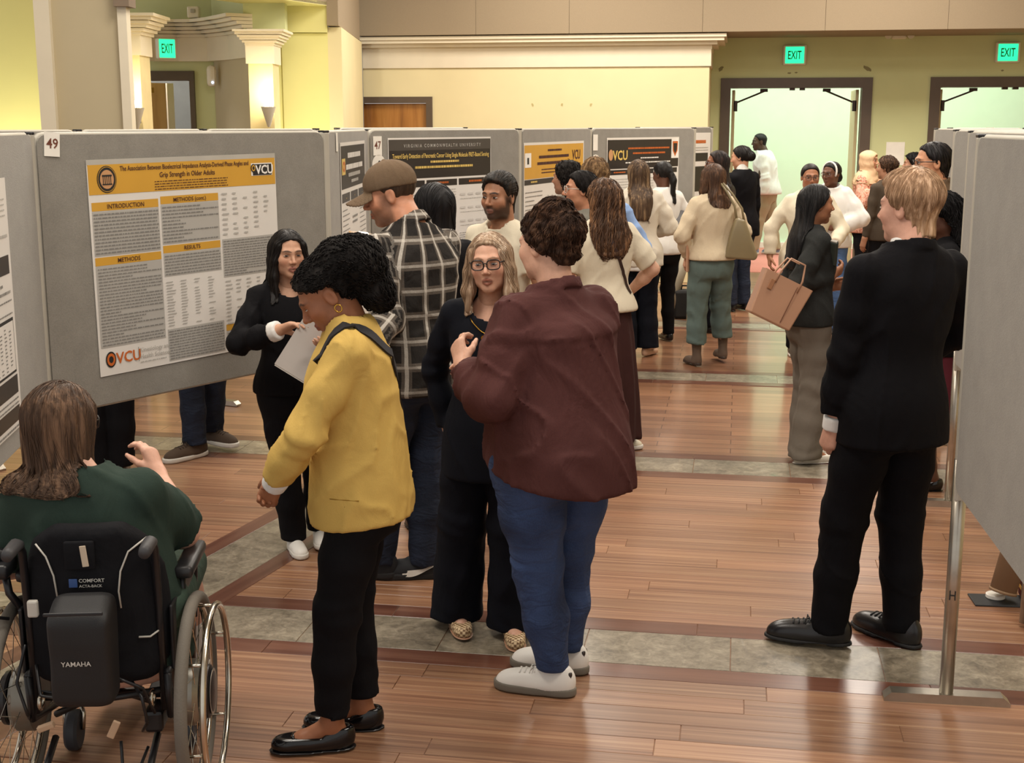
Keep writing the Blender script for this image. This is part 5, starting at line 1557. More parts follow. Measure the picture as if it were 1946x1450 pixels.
        mx = max(r) * k; lo = P_.min(0) - np.array([mx, mx, .05]); hi = P_.max(0) + np.array([mx, mx, .05])
        V, Q = sdf_mesh(fn, lo, hi, .0095 * s.q * res)
        return np_obj(name, V, Q, mat, s.root)
    def skirt(s, mat, rows, name='skirt', folds=(.008, 12), seed=5, top=1.0):
        k = s.k; st = smooth_st([(z * k, a * k, d * k, cx * k, cy * k) for z, a, d, cx, cy in rows], 30); fa, ff = folds
        def fn(p):
            d = loft(p, st, 2.0, .01); th = np.arctan2(p[:, 0], p[:, 1]); w = np.clip((top * k - p[:, 2]) / (.5 * k), 0, 1)
            return d + fa * w * np.sin(th * ff + 1.2 * np.sin(p[:, 2] * 5 + seed)) + .003 * waves(p, seed, 14, 3)
        lo = np.array([(st[:, 3] - st[:, 1]).min() - .05, (st[:, 4] - st[:, 2]).min() - .05, st[0, 0] - .03]); hi = np.array([(st[:, 3] + st[:, 1]).max() + .05, (st[:, 4] + st[:, 2]).max() + .05, st[-1, 0] + .03])
        V, Q = sdf_mesh(fn, lo, hi, .0105 * s.q); return np_obj(name, V, Q, mat, s.root)
    # ---- shoes
    def shoes(s, mat, kind='sneaker', sole=None, L=None, which='LR', lace=None):
        k = s.k; L = L or (.245 if s.f else .275) * k
        sole = sole or mat
        for nm in which:
            an = s.J['an' + nm]; t = s.J['toe' + nm]; zf = s.J['lift' + nm]; u = L / .26
            f = np.array([-math.sin(t), math.cos(t), 0]); sd = np.array([math.cos(t), math.sin(t), 0]); org = np.array([an[0], an[1], zf])
            def loc(p): q = p - org.astype(F32); return np.stack([q @ sd.astype(F32), q @ f.astype(F32), q[:, 2]], 1) / F32(u)
            hh = {'sneaker': .085, 'dress': .075, 'flat': .050, 'boot': .24, 'heel': .24}[kind]; st_ = {'sneaker': .028, 'dress': .016, 'flat': .008, 'boot': .022, 'heel': .03}[kind]
            pt = {'sneaker': 1.0, 'dress': .78, 'flat': .86, 'boot': .85, 'heel': .7}[kind]
            def up(p):
                q = loc(p)
                d = ell(q, (0, .075, .030), (.044, .105, .044)); d = smin(d, ell(q, (0, -.025, .045), (.034, .050, .062)), .04)
                d = smin(d, ell(q, (0, .150, .022), (.036 * pt, .045, .026)), .03)
                if kind in ('boot', 'heel'): d = smin(d, cone(q, (0, -.015, .04), (0, -.005, .27), .036, .050), .03)
                if kind == 'flat': d = smax(d, -ell(q, (0, .035, .075), (.030, .085, .040)), .008)
                if kind in ('sneaker', 'dress'): d = smax(d, -ell(q, (0, -.015, .125), (.028, .036, .05)), .008); d = smin(d, cone(q, (0, .05, .070), (0, .012, .100), .020, .024), .02)
                d = smax(d, q[:, 2] - hh - .028 * (q[:, 1] < .03), .006); d = smax(d, st_ * .6 - q[:, 2], .004)
                return d * u
            def so(p):
                q = loc(p); q2 = q.copy(); q2[:, 2] = 0
                d = ell(q2, (0, .085, 0), (.046, .110, .5)); d = smin(d, ell(q2, (0, -.025, 0), (.037, .052, .5)), .03); d = smin(d, ell(q2, (0, .150, 0), (.038 * pt, .047, .5)), .03)
                if kind in ('dress', 'heel'): d = np.where(q[:, 2] < .010, np.maximum(d, (np.abs(q[:, 1] - .035) < .035) * .01 - .0001), d)
                return smax(smax(d, q[:, 2] - st_, .004), -q[:, 2] + .0005, .004) * u
            lo = org + np.array([-.24, -.24, -.02]) * u; hi = org + np.array([.24, .24, .32]) * u
            V, Q = sdf_mesh(up, lo, hi, .0062 * s.q); o = np_obj('shoe', V, Q, mat, s.root)
            hi2 = hi.copy(); hi2[2] = org[2] + .06
            V, Q = sdf_mesh(so, lo, hi2, .0062 * s.q); np_obj('sole', V, Q, sole, o)
            if lace:
                m = MB()
                for i in range(4):
                    yy = .058 + i * .017; pts = []
                    for x in (-.024, -.012, 0, .012, .024):
                        zs = np.linspace(.02, .14, 61); Pz = org + u * (sd * x + f * (yy + .005 * (x > 0)))[None] + np.stack([0 * zs, 0 * zs, zs * u], 1)
                        dz = up(Pz.astype(F32)); ins = np.nonzero(dz < 0)[0]; pts.append(Pz[ins[-1] if len(ins) else 20] + np.array([0, 0, .002]))
                    if i == 0: top_l = pts[2]
                    m.tube(pts, .0032 * u, 5)
                c_ = top_l
                for sx in (-1, 1): m.tube([c_, c_ + u * (sd * sx * .016 + f * .010 + np.array([0, 0, .010])), c_ + u * (sd * sx * .026 + f * .012 + np.array([0, 0, -.008])), c_ + u * (sd * sx * .012 + f * .006)], .002 * u, 5)
                m.build('laces', lace, o, True)
        return s
    def finish(s, core=True):
        k = s.k; J = s.J
        if s.__dict__.get('_hair'): s._hair_now(*s._hair[0], **s._hair[1])
        if core:     # the body that the clothes sit on
            st = smooth_st(s.rows(-.022), 20)
            def fn(p):
                d = loft(p, st, 2.0, .02)
                for nm in 'LR':
                    d = smin(d, chain(p, [J['sh' + nm], J['el' + nm], J['wr' + nm]], [.04 * k, .03 * k, .022 * k]), .03)
                    if not s.__dict__.get('nolegs'): d = smin(d, chain(p, [J['hip' + nm], J['kn' + nm], J['an' + nm]], [.062 * k, .040 * k, .026 * k]), .03)
                return d
            A = np.array([v for kk, v in J.items() if isinstance(v, np.ndarray)]); lo = A.min(0) - .16; hi = A.max(0) + .16
            V, Q = sdf_mesh(fn, lo, hi, .021); s.body.add(V, Q, np.array(srgb(s.skin)))
        V, Q, C = s.body.arrays(); s.body_obj = np_obj('body', V, Q, M_skin, s.root, C)
        return s
    def tube(s, name, pts, r, mat, closed=False, n=8):
        return MB().tube([tuple(q) for q in pts], r, n, closed=closed).build(name, mat, s.root, True)
def ribbon(m, pts, nrm, w, th):
    """flat strap swept along points; nrm gives the outward side at each point"""
    P_ = [Vector(q) for q in pts]; V = []; Fc = []
    for i, q in enumerate(P_):
        t = (P_[min(i + 1, len(P_) - 1)] - P_[max(i - 1, 0)]).normalized(); n = Vector(nrm[i]); n = (n - t * n.dot(t)).normalized(); b = t.cross(n)
        V += [q + b * w / 2 + n * th, q - b * w / 2 + n * th, q - b * w / 2, q + b * w / 2]
    for i in range(len(P_) - 1):
        for k in range(4): Fc.append((4 * i + k, 4 * i + (k + 1) % 4, 4 * i + 4 + (k + 1) % 4, 4 * i + 4 + k))
    Fc += [(3, 2, 1, 0), tuple(4 * (len(P_) - 1) + k for k in range(4))]
    return m.add(V, Fc)
def at_ground(x, y):
    r = _f3 + _rt * (x - 973.0) / FPX - _u3 * (y - 725.0) / FPX
    return np.array([0, 0, CAM_H]) + r * (-CAM_H / r[2])
# ================================================================ cloth for the cast
C_BLACK = cloth('black_wool', '#0f0e11', var=.25, fold=.22)
C_SUIT = cloth('black_suit_wool', '#0b0a0e', var=.2, weave=320, fold=.22)
C_NAVY = cloth('midnight_crepe', '#0f1119', var=.2, fold=.22)
C_YELLOW = cloth('mustard_linen', '#caa85c', var=.05, fold=.25, weave=240)
C_MAROON = cloth('maroon_corduroy', '#4f2f2d', var=.14, fold=.35, weave=200, sheen=0.0)
C_JEAN = denim('mid_blue_denim', '#25304a', '#41557f')
C_JEAND = denim('dark_denim', '#1a1f2b', '#2b3448')
C_JEANW = denim('washed_denim', '#33496f', '#5c7aa8')
C_CREAM = cloth('cream_cotton', '#d8ceb8', var=.05, fold=.22)
C_BEIGE = cloth('oatmeal_knit', '#cdbda2', var=.07, fold=.22, weave=160, bump=.5)
C_KNIT = cloth('pale_knit', '#cfc7b8', var=.06, fold=.22, weave=150, bump=.5)
C_WHITE = cloth('white_cotton', '#e2e0dc', var=.03, fold=.22)
C_TEAL = cloth('teal_twill', '#60706c', var=.07, fold=.22)
C_GREY = cloth('taupe_grey_suiting', '#6f675d', var=.07, fold=.22)
C_CHAR = cloth('charcoal_tweed', '#2b2c2b', var=.25, fold=.22, weave=140)
C_GREEN = cloth('forest_green_jersey', '#2c3a33', var=.08, fold=.225)
C_KHAKI = cloth('khaki_chino', '#a5977d', var=.05, fold=.22)
C_BROWN = cloth('brown_jacket_cloth', '#5b4a3a', var=.1, fold=.22)
C_MRUST = cloth('dark_rust_wool', '#3a2220', var=.15, fold=.22)
C_BLUE = cloth('light_blue_oxford', '#8da9d6', var=.07, fold=.22)
C_GREYT = cloth('grey_tee', '#6a675f', var=.06, fold=.22)
C_WINE = cloth('wine_skirt', '#5a2630', var=.1)
L_BLACK = plain('black_leather', '#141214', .28, var=.2, bump=.15, bscale=250)
L_PATENT = plain('black_patent', '#0d0c0e', .12, var=.1)
L_WHITE = plain('white_leather', '#e3dfd8', .45, var=.03)
L_GUM = plain('grey_rubber_sole', '#6e675c', .7)
L_WHSOLE = plain('white_rubber_sole', '#d9d4cb', .6)
L_BROWN = plain('brown_suede', '#4a3a2c', .85, var=.12)
L_TAN = plain('tan_leather', '#ac8368', .4, var=.05, bump=.1, bscale=200)
L_BLKR = plain('black_rubber', '#1a191a', .75)
L_OLIVE = plain('olive_leather', '#85785a', .4, var=.06)
L_NUDE = plain('nude_leather', '#c09a7e', .45)
def woven_mat():
    t = NT('woven_beige_leather'); v = t.coords('Object', (95, 95, 95)); ch = t.n('ShaderNodeTexChecker'); ch.inputs['Scale'].default_value = 1.0; t.l(v, ch.inputs['Vector'])
    ch.inputs['Color1'].default_value = (*srgb('#d8bf98'), 1); ch.inputs['Color2'].default_value = (*srgb('#7d5f43'), 1); t.set(.5, 0, .4, ch.outputs['Color']); return t.m
L_WOVEN = woven_mat()
PAPERM = plain('white_paper', '#ece8df', .7)
G_METAL = plain('gold_metal', '#c59a45', .25, 1.0)
def gr(px, py): return at_ground(px, py)

# ---------------------------------------------------------------- woman in the mustard blazer
p = Person('woman in mustard yellow blazer with bowed head, black trousers and flats', (-1.155, 3.90), 103, 1.645, True, '#9a6548', lean=(0, .035),
           build=dict(hipW=.165, hipD=.125, waistD=.112, chestD=.122, butt=.008))
for nm, (x, y), t in (('L', (632, 1424), 4), ('R', (688, 1383), -4)): p.leg(nm, p.wl(gr(x, y))[:2] + np.array([0, 0]), t)
p.arm_pts('L', p.wl(at_depth(592, 800, 3.84)), p.wl(at_depth(536, 895, 3.92))); p.arm_pts('R', p.wl(at_depth(600, 800, 4.2)), p.wl(at_depth(532, 895, 4.02)))
p.head(yaw=4, pitch=36, shift=(0, .022, -.052), lip='#8a4a42', brow='#1a1210', eye_open=.55, nose=1.05)
p.hair('#15110f', 'puff', curly=True, curl=.0045, cw=150, vol=.014, hairline=([-.14, -.06, -.02, .012, .032, .040, .052, .066, .084, .105], [-.058, -.052, -.045, -.042, -.030, .012, .040, .060, .086, .15]),
       buns=(((0, -.095, .065), (.085, .075, .078)), ((.02, -.155, .02), (.085, .075, .09)), ((-.03, -.15, .02), (.075, .07, .08)), ((0, -.135, -.075), (.075, .06, .08))), lo=(-.2, -.30, -.24), nape=-.06,
       ns=1500, sr=.0021, sstep=.009, ssteps=9, wave=(.0065, 1.25), flow=lambda q: np.stack([q[:, 0] * 6, -1 - 3 * (q[:, 1] + .05), -.6 + 5 * q[:, 2]], 1), seed=3, zmin_start=-.16)
p.tube('earring', [p.h2p(np.array([[-.083, -.010 + .011 * math.cos(a), -.046 + .0125 * math.sin(a)]]))[0] for a in np.linspace(0, 6.28, 14)[:-1]], .0024, G_METAL, True)
jk = p.top(C_YELLOW, hem=.80, ease=.020, sr=(.064, .060, .054, .050), neck=.072, neckz=1.435, folds=(.0062, 15), name='blazer', hem_tilt=(0, -.10), cuff=.93, blend=.022,
      extra=((1.24, .172, .150, .004), (1.07, .170, .155, .0), (.92, .184, .168, -.004), (.80, .190, .176, -.006), (.66, .192, .180, -.006)), seed=4)
# blazer details: pocket flap seam, white cuffs, crossbody strap
xs_ = np.linspace(-.34, -.05, 117); seam = []
for y_ in np.linspace(.085, -.005, 7):
    P_ = np.stack([xs_, 0 * xs_ + y_, 0 * xs_ + .875], 1).astype(F32); hit = np.nonzero(p.top_fn(P_) < 0)[0]; seam.append(P_[hit[0]].astype(float))
m = MB(); m.tube(seam, .0022, 6); m.build('pocket_seam', plain('mustard_seam_shadow', '#8a671c', .9), p.root, True)
for nm in 'LR':
    e, w_ = p.J['el' + nm], p.J['wr' + nm]; ax = (w_ - e) / np.linalg.norm(w_ - e); c_ = e + ax * .222 * p.k
    V, Q = sdf_mesh(lambda q: smax(cone(q, c_, c_ + ax * .06, .043, .038), np.abs((q - (c_ + ax * .03)) @ ax.astype(F32)) - .022, .006), c_ - .1, c_ + .14, .007); np_obj('shirt_cuff', V, Q, C_WHITE, p.root)
p.hand('L', (.35, .45, -.9), (1, -.2, -.1), curl=(.55, .6, .65, .7), thumb=(.4, .3)); p.hand('R', (-.35, .50, -.85), (-1, -.2, -.1), curl=(.5, .55, .6, .65), thumb=(.4, .5))
p.trousers(C_BLACK, top=1.0, r=(.094, .074, .062), hem=.125, folds=(.005, 14), seed=2)
p.shin('L', .3); p.shin('R', .3); p.shoes(L_PATENT, 'flat', L_BLACK, L=.262)
for nm in 'LR':
    an = p.J['an' + nm]; t = p.J['toe' + nm]; f_ = np.array([-math.sin(t), math.cos(t), 0]); s_ = np.array([math.cos(t), math.sin(t), 0]); c_ = np.array([an[0], an[1], .050]) + f_ * .125
    m = MB(); m.tube([c_ - s_ * .026, c_ - s_ * .01 + np.array([0, 0, .006]), c_ + s_ * .01 + np.array([0, 0, .006]), c_ + s_ * .026], .0065, 6); m.build('bow', L_PATENT, p.root, True)
p.strap('bag_strap', ((-.13, .10, 1.34), (-.12, .03, 1.43), (-.112, -.05, 1.44), (-.085, -.11, 1.40), (-.02, -.16, 1.32), (.06, -.19, 1.20), (.13, -.17, 1.04), (.18, -.10, .94)), .034, .006, plain('black_webbing', '#15141a', .7))
p.finish()

# ---------------------------------------------------------------- woman in maroon corduroy shirt
p = Person('woman in maroon corduroy shirt and blue jeans seen from behind', (-.60, 4.40), 48, 1.70, True, '#d3a48c', lean=(0, .02),
           build=dict(hipW=.225, hipD=.185, waistW=.215, waistD=.178, chestW=.195, chestD=.155, shW=.168, butt=.025, belly=.015, armg=1.3))
p.leg('L', p.wl(gr(1052, 1318))[:2], 34); p.leg('R', p.wl(gr(1078, 1276))[:2], 34)
p.arm_pts('L', p.wl(at_depth(925, 800, 4.22)), p.wl(at_depth(905, 722, 4.36))); p.arm('R', p.wl(at_depth(920, 735, 4.52)), (.8, -.3, -.9))
p.head(yaw=12, pitch=6, lip='#b06a60', fat=.006, neck_r=.058, shift=(0, .01, .012))
p.hair('#35241b', 'up', hi='#6a4c39', curly=True, curl=.008, cw=130, vol=.018, buns=(((.0, -.05, .115), (.075, .062, .045)), ((0, -.105, .05), (.074, .05, .06)), ((0, -.085, -.025), (.060, .042, .05))), nape=-.068,
       ns=900, sr=.0018, sstep=.012, ssteps=10, wave=(.005, .9), seed=5, zmin_start=-.07, flow=lambda q: np.stack([-q[:, 0] * 3, -.5 + 0 * q[:, 1], .9 - 2 * q[:, 2]], 1), lo=(-.16, -.2, -.16))
def yoke(q, d):
    # gathered back below a shoulder yoke
    z0 = 1.30 * p.k; th = np.arctan2(q[:, 0], -q[:, 1]); w = np.clip((z0 - q[:, 2]) / .02, 0, 1) * np.exp(-np.clip(z0 - q[:, 2], 0, 1) / .16) * np.exp(-(th / .8) ** 2)
    d = d - .007 * np.clip((q[:, 2] - z0) / .006, 0, 1) * (q[:, 1] < 0)
    return d - .006 * w * np.sin(th * 46 + 3 * np.sin(q[:, 2] * 20))
p.top(C_MAROON, hem=.815, ease=.018, sr=(.078, .080, .070, .056), neck=.074, neckz=1.45, folds=(.0085, 15), name='shirt', hem_tilt=(-.07, .18), cuff=.86, collar=(.008, .020, .092), seed=8, pw=2.3,
      extra=((1.24, .220, .180, .0), (1.07, .240, .212, .0), (.92, .256, .235, -.02), (.80, .262, .245, -.025), (.70, .262, .245, -.02)), extra_fn=yoke, blend=.03)
p.hand('L', (.2, .6, .75), (1, .1, -.1), curl=(.7, .75, .8, .85), thumb=(.6, .5)); p.hand('R', (-.5, .5, .7), (-1, 0, 0), curl=(.6, .6, .7, .8), thumb=(.5, .5))
p.trousers(C_JEAN, top=1.0, r=(.135, .088, .054), hem=.09, mid=.078, folds=(.0055, 15), seed=6)
p.shoes(L_WHITE, 'sneaker', L_GUM, L=.285, lace=plain('white_lace', '#e8e4dc', .7))
for nm in 'LR':
    an = p.J['an' + nm]; t = p.J['toe' + nm]; f_ = np.array([-math.sin(t), math.cos(t), 0]); c_ = np.array([an[0], an[1], .0]) - f_ * .062
    m = MB().box(c_ + np.array([0, 0, .075]), (.045, .02, .04), Matrix.Rotation(t, 3, 'Z'), bev=.008); m.build('heel_tab', plain('dark_brown_heel', '#2c1f1c', .5), p.root, True)
# back pocket stitching
p.finish()

# ---------------------------------------------------------------- man in black suit
p = Person('tall blond man in black suit with back turned beside right board', (.585, 4.975), 32, 1.825, False, '#d2a08a', lean=(.035, .0), build=dict(shW=.178, hipW=.165))
p.leg('L', p.wl(gr(1572, 1226))[:2], 50); p.leg('R', p.wl(gr(1712, 1222))[:2], 12)
p.arm('L', p.wl(at_depth(1583, 812, 4.80)), (-1, -.6, 0)); p.arm('R', p.sp((.20, .22, 1.02)), (1, -.3, -.4))
p.head(yaw=22, pitch=3)
p.hair('#a07e60', 'short', hi='#d8b697', vol=.019, top=.010, nape=-.105, ns=900, sr=.0013, sstep=.010, ssteps=7, seed=4, zmin_start=.03, flow=lambda q: np.stack([q[:, 0] * 2 + .25, .35 - 4 * (q[:, 1] + .02) * 0, -1 + 0 * q[:, 2]], 1), locks=.003, lockf=19)
V, Q = sdf_mesh(lambda q: chain(q, [p.J['neck'] + np.array([0, .0, -.03]), p.J['neck'] + np.array([0, .012, .012])], [.078, .068]) , p.J['neck'] - .15, p.J['neck'] + .17, .008)
m_ = V[:, 2] < p.J['neck'][2] + .058; np_obj('shirt_collar', V, Q, C_WHITE, p.root)
p.top(C_SUIT, hem=.775, ease=.020, sr=(.066, .058, .052, .048), neck=.074, neckz=1.452, folds=(.004, 13), name='suit_jacket', cuff=.90, shoulder=.046, flare=.004, seed=12, collar=(.004, .020, .088))
e, w_ = p.J['elL'], p.J['wrL']; ax = (w_ - e) / np.linalg.norm(w_ - e); c_ = e + ax * .215 * p.k
V, Q = sdf_mesh(lambda q: smax(cone(q, c_, c_ + ax * .08, .043, .040), np.abs((q - (c_ + ax * .04)) @ ax.astype(F32)) - .028, .006), c_ - .1, c_ + .16, .007); np_obj('shirt_cuff', V, Q, C_WHITE, p.root)
p.hand('L', (-.05, .25, -1), (1, .1, .1), curl=(.75, .8, .85, .9), thumb=(.5, .5), bend=.9); p.hand('R', (-.6, .6, .2), (-1, 0, 0))
p.trousers(C_SUIT, top=1.02, r=(.104, .080, .064), hem=.055, folds=(.0045, 13), seed=5)
p.shoes(L_BLACK, 'dress', L_BLKR, L=.315, lace=plain('black_lace', '#111013', .7))
p.finish()

# ---------------------------------------------------------------- blonde woman with glasses
p = Person('blonde woman with dark glasses and gold necklace in midnight outfit', (-.915, 4.87), 184, 1.60, True, '#d5a58c', build=dict(hipW=.165))
p.leg('R', p.wl(gr(868, 1187))[:2], 18); p.leg('L', p.wl(gr(975, 1205))[:2], 10)
p.head(yaw=-4, pitch=2, roll=4, brow='#7d5c44', iris='#4a5560', lip='#a0604f', mouth=.004, eye_open=1.0)
p.glasses('#201a1a', .0255, .0195, .0027)
p.hair('#a0846a', 'long', hi='#e0cdb6', vol=.011, len=.23, back=.085, fronts=((-1, .03), (1, .02)), frontlen=.215, part=.012, ns=500, sr=.0016, sstep=.02, ssteps=13, seed=6, zmin_start=.0, width=1.0, flow=lambda q: np.stack([np.sign(q[:, 0]) * np.clip(.09 - np.abs(q[:, 0]), 0, 1) * 18, .0 - .5 * (q[:, 1] > .04), -1 + 0 * q[:, 2]], 1))
p.arm('R', p.sp((.19, -.10, .88)), (1, -.7, 0)); p.arm('L', p.sp((-.20, .20, 1.02)), (-1, -.4, -.3))
p.top(C_NAVY, hem=.70, ease=.014, sr=(.060, .052, .046, .042), neck=.080, neckz=1.40, neckdy=.035, folds=(.005, 14), name='tunic', seed=14, flare=.015)
nk = [p.surf(p.sp((x, .12, 1.385 - .075 * (1 - (abs(x) / .080) ** 1.6))), .003)[0] for x in np.linspace(-.080, .080, 15)]
neckl = MB().tube(nk, .0022, 6).build('necklace', G_METAL, p.root, True)
for dx_ in (-.012, .0, .013):
    c_ = p.surf(p.sp((dx_, .14, 1.300 - .006 * (dx_ == 0))), .004)[0]; MB().lathe([(.0, -.002), (.010, -.002), (.010, .002), (0, .002)], 12, Matrix.Translation(c_) @ Matrix.Rotation(R(80), 4, 'X')).build('pendant', G_METAL, neckl)
p.hand('R', (.0, .25, -1), (-1, 0, 0)); p.hand('L', (.5, .6, .2), (1, 0, 0), curl=(.5, .5, .6, .6))
p.trousers(C_NAVY, top=1.0, r=(.100, .098, .112), hem=.04, mid=.100, folds=(.006, 12), seed=8)
p.shin('L', .25); p.shin('R', .25); p.shoes(L_WOVEN, 'flat', L_TAN, L=.25)
p.finish()

# ---------------------------------------------------------------- man in cap and plaid shirt
p = Person('man in brown cap and black-white plaid shirt with dark jeans', (-1.35, 5.47), 52, 1.84, False, '#c48a6c', lean=(0, .05), build=dict(hipW=.160, chestW=.178))
p.leg('R', p.wl(gr(808, 1096))[:2], 50); p.leg('L', p.wl(gr(722, 1098))[:2], 35)
p.arm_pts('R', p.wl(at_depth(790, 620, 5.9)), p.wl(at_depth(722, 490, 5.72))); p.arm_pts('L', p.wl(at_depth(748, 672, 5.36)), p.wl(at_depth(680, 680, 5.2)))
p.head(yaw=46, pitch=15, shift=(-.03, .045, -.01), beard='#3a2a20', beard_w=.55, brow='#3a281c', eye_open=.6, nose=1.1)
p.hair('#3c2c20', 'cap_hair', vol=.007, nape=-.085, locks=.001)
def cap_fn(q):
    d = ell(q, (0, -.014, .045), (.088, .108, .090)); d = smax(d, .028 - .18 * (q[:, 1] + .02) * 0 - (q[:, 2] + .12 * (q[:, 1] < -.02) * (-(q[:, 1] + .02))), .006)
    d = smin(d, ell(q, (0, -.014, .135), (.008, .008, .006)), .004)
    d = d - .0015 * np.cos(np.arctan2(q[:, 0], q[:, 1] + .014) * 6) ** 16
    v = ell(q, (0, .080, .0), (.080, .098, .5)); zz = .036 - .26 * (q[:, 1] - .07) - 6.5 * q[:, 0] ** 2
    v = np.maximum(v, np.abs(q[:, 2] - zz) - .004); v = smax(v, .055 - q[:, 1], .01)
    return smin(d, v, .008)
V, Q = sdf_mesh(cap_fn, (-.13, -.17, -.08), (.13, .24, .17), .0045)
np_obj('cap', p.h2p(V), Q, cloth('brown_cap_cotton', '#6d5a47', var=.12, fold=.3, weave=220), p.root)
p.top(plaid('plaid_flannel'), hem=.80, ease=.022, sr=(.066, .058, .052, .044), neck=.070, neckz=1.45, folds=(.005, 15), name='plaid_shirt', uv=True, collar=(.006, .026, .080), seed=17, flare=.008)
p.hand('R', (-.5, .6, .4), (-.8, -.2, .4), curl=(.5, .5, .55, .6)); p.hand('L', (.2, .9, .3), (.9, 0, .3))
p.trousers(C_JEAND, top=1.0, r=(.102, .074, .064), hem=.06, folds=(.0055, 14), seed=11)
p.shoes(plain('black_knit_shoe', '#191a1e', .8), 'sneaker', L_BLKR, L=.30)
# pale curved side mark on the shoe
for nm in 'R':
    an = p.J['an' + nm]; t = p.J['toe' + nm]; f_ = np.array([-math.sin(t), math.cos(t), 0]); s_ = np.array([math.cos(t), math.sin(t), 0]); o_ = np.array([an[0], an[1], 0.0])
    m = MB(); pts = []
    for i in range(11):
        u = i / 10; y_ = .10 - .15 * u; z_ = .032 + .026 * (u - .12) ** 2 * 2.2; pts.append((y_, z_, .005 + .013 * math.sin(math.pi * min(1, u * 1.2 + .12)) * (1 - u * .9)))
    V = []; Fc = []
    for (y_, z_, wd) in pts:
        xo = -.0535 + .04 * max(0, abs(y_ - .04) - .03)
        V += [o_ + s_ * xo + f_ * y_ + np.array([0, 0, z_ - wd]), o_ + s_ * (xo + .004) + f_ * y_ + np.array([0, 0, z_ + wd])]
    for i in range(10): Fc.append((2 * i, 2 * i + 2, 2 * i + 3, 2 * i + 1))
    m.add(V, Fc); m.build('side_mark', L_WHSOLE, p.root)
p.finish()
c_ = p.root.matrix_basis @ Vector(p.J['wrR'])
q = at_depth(712, 490, 5.66)
e = empty('clipboard', q, R(60)); tag(e, 'small wooden clipboard with white sheet held by man in cap', 'clipboard'); e.rotation_euler = (R(-35), R(8), R(75))
MB().box((0, 0, 0), (.20, .006, .26), bev=.002).build('board', M_tan, e); MB().box((0, -.004, -.005), (.18, .002, .235)).build('sheet', PAPERM, e); MB().box((0, -.006, .118), (.08, .01, .02), bev=.003).build('clip', M_chrome, e)

# ---------------------------------------------------------------- presenter in black
p = Person('young presenter with long dark hair in black jacket beside poster 49', (-2.015, 5.72), 212, 1.53, True, '#c99b80', build=dict(hipW=.158, waistW=.128))
p.leg('R', p.wl(gr(560, 1045))[:2], 0); p.leg('L', p.wl(gr(545, 1040))[:2] + np.array([-.17, -.02]), -10)
p.arm('R', p.wl(at_depth(528, 628, 5.70)), (.9, -.5, -.7)); p.arm('L', p.wl(at_depth(628, 640, 5.68)), (-.7, -.5, -.8))
p.head(yaw=4, pitch=6, brow='#2a1c16', lip='#a06258', mouth=.003, eye_open=.8, fat=.003)
p.hair('#16110f', 'long', vol=.010, len=.30, back=.09, fronts=((1, .01), (-1, .0)), frontlen=.26, part=.004, ns=350, sr=.0016, sstep=.022, ssteps=13, seed=8, zmin_start=0.0, flow=lambda q: np.stack([np.sign(q[:, 0]) * np.clip(.09 - np.abs(q[:, 0]), 0, 1) * 18, -.5 * (q[:, 1] > .04), -1 + 0 * q[:, 2]], 1))
p.top(C_BLACK, hem=.87, ease=.016, sr=(.060, .054, .050, .045), neck=.078, neckz=1.41, neckdy=.03, folds=(.005, 15), name='jacket', cuff=.9, seed=21)
for nm in 'R':
    e, w_ = p.J['el' + nm], p.J['wr' + nm]; ax = (w_ - e) / np.linalg.norm(w_ - e); c_ = e + ax * .20 * p.k
    V, Q = sdf_mesh(lambda q: smax(cone(q, c_, c_ + ax * .06, .046, .044), np.abs((q - (c_ + ax * .03)) @ ax.astype(F32)) - .022, .006), c_ - .1, c_ + .14, .008); np_obj('shirt_cuff', V, Q, C_WHITE, p.root)
p.hand('R', (-.75, .45, .35), (-.2, .5, -.8), curl=(.3, .35, .4, .45)); p.hand('L', (.5, .7, -.2), (.6, -.2, .7), curl=(.5, .5, .5, .5))
p.trousers(C_BLACK, top=1.02, r=(.090, .072, .068), hem=.06, folds=(.005, 14), seed=13); p.shoes(L_WHITE, 'sneaker', L_WHSOLE)
p.finish()
e = empty('paper_sheet', at_depth(592, 664, 5.66)); tag(e, 'loose grey paper sheets held out by presenter in black', 'paper'); e.rotation_euler = (R(-12), R(34), R(18))
MB().box((0, 0, 0), (.205, .004, .275)).build('sheet', plain('grey_paper', '#b3aca6', .8), e); MB().box((.004, .004, -.006), (.205, .003, .275)).build('sheet', PAPERM, e)
# ---------------------------------------------------------------- the others, mid-distance and far
FL_DOWN = lambda q: np.stack([np.sign(q[:, 0]) * np.clip(.09 - np.abs(q[:, 0]), 0, 1) * 16, -.4 * (q[:, 1] > .03) - .2, -1 + 0 * q[:, 2]], 1)
# dark-haired person in black behind the plaid shirt
p = Person('person with chin-length black hair in black jacket behind the plaid shirt', (-1.43, 6.17), 30, 1.72, True, '#b98a6e', q=1.25)
p.head(yaw=10, pitch=6); p.hair('#121012', 'bob', vol=.014, len=.150, width=1.0, part=-.01, ns=350, sr=.0017, sstep=.02, ssteps=11, seed=2, flow=FL_DOWN, front=False)
p.top(C_BLACK, hem=.80, ease=.018, sr=(.062, .055, .048, .044), name='jacket'); p.trousers(C_BLACK, r=(.094, .07, .066)); p.shoes(L_BLACK, 'dress')
p.hand('L', (0, .3, -1), (1, 0, 0)); p.hand('R', (0, .3, -1), (-1, 0, 0)); p.finish()

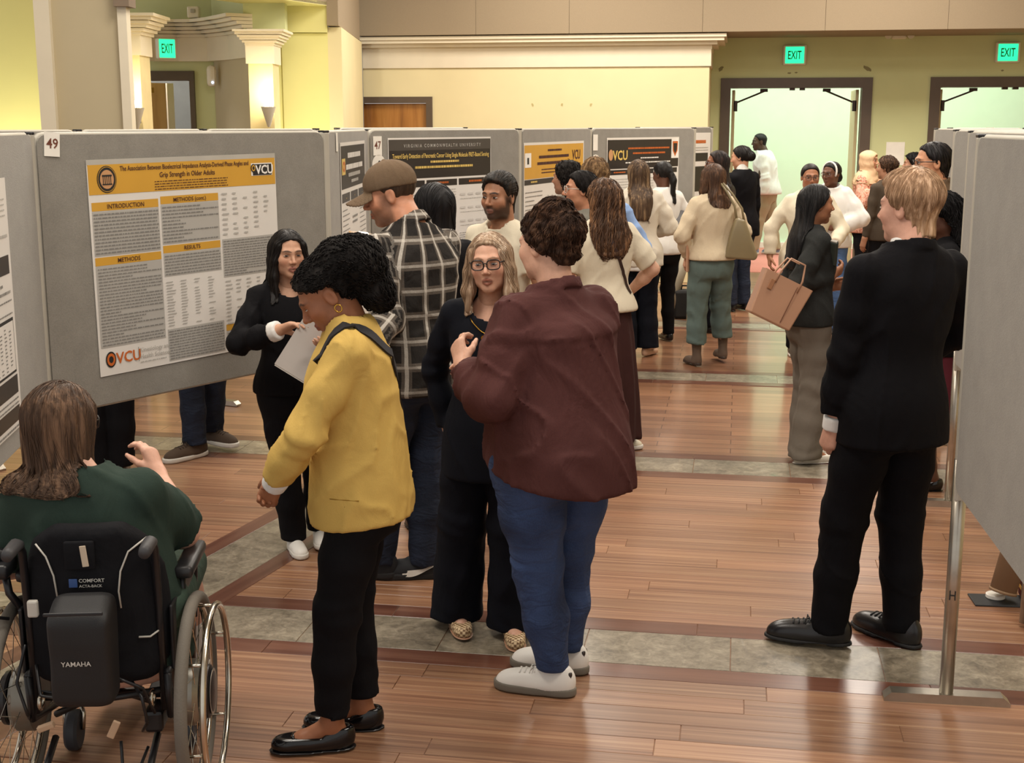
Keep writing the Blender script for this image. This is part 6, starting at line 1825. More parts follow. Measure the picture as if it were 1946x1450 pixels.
# bearded man in cream tee
p = Person('bearded man with dark swept hair in cream crew-neck tee facing left', (-1.245, 6.93), 152, 1.74, False, '#a5775c', q=1.15)
p.head(yaw=4, pitch=2, beard='#2b201b', beard_w=.88, brow='#1d1512', lip='#8d5a50', nose=1.12, brow_w=1.0)
p.hair('#17130f', 'short', hi='#3a3029', vol=.014, top=.010, nape=-.09, ns=420, sr=.0016, sstep=.011, ssteps=9, seed=7, zmin_start=.02, flow=lambda q: np.stack([.5 + q[:, 0] * 3, -.9 + 0 * q[:, 1], .1 - .8 * (q[:, 1] < -.04)], 1), locks=.003, lockf=17)
p.top(C_CREAM, hem=.82, ease=.014, sleeve=('short', 'short'), sr=(.062, .060, .05, .04), neck=.070, neckz=1.425, neckdy=.02, name='tee_shirt', collar=(-.010, .010, .078))
p.arm('L', p.sp((-.20, .20, 1.00))); p.hand('L', (.3, .9, 0), (1, 0, 0), full_arm=True); p.hand('R', (0, .2, -1), (-1, 0, 0), full_arm=True); p.trousers(C_JEAND); p.shoes(L_BLACK, 'sneaker', L_WHSOLE); p.finish()

# woman with wavy half-up hair
p = Person('woman with long wavy brown hair, cream top and long dark skirt', (-.795, 7.93), 26, 1.68, True, '#cfa48c', q=1.15, build=dict(hipW=.18, chestW=.165))
p.leg('R', (.10, .02), -90); p.leg('L', (-.10, .0), 20)
p.head(yaw=10, pitch=2); 
p.hair('#4c3526', 'long', hi='#946c4b', curl=.004, cw=70, vol=.010, len=.35, back=.10, width=1.18, ns=430, sr=.0048, sstep=.026, ssteps=17, wave=(.011, .85), seed=9, zmin_start=-.05, flow=lambda q: np.stack([q[:, 0] * 1.5, -.3 + 0 * q[:, 1], -1 + 0 * q[:, 2]], 1), lo=(-.2, -.26, -.44))
p.arm('L', p.sp((-.16, .24, 1.05))); p.arm('R', p.sp((.22, .14, .98)), (1, -.6, -.3))
p.top(C_CREAM, hem=.90, ease=.022, sleeve=('short', 'short'), sr=(.064, .062, .05, .04), short_t=.85, neck=.078, neckz=1.43, name='cream_top', flare=.006)
p.hand('L', (.5, .8, 0), (1, 0, 0), full_arm=True); p.hand('R', (-.3, .9, 0), (-1, 0, 0), full_arm=True)
p.skirt(C_MRUST, [(.10, .235, .22, .02, 0), (.45, .21, .19, .01, -.01), (.80, .185, .145, 0, -.014), (.95, .165, .125, 0, -.01), (1.04, .145, .108, 0, 0)], top=1.0)
p.shin('L', .3); p.shin('R', .3); p.shoes(plain('cream_sneaker', '#cfc6b0', .6), 'sneaker', L_WHSOLE, lace=plain('white_lace', '#e8e4dc', .7))
p.strap('bag_strap', ((-.10, .08, 1.40), (-.07, -.04, 1.45), (.0, -.13, 1.34), (.08, -.15, 1.18), (.17, -.10, 1.02)), .018, .006, plain('dark_brown_strap', '#33211d', .5))
p.finish()

# woman with clear glasses turned left
p = Person('woman with clear glasses and dark hair in profile facing the posters', (-.99, 8.50), 96, 1.70, True, '#b98468', q=1.2)
p.head(yaw=8, pitch=-2, brow='#1a1210', lip='#9a5048', nose=1.15, mouth=.002); p.glasses('#b9b4ac', .024, .021, .0022)
p.hair('#14100f', 'up', vol=.017, curl=.003, curly=True, nape=-.08, buns=(((0, -.09, .02), (.06, .05, .06)),), ns=260, sr=.002, sstep=.012, ssteps=8, wave=(.003, 1.1), zmin_start=.0)
p.top(C_GREYT, hem=.82, ease=.016, name='grey_top'); p.trousers(C_BLACK); p.shoes(L_BLACK, 'flat'); p.hand('L', (0, .3, -1), (1, 0, 0)); p.hand('R', (0, .3, -1), (-1, 0, 0)); p.finish()

# dark curly hair by the gold poster
p = Person('person with shoulder-length dark curls in grey top before gold poster', (-1.22, 9.55), 60, 1.735, True, '#a87a60', q=1.35)
p.head(yaw=10); p.hair('#17120f', 'bob', vol=.018, len=.17, curl=.009, cw=110, curly=True, ns=420, sr=.003, sstep=.016, ssteps=11, wave=(.008, 1.2), seed=4, width=1.1, zmin_start=-.1, front=False)
p.top(C_GREYT, hem=.82, ease=.018, name='grey_top'); p.trousers(C_BLACK); p.shoes(L_BLACK, 'flat'); p.hand('L', (0, .3, -1), (1, 0, 0)); p.hand('R', (0, .3, -1), (-1, 0, 0)); p.finish()

# short brown hair, light blue shirt
p = Person('person with short tousled brown hair in light blue shirt', (-.97, 9.05), 10, 1.755, False, '#c99a80', q=1.3)
p.arm('R', p.sp((.16, .20, 1.06)), (1, -.5, -.6))
p.head(yaw=0); p.hair('#6a523a', 'short', hi='#a3835c', vol=.022, top=.01, nape=-.085, curl=.004, curly=True, ns=420, sr=.002, sstep=.012, ssteps=8, wave=(.003, 1.0), zmin_start=-.06)
p.top(C_BLUE, hem=.82, ease=.024, sr=(.066, .064, .056, .048), name='oxford_shirt', folds=(.007, 17), collar=(.02, .02, .08)); p.trousers(C_JEAND); p.shoes(L_BROWN, 'dress'); p.hand('R', (-.6, .7, .1), (-1, 0, 0)); p.hand('L', (0, .3, -1), (1, 0, 0)); p.finish()

# long straight hair, beige sweater
p = Person('woman with very long ombre hair in pale sweater before black-headed poster', (-.85, 11.40), 18, 1.70, True, '#cfa48c', q=1.4)
p.leg('R', (.11, .03), -42); p.leg('L', (-.10, -.04), -30)
p.arm('R', p.sp((.13, .20, 1.08)), (1, -.5, -.7)); p.arm('L', p.sp((-.13, .22, 1.08)))
p.head(yaw=-4, pitch=4); p.hair('#4f3d2e', 'long', hi='#94795a', vol=.012, len=.40, back=.14, width=1.05, part=.0, ns=420, sr=.0024, sstep=.032, ssteps=15, seed=5, zmin_start=-.02, flow=FL_DOWN, lo=(-.18, -.26, -.48))
p.top(C_KNIT, hem=.80, ease=.034, sr=(.072, .072, .062, .048), name='sweater', folds=(.007, 14), neck=.076, flare=.0)
V = p.skirt(C_WHITE, [(.765, .205, .165, .0, -.015), (.85, .20, .16, 0, -.012), (.95, .17, .13, 0, 0)], name='shirt_tail', folds=(.0, 5))
p.hand('R', (-.6, .7, .1), (-1, 0, 0)); p.hand('L', (.6, .7, .1), (1, 0, 0)); p.trousers(C_NAVY, r=(.098, .096, .105), mid=.098, hem=.075); p.shin('L', .25); p.shin('R', .25); p.shoes(L_NUDE, 'flat', L_TAN); p.finish()

# person holding a dark folder, mostly hidden
p = Person('person with dark braid and white tee reading from a dark folder', (-.69, 12.27), 30, 1.66, True, '#5d3c2c', q=1.5)
p.head(yaw=20, pitch=14); p.hair('#14100f', 'pony', vol=.012, nape=-.07, tail=((0, -.10, .0, .03), (.02, -.125, -.08, .028), (.03, -.13, -.18, .024), (.03, -.13, -.26, .014)), len=.27, curl=.003)
p.arm_pts('R', p.sp((.30, .05, 1.12)), p.sp((.26, .28, 1.22)))
p.top(C_WHITE, hem=.84, ease=.02, sleeve=('short', 'short'), sr=(.062, .062, .05, .04), short_t=.75, name='tee_shirt'); p.hand('R', (-.4, .8, .3), (-.9, 0, .3), full_arm=True); p.hand('L', (0, .3, -1), (1, 0, 0)); p.trousers(C_BLACK); p.shin('R', .2); p.shin('L', .2); p.shoes(L_BLACK, 'flat'); p.finish()
e = empty('folder', at_depth(1290, 408, 12.2)); tag(e, 'open dark grey folder held before the black-headed poster', 'folder'); e.rotation_euler = (R(-38), R(22), R(10))
MB().box((0, 0, 0), (.30, .006, .24), bev=.002).build('cover', plain('dark_grey_card', '#44444a', .5), e); MB().box((-.01, -.005, 0), (.27, .003, .21)).build('inner_sheet', plain('charcoal_paper', '#5b5a5c', .6), e)

# woman in teal trousers
p = Person('woman in oatmeal sweater and teal cropped trousers with olive bag', (-.21, 11.0), 24, 1.68, True, '#c99a80', q=1.25, build=dict(hipW=.172))
p.leg('L', p.wl(gr(1322, 694))[:2], 8); p.leg('R', p.wl(gr(1372, 687))[:2], -6)
p.arm_pts('L', p.sp((-.27, -.02, 1.12)), p.sp((-.17, .10, .93))); p.arm('R', p.sp((.16, .22, 1.08)), (1, -.5, -.6))
p.head(yaw=22, pitch=6); p.hair('#4a3426', 'long', hi='#7d5c44', vol=.011, len=.25, back=.085, width=1.05, ns=320, sr=.0022, sstep=.024, ssteps=13, seed=6, flow=FL_DOWN, fronts=((-1, .0),), frontlen=.2)
p.top(C_BEIGE, hem=.915, ease=.026, sr=(.064, .060, .052, .042), name='sweater', neck=.086, neckz=1.42, folds=(.006, 14), flare=-.006)
p.hand('L', (-.1, .35, -.9), (1, 0, 0), curl=(.5, .5, .5, .5)); p.hand('R', (-.5, .8, .2), (-1, 0, 0))
p.trousers(C_TEAL, top=1.02, r=(.100, .086, .092), mid=.084, hem=.185, folds=(.006, 13)); p.shoes(plain('taupe_suede_boot', '#5d4c3f', .85), 'heel', plain('dark_heel', '#3a2c24', .6)); p.finish()
# shoulder bag, olive, hanging at her right side
e = empty('shoulder_bag', at_depth(1400, 490, 10.75), R(10)); tag(e, 'olive leather shoulder bag hanging from woman in oatmeal sweater', 'bag')
m = MB().prism([(-.10, .0), (.15, -.02), (.17, .02), (.10, .20), (.055, .31), (-.02, .33), (-.06, .20)], -.045, .045, Matrix.Rotation(R(90), 4, 'X')); b = m.build('bag_body', L_OLIVE, e)
md = b.modifiers.new('soft', 'BEVEL'); md.width = .025; md.segments = 3; b.data.polygons.foreach_set('use_smooth', [True] * len(b.data.polygons))
MB().tube([(.05, 0, .30), (.03, .0, .40), (-.05, .03, .52), (-.12, .05, .60), (-.14, .10, .58)], .010, 6).build('strap', L_OLIVE, e, True); MB().tube([(-.01, 0, .31), (-.03, .0, .42), (-.09, .03, .53), (-.14, .05, .60)], .010, 6).build('strap', L_OLIVE, e, True)
e = empty('notepad', at_depth(1312, 480, 10.85), R(25)); tag(e, 'tan notepad held at her side by woman in teal trousers', 'notepad'); e.rotation_euler = (0, R(-4), R(70))
MB().box((0, 0, 0), (.16, .012, .30), bev=.003).build('cover', plain('tan_card', '#b98f74', .7), e); MB().box((.0, -.008, -.05), (.03, .003, .06)).build('label', PAPERM, e)

# woman in white top and glasses further back
p = Person('woman with long dark hair and black glasses in white top', (-.20, 12.95), 75, 1.75, True, '#8d5d44', q=1.5, build=dict(chestW=.17, chestD=.13))
p.head(yaw=18, pitch=0, brow='#1a1210', lip='#7d4038'); p.glasses('#17131a', .024, .018, .003); p.hair('#1d1513', 'long', hi='#3d2a22', vol=.011, len=.32, back=.09, width=1.0, ns=260, sr=.0024, sstep=.03, ssteps=12, flow=FL_DOWN, curl=.002)
p.top(C_WHITE, hem=.84, ease=.022, sr=(.070, .066, .056, .046), name='white_top'); p.trousers(C_NAVY); p.shoes(L_BLACK, 'flat'); p.arm('L', p.sp((-.14, .26, 1.1))); p.hand('L', (.3, .9, .2), (1, 0, 0)); p.hand('R', (0, .3, -1), (-1, 0, 0)); p.finish()

# dark suit with low bun
p = Person('person in black suit with hair in a low bun by the doors', (.02, 14.5), 45, 1.77, True, '#c08f74', q=1.6, build=dict(shW=.16, hipW=.18, waistW=.16))
p.head(yaw=25, pitch=8); p.hair('#15110f', 'up', vol=.012, nape=-.07, buns=(((0, -.115, .0), (.05, .045, .05)),), ns=150, sr=.0025, zmin_start=.0)
V, Q = sdf_mesh(lambda q: chain(q, [p.J['neck'] + np.array([0, 0, -.02]), p.J['neck'] + np.array([0, .012, .05])], [.072, .060]), p.J['neck'] - .15, p.J['neck'] + .17, .012); np_obj('shirt_collar', V, Q, C_WHITE, p.root)
p.top(C_SUIT, hem=.78, ease=.024, sr=(.068, .060, .054, .048), name='suit_jacket'); p.trousers(C_JEAND, r=(.10, .08, .075)); p.shoes(L_BLACK, 'dress'); p.arm('L', p.sp((-.15, .22, 1.0))); p.hand('L', (.3, .9, .1), (1, 0, 0)); p.hand('R', (0, .3, -1), (-1, 0, 0)); p.finish()

# man in white shirt, stepping through the corridor
p = Person('man in white shirt and khakis walking in bright corridor beyond doors', (.44, 20.9), 84, 1.86, False, '#4d372b', q=1.8, lean=(0, .10))
p.leg('L', (-.10, .18), 0); p.leg('R', (.10, -.16), 0)
p.head(yaw=20, pitch=4, brow='#120d0b'); p.hair('#120f0e', 'short', vol=.006, nape=-.07, locks=0)
p.top(C_WHITE, hem=.86, ease=.05, sr=(.078, .078, .068, .054), name='white_shirt', folds=(.007, 15), flare=.0); p.arm('L', p.sp((-.17, .30, 1.0)), (-.6, -.8, -.3)); p.hand('L', (.2, .9, -.1), (1, 0, 0)); p.hand('R', (0, .3, -1), (-1, 0, 0))
p.trousers(C_KHAKI, r=(.11, .084, .072)); p.shoes(plain('blue_grey_sneaker', '#7c8aa0', .7), 'sneaker', L_WHSOLE); p.finish()

# woman in cream cardigan with glasses
p = Person('woman with glasses and tied-back hair in cream cardigan facing camera', (.60, 11.75), 186, 1.665, True, '#a8765a', q=1.35, build=dict(chestW=.175, hipW=.19, shW=.158))
p.arm_pts('R', p.sp((.33, -.02, 1.12)), p.sp((.33, .04, .85))); p.arm_pts('L', p.sp((-.30, .04, 1.12)), p.sp((-.20, .24, 1.02)))
p.head(yaw=2, pitch=4, brow='#1d1411', lip='#8d4f45'); p.glasses('#3a2c28', .024, .018, .0022); p.hair('#1a1412', 'up', vol=.009, nape=-.07, buns=(((0, -.10, .03), (.045, .045, .045)),), locks=.001)
p.top(C_CREAM, hem=.78, ease=.034, sr=(.066, .060, .054, .048), name='cardigan', folds=(.003, 14), neck=.076); p.hand('R', (0, .25, -1), (-1, .2, 0), curl=(.5, .5, .5, .5)); p.hand('L', (.7, .5, .1), (1, 0, 0)); p.trousers(C_BLACK); p.shoes(L_BLACK, 'sneaker', L_WHSOLE); p.finish()

# woman in white hoodie and jeans
p = Person('woman in white hoodie, white headband and blue jeans with folded arms', (.87, 13.10), 168, 1.645, True, '#6d4836', q=1.4, build=dict(chestW=.165))
p.leg('L', (-.11, .05), 22); p.leg('R', (.10, .0), -10)
p.arm_pts('R', p.sp((.30, .02, 1.14)), p.sp((.04, .24, 1.12))); p.arm_pts('L', p.sp((-.32, .06, 1.14)), p.sp((-.04, .24, 1.04)))
p.head(yaw=-30, pitch=4, brow='#120d0b', lip='#6d3f38'); p.glasses('#4a3a34', .024, .019, .002); p.hair('#14100e', 'up', vol=.010, nape=-.075, curl=.003, buns=(((0, -.09, -.04), (.06, .04, .06)),))
hb = [p.h2p(np.array([[.087 * math.cos(a), .024 - .012 * math.sin(a), .026 + .093 * math.sin(a)]]))[0] for a in np.linspace(-.5, math.pi + .5, 16)]
MB().tube(hb, .0095, 8).build('headband', C_WHITE, p.root, True)
p.top(C_WHITE, hem=.86, ease=.042, sr=(.082, .082, .072, .050), name='hoodie', folds=(.006, 13), neck=.074, flare=-.01, collar=(.0, .03, .10)); p.hand('R', (-.9, .2, -.2), (0, -1, 0)); p.hand('L', (.9, .2, 0), (0, -1, 0))
p.trousers(C_JEANW, r=(.098, .094, .11), mid=.096, hem=.05); p.shoes(plain('blue_white_sneaker', '#8f9db3', .6), 'sneaker', L_WHSOLE); p.finish()

# woman in charcoal blazer
p = Person('woman with long straight black hair in charcoal blazer and grey wide trousers', (.435, 7.93), -70, 1.655, True, '#a06d50', q=1.05, build=dict(hipW=.155))
p.leg('L', (-.06, .03), 0); p.leg('R', (.07, -.02), 0)
p.arm_pts('R', p.wl(at_depth(1512, 545, 7.56)), p.wl(at_depth(1576, 525, 7.66))); p.arm_pts('L', p.sp((-.24, -.03, 1.12)), p.sp((-.14, .22, 1.06)))
p.head(yaw=0, pitch=3, brow='#120d0b', lip='#7d4840', nose=1.05); p.hair('#0e0c0d', 'long', vol=.010, len=.40, back=.115, width=1.1, ns=420, sr=.0019, sstep=.032, ssteps=15, seed=3, flow=FL_DOWN, lo=(-.18, -.28, -.48), locks=.002, hi='#221d1c')
p.top(C_CHAR, hem=.86, ease=.022, sr=(.062, .058, .054, .050), name='blazer', cuff=.96); p.hand('R', (-.3, .8, .35), (-.8, 0, .5), curl=(.6, .6, .6, .6)); p.hand('L', (.4, .9, .2), (1, 0, 0))
p.trousers(C_GREY, top=1.0, r=(.098, .095, .105), mid=.098, hem=.035, folds=(.006, 12)); p.shoes(plain('white_flat', '#d5cdc0', .5), 'flat', L_WHSOLE, L=.255); p.shin('L', .2); p.shin('R', .2); p.finish()
e = empty('tablet_case', at_depth(1571, 478, 7.62), R(-20)); tag(e, 'dark green tablet case held by woman in charcoal blazer', 'case'); e.rotation_euler = (R(20), R(10), R(-25))
MB().box((0, 0, 0), (.13, .03, .15), bev=.008).build('cover', plain('dark_green_case', '#2b3530', .5), e); MB().box((0, 0, .076), (.12, .022, .008)).build('page_edge', plain('grey_pages', '#9a958c', .8), e)
e = empty('phone', at_depth(1563, 662, 7.7), R(-60)); tag(e, 'tan-cased phone in the lowered hand by grey trousers', 'phone'); e.rotation_euler = (R(15), R(-30), R(10))
MB().box((0, 0, 0), (.06, .012, .11), bev=.005).build('case', plain('tan_phone_case', '#8d745f', .5), e); MB().box((0, -.0065, 0), (.053, .002, .102)).build('screen', L_BLACK, e)
# tan tote on her arm
e = empty('tote_bag', at_depth(1477, 570, 7.48)); tag(e, 'tan leather tote bag with hanging tag, tilted on her arm', 'bag'); e.rotation_euler = (R(-4), R(26), R(12))
m = MB(); w0, w1, d0, h0 = .128, .152, .065, .132
V = [(-w0, -d0, -h0), (w0, -d0, -h0), (w0, d0, -h0), (-w0, d0, -h0), (-w1, -.05, h0), (w1, -.05, h0), (w1, .05, h0), (-w1, .05, h0)]
m.add(V, [(3, 2, 1, 0), (0, 1, 5, 4), (1, 2, 6, 5), (2, 3, 7, 6), (3, 0, 4, 7)]); m.add([(-w1, -.05, h0), (w1, -.05, h0), (w1, .05, h0), (-w1, .05, h0)], [(0, 1, 2, 3)])
b = m.build('bag_body', L_TAN, e); md = b.modifiers.new('soft', 'BEVEL'); md.width = .008; md.segments = 2
for sy in (-1, 1): MB().tube([(-.07, sy * .052, h0 - .05), (-.07, sy * .052, h0 + .02), (-.045, sy * .04, h0 + .11), (.045, sy * .04, h0 + .11), (.07, sy * .052, h0 + .02), (.07, sy * .052, h0 - .05)], .006, 6).build('handle', L_TAN, e, True)
MB().box((.055, -.067, 0), (.004, .004, .22)).build('side_seam', plain('brown_seam', '#6d4630', .6), e)
MB().box((-.09, -.064, h0 - .07), (.028, .006, .06), bev=.003).build('hang_tag', plain('tan_tag', '#9a6b4a', .5), e)

# hijab, floral blouse
p = Person('woman in peach hijab and rust floral blouse by the green wall', (1.40, 15.3), -108, 1.72, True, '#c9977a', q=1.6)
p.head(yaw=-8, pitch=2, lip='#a05a50'); p.hair('#d3b491', 'hijab', mat=cloth('peach_scarf', '#d8b692', var=.05, fold=.5), name='headscarf', res=1.0, lo=(-.2, -.18, -.3), len=.25)
p.arm_pts('R', p.sp((.27, .02, 1.10)), p.sp((.22, .16, 1.30)))
p.top(floral('rust_floral_print'), hem=.80, ease=.030, sr=(.066, .062, .055, .046), name='floral_blouse'); p.hand('R', (-.2, .4, .9), (-.5, .5, 0)); p.hand('L', (0, .3, -1), (1, 0, 0)); p.trousers(C_BLACK, r=(.10, .095, .10)); p.shoes(L_BLACK, 'flat'); p.finish()
# two heads behind the blond man
p = Person('person with short curly brown hair facing the woman in hijab', (1.52, 14.35), 40, 1.665, False, '#a87a60', q=1.7)
p.head(yaw=20); p.hair('#3d2c22', 'short', hi='#6d523e', vol=.022, curl=.008, curly=True, cw=130, nape=-.08, ns=200, sr=.003, sstep=.012, ssteps=7, wave=(.005, 1.2), zmin_start=-.06)
p.top(cloth('dark_taupe_knit', '#4a4036'), hem=.82, ease=.02, name='sweater'); p.trousers(C_BLACK); p.shoes(L_BLACK, 'dress'); p.hand('L', (0, .3, -1), (1, 0, 0)); p.hand('R', (0, .3, -1), (-1, 0, 0)); p.finish()
p = Person('person with thick black hair standing under the wall notice', (1.95, 15.7), 60, 1.67, True, '#a87a60', q=1.7)
p.head(yaw=20); p.hair('#100e0e', 'short', vol=.024, curl=.008, curly=True, cw=130, nape=-.09, ns=200, sr=.003, sstep=.012, ssteps=7, wave=(.005, 1.2), zmin_start=-.06)
p.top(C_BLACK, hem=.82, ease=.02, name='jacket'); p.trousers(C_BLACK); p.shoes(L_BLACK, 'dress'); p.hand('L', (0, .3, -1), (1, 0, 0)); p.hand('R', (0, .3, -1), (-1, 0, 0)); p.finish()
# man in glasses, brown jacket
p = Person('man with cropped black hair and dark glasses in brown jacket', (1.23, 8.85), 92, 1.885, False, '#c08a6a', q=1.2)
p.head(yaw=4, pitch=2, brow='#17120f'); p.glasses('#141214', .023, .017, .0028); p.hair('#131011', 'short', vol=.010, nape=-.09, ns=200, sr=.0016, sstep=.010, ssteps=7, zmin_start=-.05, hi='#2a2526')
p.top(C_BROWN, hem=.78, ease=.024, sr=(.066, .060, .052, .046), name='jacket', collar=(.02, .02, .084)); p.trousers(C_BLACK); p.shoes(L_BLACK, 'dress'); p.hand('L', (0, .3, -1), (1, 0, 0)); p.hand('R', (0, .3, -1), (-1, 0, 0)); p.finish()
# woman with long black curls behind the suit
p = Person('woman with long black curly hair, dark jacket and wine skirt beside board', (1.10, 7.45), 92, 1.63, True, '#5d3c2e', q=1.15)
p.head(yaw=0, pitch=12, brow='#120d0b'); p.hair('#0f0d0e', 'long', vol=.018, len=.36, back=.10, width=1.15, curl=.008, cw=100, curly=True, ns=600, sr=.003, sstep=.024, ssteps=14, wave=(.009, 1.2), zmin_start=-.05, lo=(-.2, -.27, -.44))
p.top(C_BLACK, hem=.80, ease=.02, sr=(.062, .056, .05, .044), name='jacket'); p.skirt(C_WINE, [(.42, .20, .17, 0, 0), (.70, .195, .16, 0, -.01), (.92, .178, .13, 0, -.01), (1.02, .14, .105, 0, 0)]); p.shin('L', .5); p.shin('R', .5); p.shoes(L_PATENT, 'flat')
p.arm('L', p.wl(at_depth(1652, 565, 7.28)), (-.6, -.8, -.6)); p.arm('R', p.sp((.14, .24, 1.08))); p.hand('L', (.2, .95, .1), (1, 0, 0), curl=(.5, .5, .5, .5)); p.hand('R', (-.4, .8, .2), (-1, 0, 0)); p.finish()
e = empty('info_sheet', at_depth(1614, 562, 7.25)); tag(e, 'tilted white printed card held out behind the suited man', 'paper'); e.rotation_euler = (R(-10), R(28), R(20))
MB().box((0, 0, 0), (.05, .003, .10)).build('sheet', PAPERM, e); m = MB()
for i in range(6): m.box((0, -.0025, .036 - i * .014), (.038, .001, .004))
o_ = m.build('print', LTAN, e); o_['kind'] = 'stuff'

# two people behind board 49, only their lower legs show
p = Person('person behind board 49 in dark jeans and brown lace-up shoes', (-3.16, 7.45), 196, 1.78, False, '#b98a6e', q=1.2)
p.leg('L', p.wl(gr(402, 849))[:2], 48); p.leg('R', p.wl(gr(372, 868))[:2], -46)
p.head(); p.hair('#2a1f18', 'short', vol=.012); p.top(cloth('slate_shirt', '#4b5563'), hem=.84, name='shirt'); p.hand('L', (0, .3, -1), (1, 0, 0)); p.hand('R', (0, .3, -1), (-1, 0, 0))
p.trousers(C_JEAND, r=(.102, .076, .068), hem=.075, folds=(.007, 15)); p.shoes(L_BROWN, 'sneaker', L_WHSOLE, L=.30, lace=plain('brown_lace', '#33261c', .8)); p.finish()
q_ = at_ground(208, 905)
p = Person('person in black trousers behind the lower edge of board 49', (q_[0], q_[1]), 20, 1.76, False, '#b98a6e', q=1.3)
p.leg('L', (-.05, 0), 0); p.leg('R', (.06, .02), 0)
p.head(); p.hair('#1d1714', 'short', vol=.012); p.top(C_BLACK, hem=.84, name='shirt'); p.hand('L', (0, .3, -1), (1, 0, 0)); p.hand('R', (0, .3, -1), (-1, 0, 0)); p.trousers(C_BLACK, r=(.10, .085, .08)); p.shoes(L_BLACK, 'dress'); p.finish()

# ================================================================ props on the floor
def floor_tube(name, label, a, b, r, mat, cap=None, cat='tube'):
    e = empty(name, (a[0], a[1], 0)); tag(e, label, cat); a = Vector(a); b = Vector(b) - Vector((a[0], a[1], 0)); a = Vector((0, 0, a[2]))
    MB().cyl(a, b, r, n=20).build('tube_body', mat, e, True); d = (b - a).normalized()
    for p_, s_ in ((a, -1), (b, 1)): MB().cyl(p_, p_ + d * s_ * .012, r * 1.06, n=20).build('end_cap', cap or mat, e, True)
g0 = gr(1905, 1146)
floor_tube('poster_tube', 'brown cardboard poster tube leaning behind the right board', (g0[0], g0[1], .06), (g0[0] + .17, g0[1] + .10, .80), .055, plain('kraft_card', '#8f7357', .8))
g1 = gr(1268, 606)
floor_tube('mailing_tube', 'pale grey poster tube leaning beside teal trousers', (g1[0], g1[1], .05), (g1[0] + .25, g1[1] + .30, .92), .055, plain('grey_card_tube', '#a39a88', .6, .2))
g2 = gr(1302, 604)
e = empty('black_case', (g2[0], g2[1], 0), R(8)); tag(e, 'black carry case standing on floor behind teal trousers', 'case')
MB().b2((-.13, -.08, .0), (.16, .08, .30), bev=.03).build('case_body', L_BLKR, e); MB().tube([(-.05, 0, .29), (-.04, 0, .34), (.06, 0, .34), (.07, 0, .29)], .01, 6).build('handle', L_BLKR, e, True)
g3 = gr(1900, 1142)
e = empty('floor_mat', (g3[0] + .10, g3[1], 0), R(4)); tag(e, 'flat black mat with small print lying behind right board', 'mat')
MB().b2((-.22, -.07, 0), (.40, .07, .008), bev=.003).build('mat_sheet', plain('black_mat', '#2b2c2e', .6), e)
m = MB(); m.b2((.03, -.045, .0085), (.07, -.015, .0092)); m.build('printed_block', WHITEP, e); MB().b2((.085, -.045, .0085), (.11, -.035, .0092)).build('printed_block', WHITEP, e)
e = empty('drink_coaster', (gr(1891, 1139)[0], gr(1891, 1139)[1], .008)); tag(e, 'round white coaster resting on the black mat', 'coaster')
auto_smooth(MB().lathe([(.036, 0), (.040, .003), (.040, .016), (.036, .019), (.030, .017), (.0, .017)], 28).build('disc', PAPERM, e))
g4 = gr(1944, 1150)
e = empty('cloth_bag', (g4[0] + .05, g4[1] + .06, 0)); tag(e, 'maroon fabric bag with gold trim behind the right board', 'bag')
MB().b2((-.05, -.04, .008), (.09, .06, .26), bev=.012).build('bag_body', cloth('maroon_bag', '#5a2a26'), e); MB().b2((-.052, -.043, .05), (.092, .062, .065)).build('gold_trim', GOLD, e)
g5 = gr(1436, 480)
e = empty('corridor_bin', (-.12, 19.6, 0)); tag(e, 'black bin standing in corridor behind the suited person with bun', 'bin')
MB().prism([(-.16, 0), (.16, 0), (.19, .75), (-.19, .75)], -.16, .16, Matrix.Rotation(R(90), 4, 'X')).build('bin_body', L_BLKR, e); MB().b2((-.20, -.18, .75), (.20, .18, .79), bev=.01).build('rim', L_BLKR, e)
# ================================================================ wheelchair and the woman seated in it
WC_H = 14.0
wc0 = at_depth(206, 1290, 3.73)
wc = empty('wheelchair', (wc0[0], wc0[1], 0), R(WC_H)); tag(wc, 'power-assist wheelchair with spoked wheels and black battery bag', 'wheelchair')
W_TYRE = plain('grey_tyre_rubber', '#6b645a', .8, var=.08, bump=.5, bscale=180)
W_STEEL = plain('polished_steel', '#c9c2b4', .22, 1.0, var=.06, scale=20)
W_BLK = plain('black_coated_tube', '#18171a', .4, var=.2)
W_CLOTH = cloth('black_upholstery', '#17171a', var=.22, fold=.35, weave=300)
W_PIPE = plain('reflective_piping', '#c4c0b6', .5)
W_HUB = plain('hub_alloy', '#8f8b82', .35, .8)
def circle(c, r, n=40, ax='x'): return [(c[0], c[1] + r * math.cos(a), c[2] + r * math.sin(a)) for a in [2 * math.pi * i / n for i in range(n)]]
WR = .305
spoke_me = None
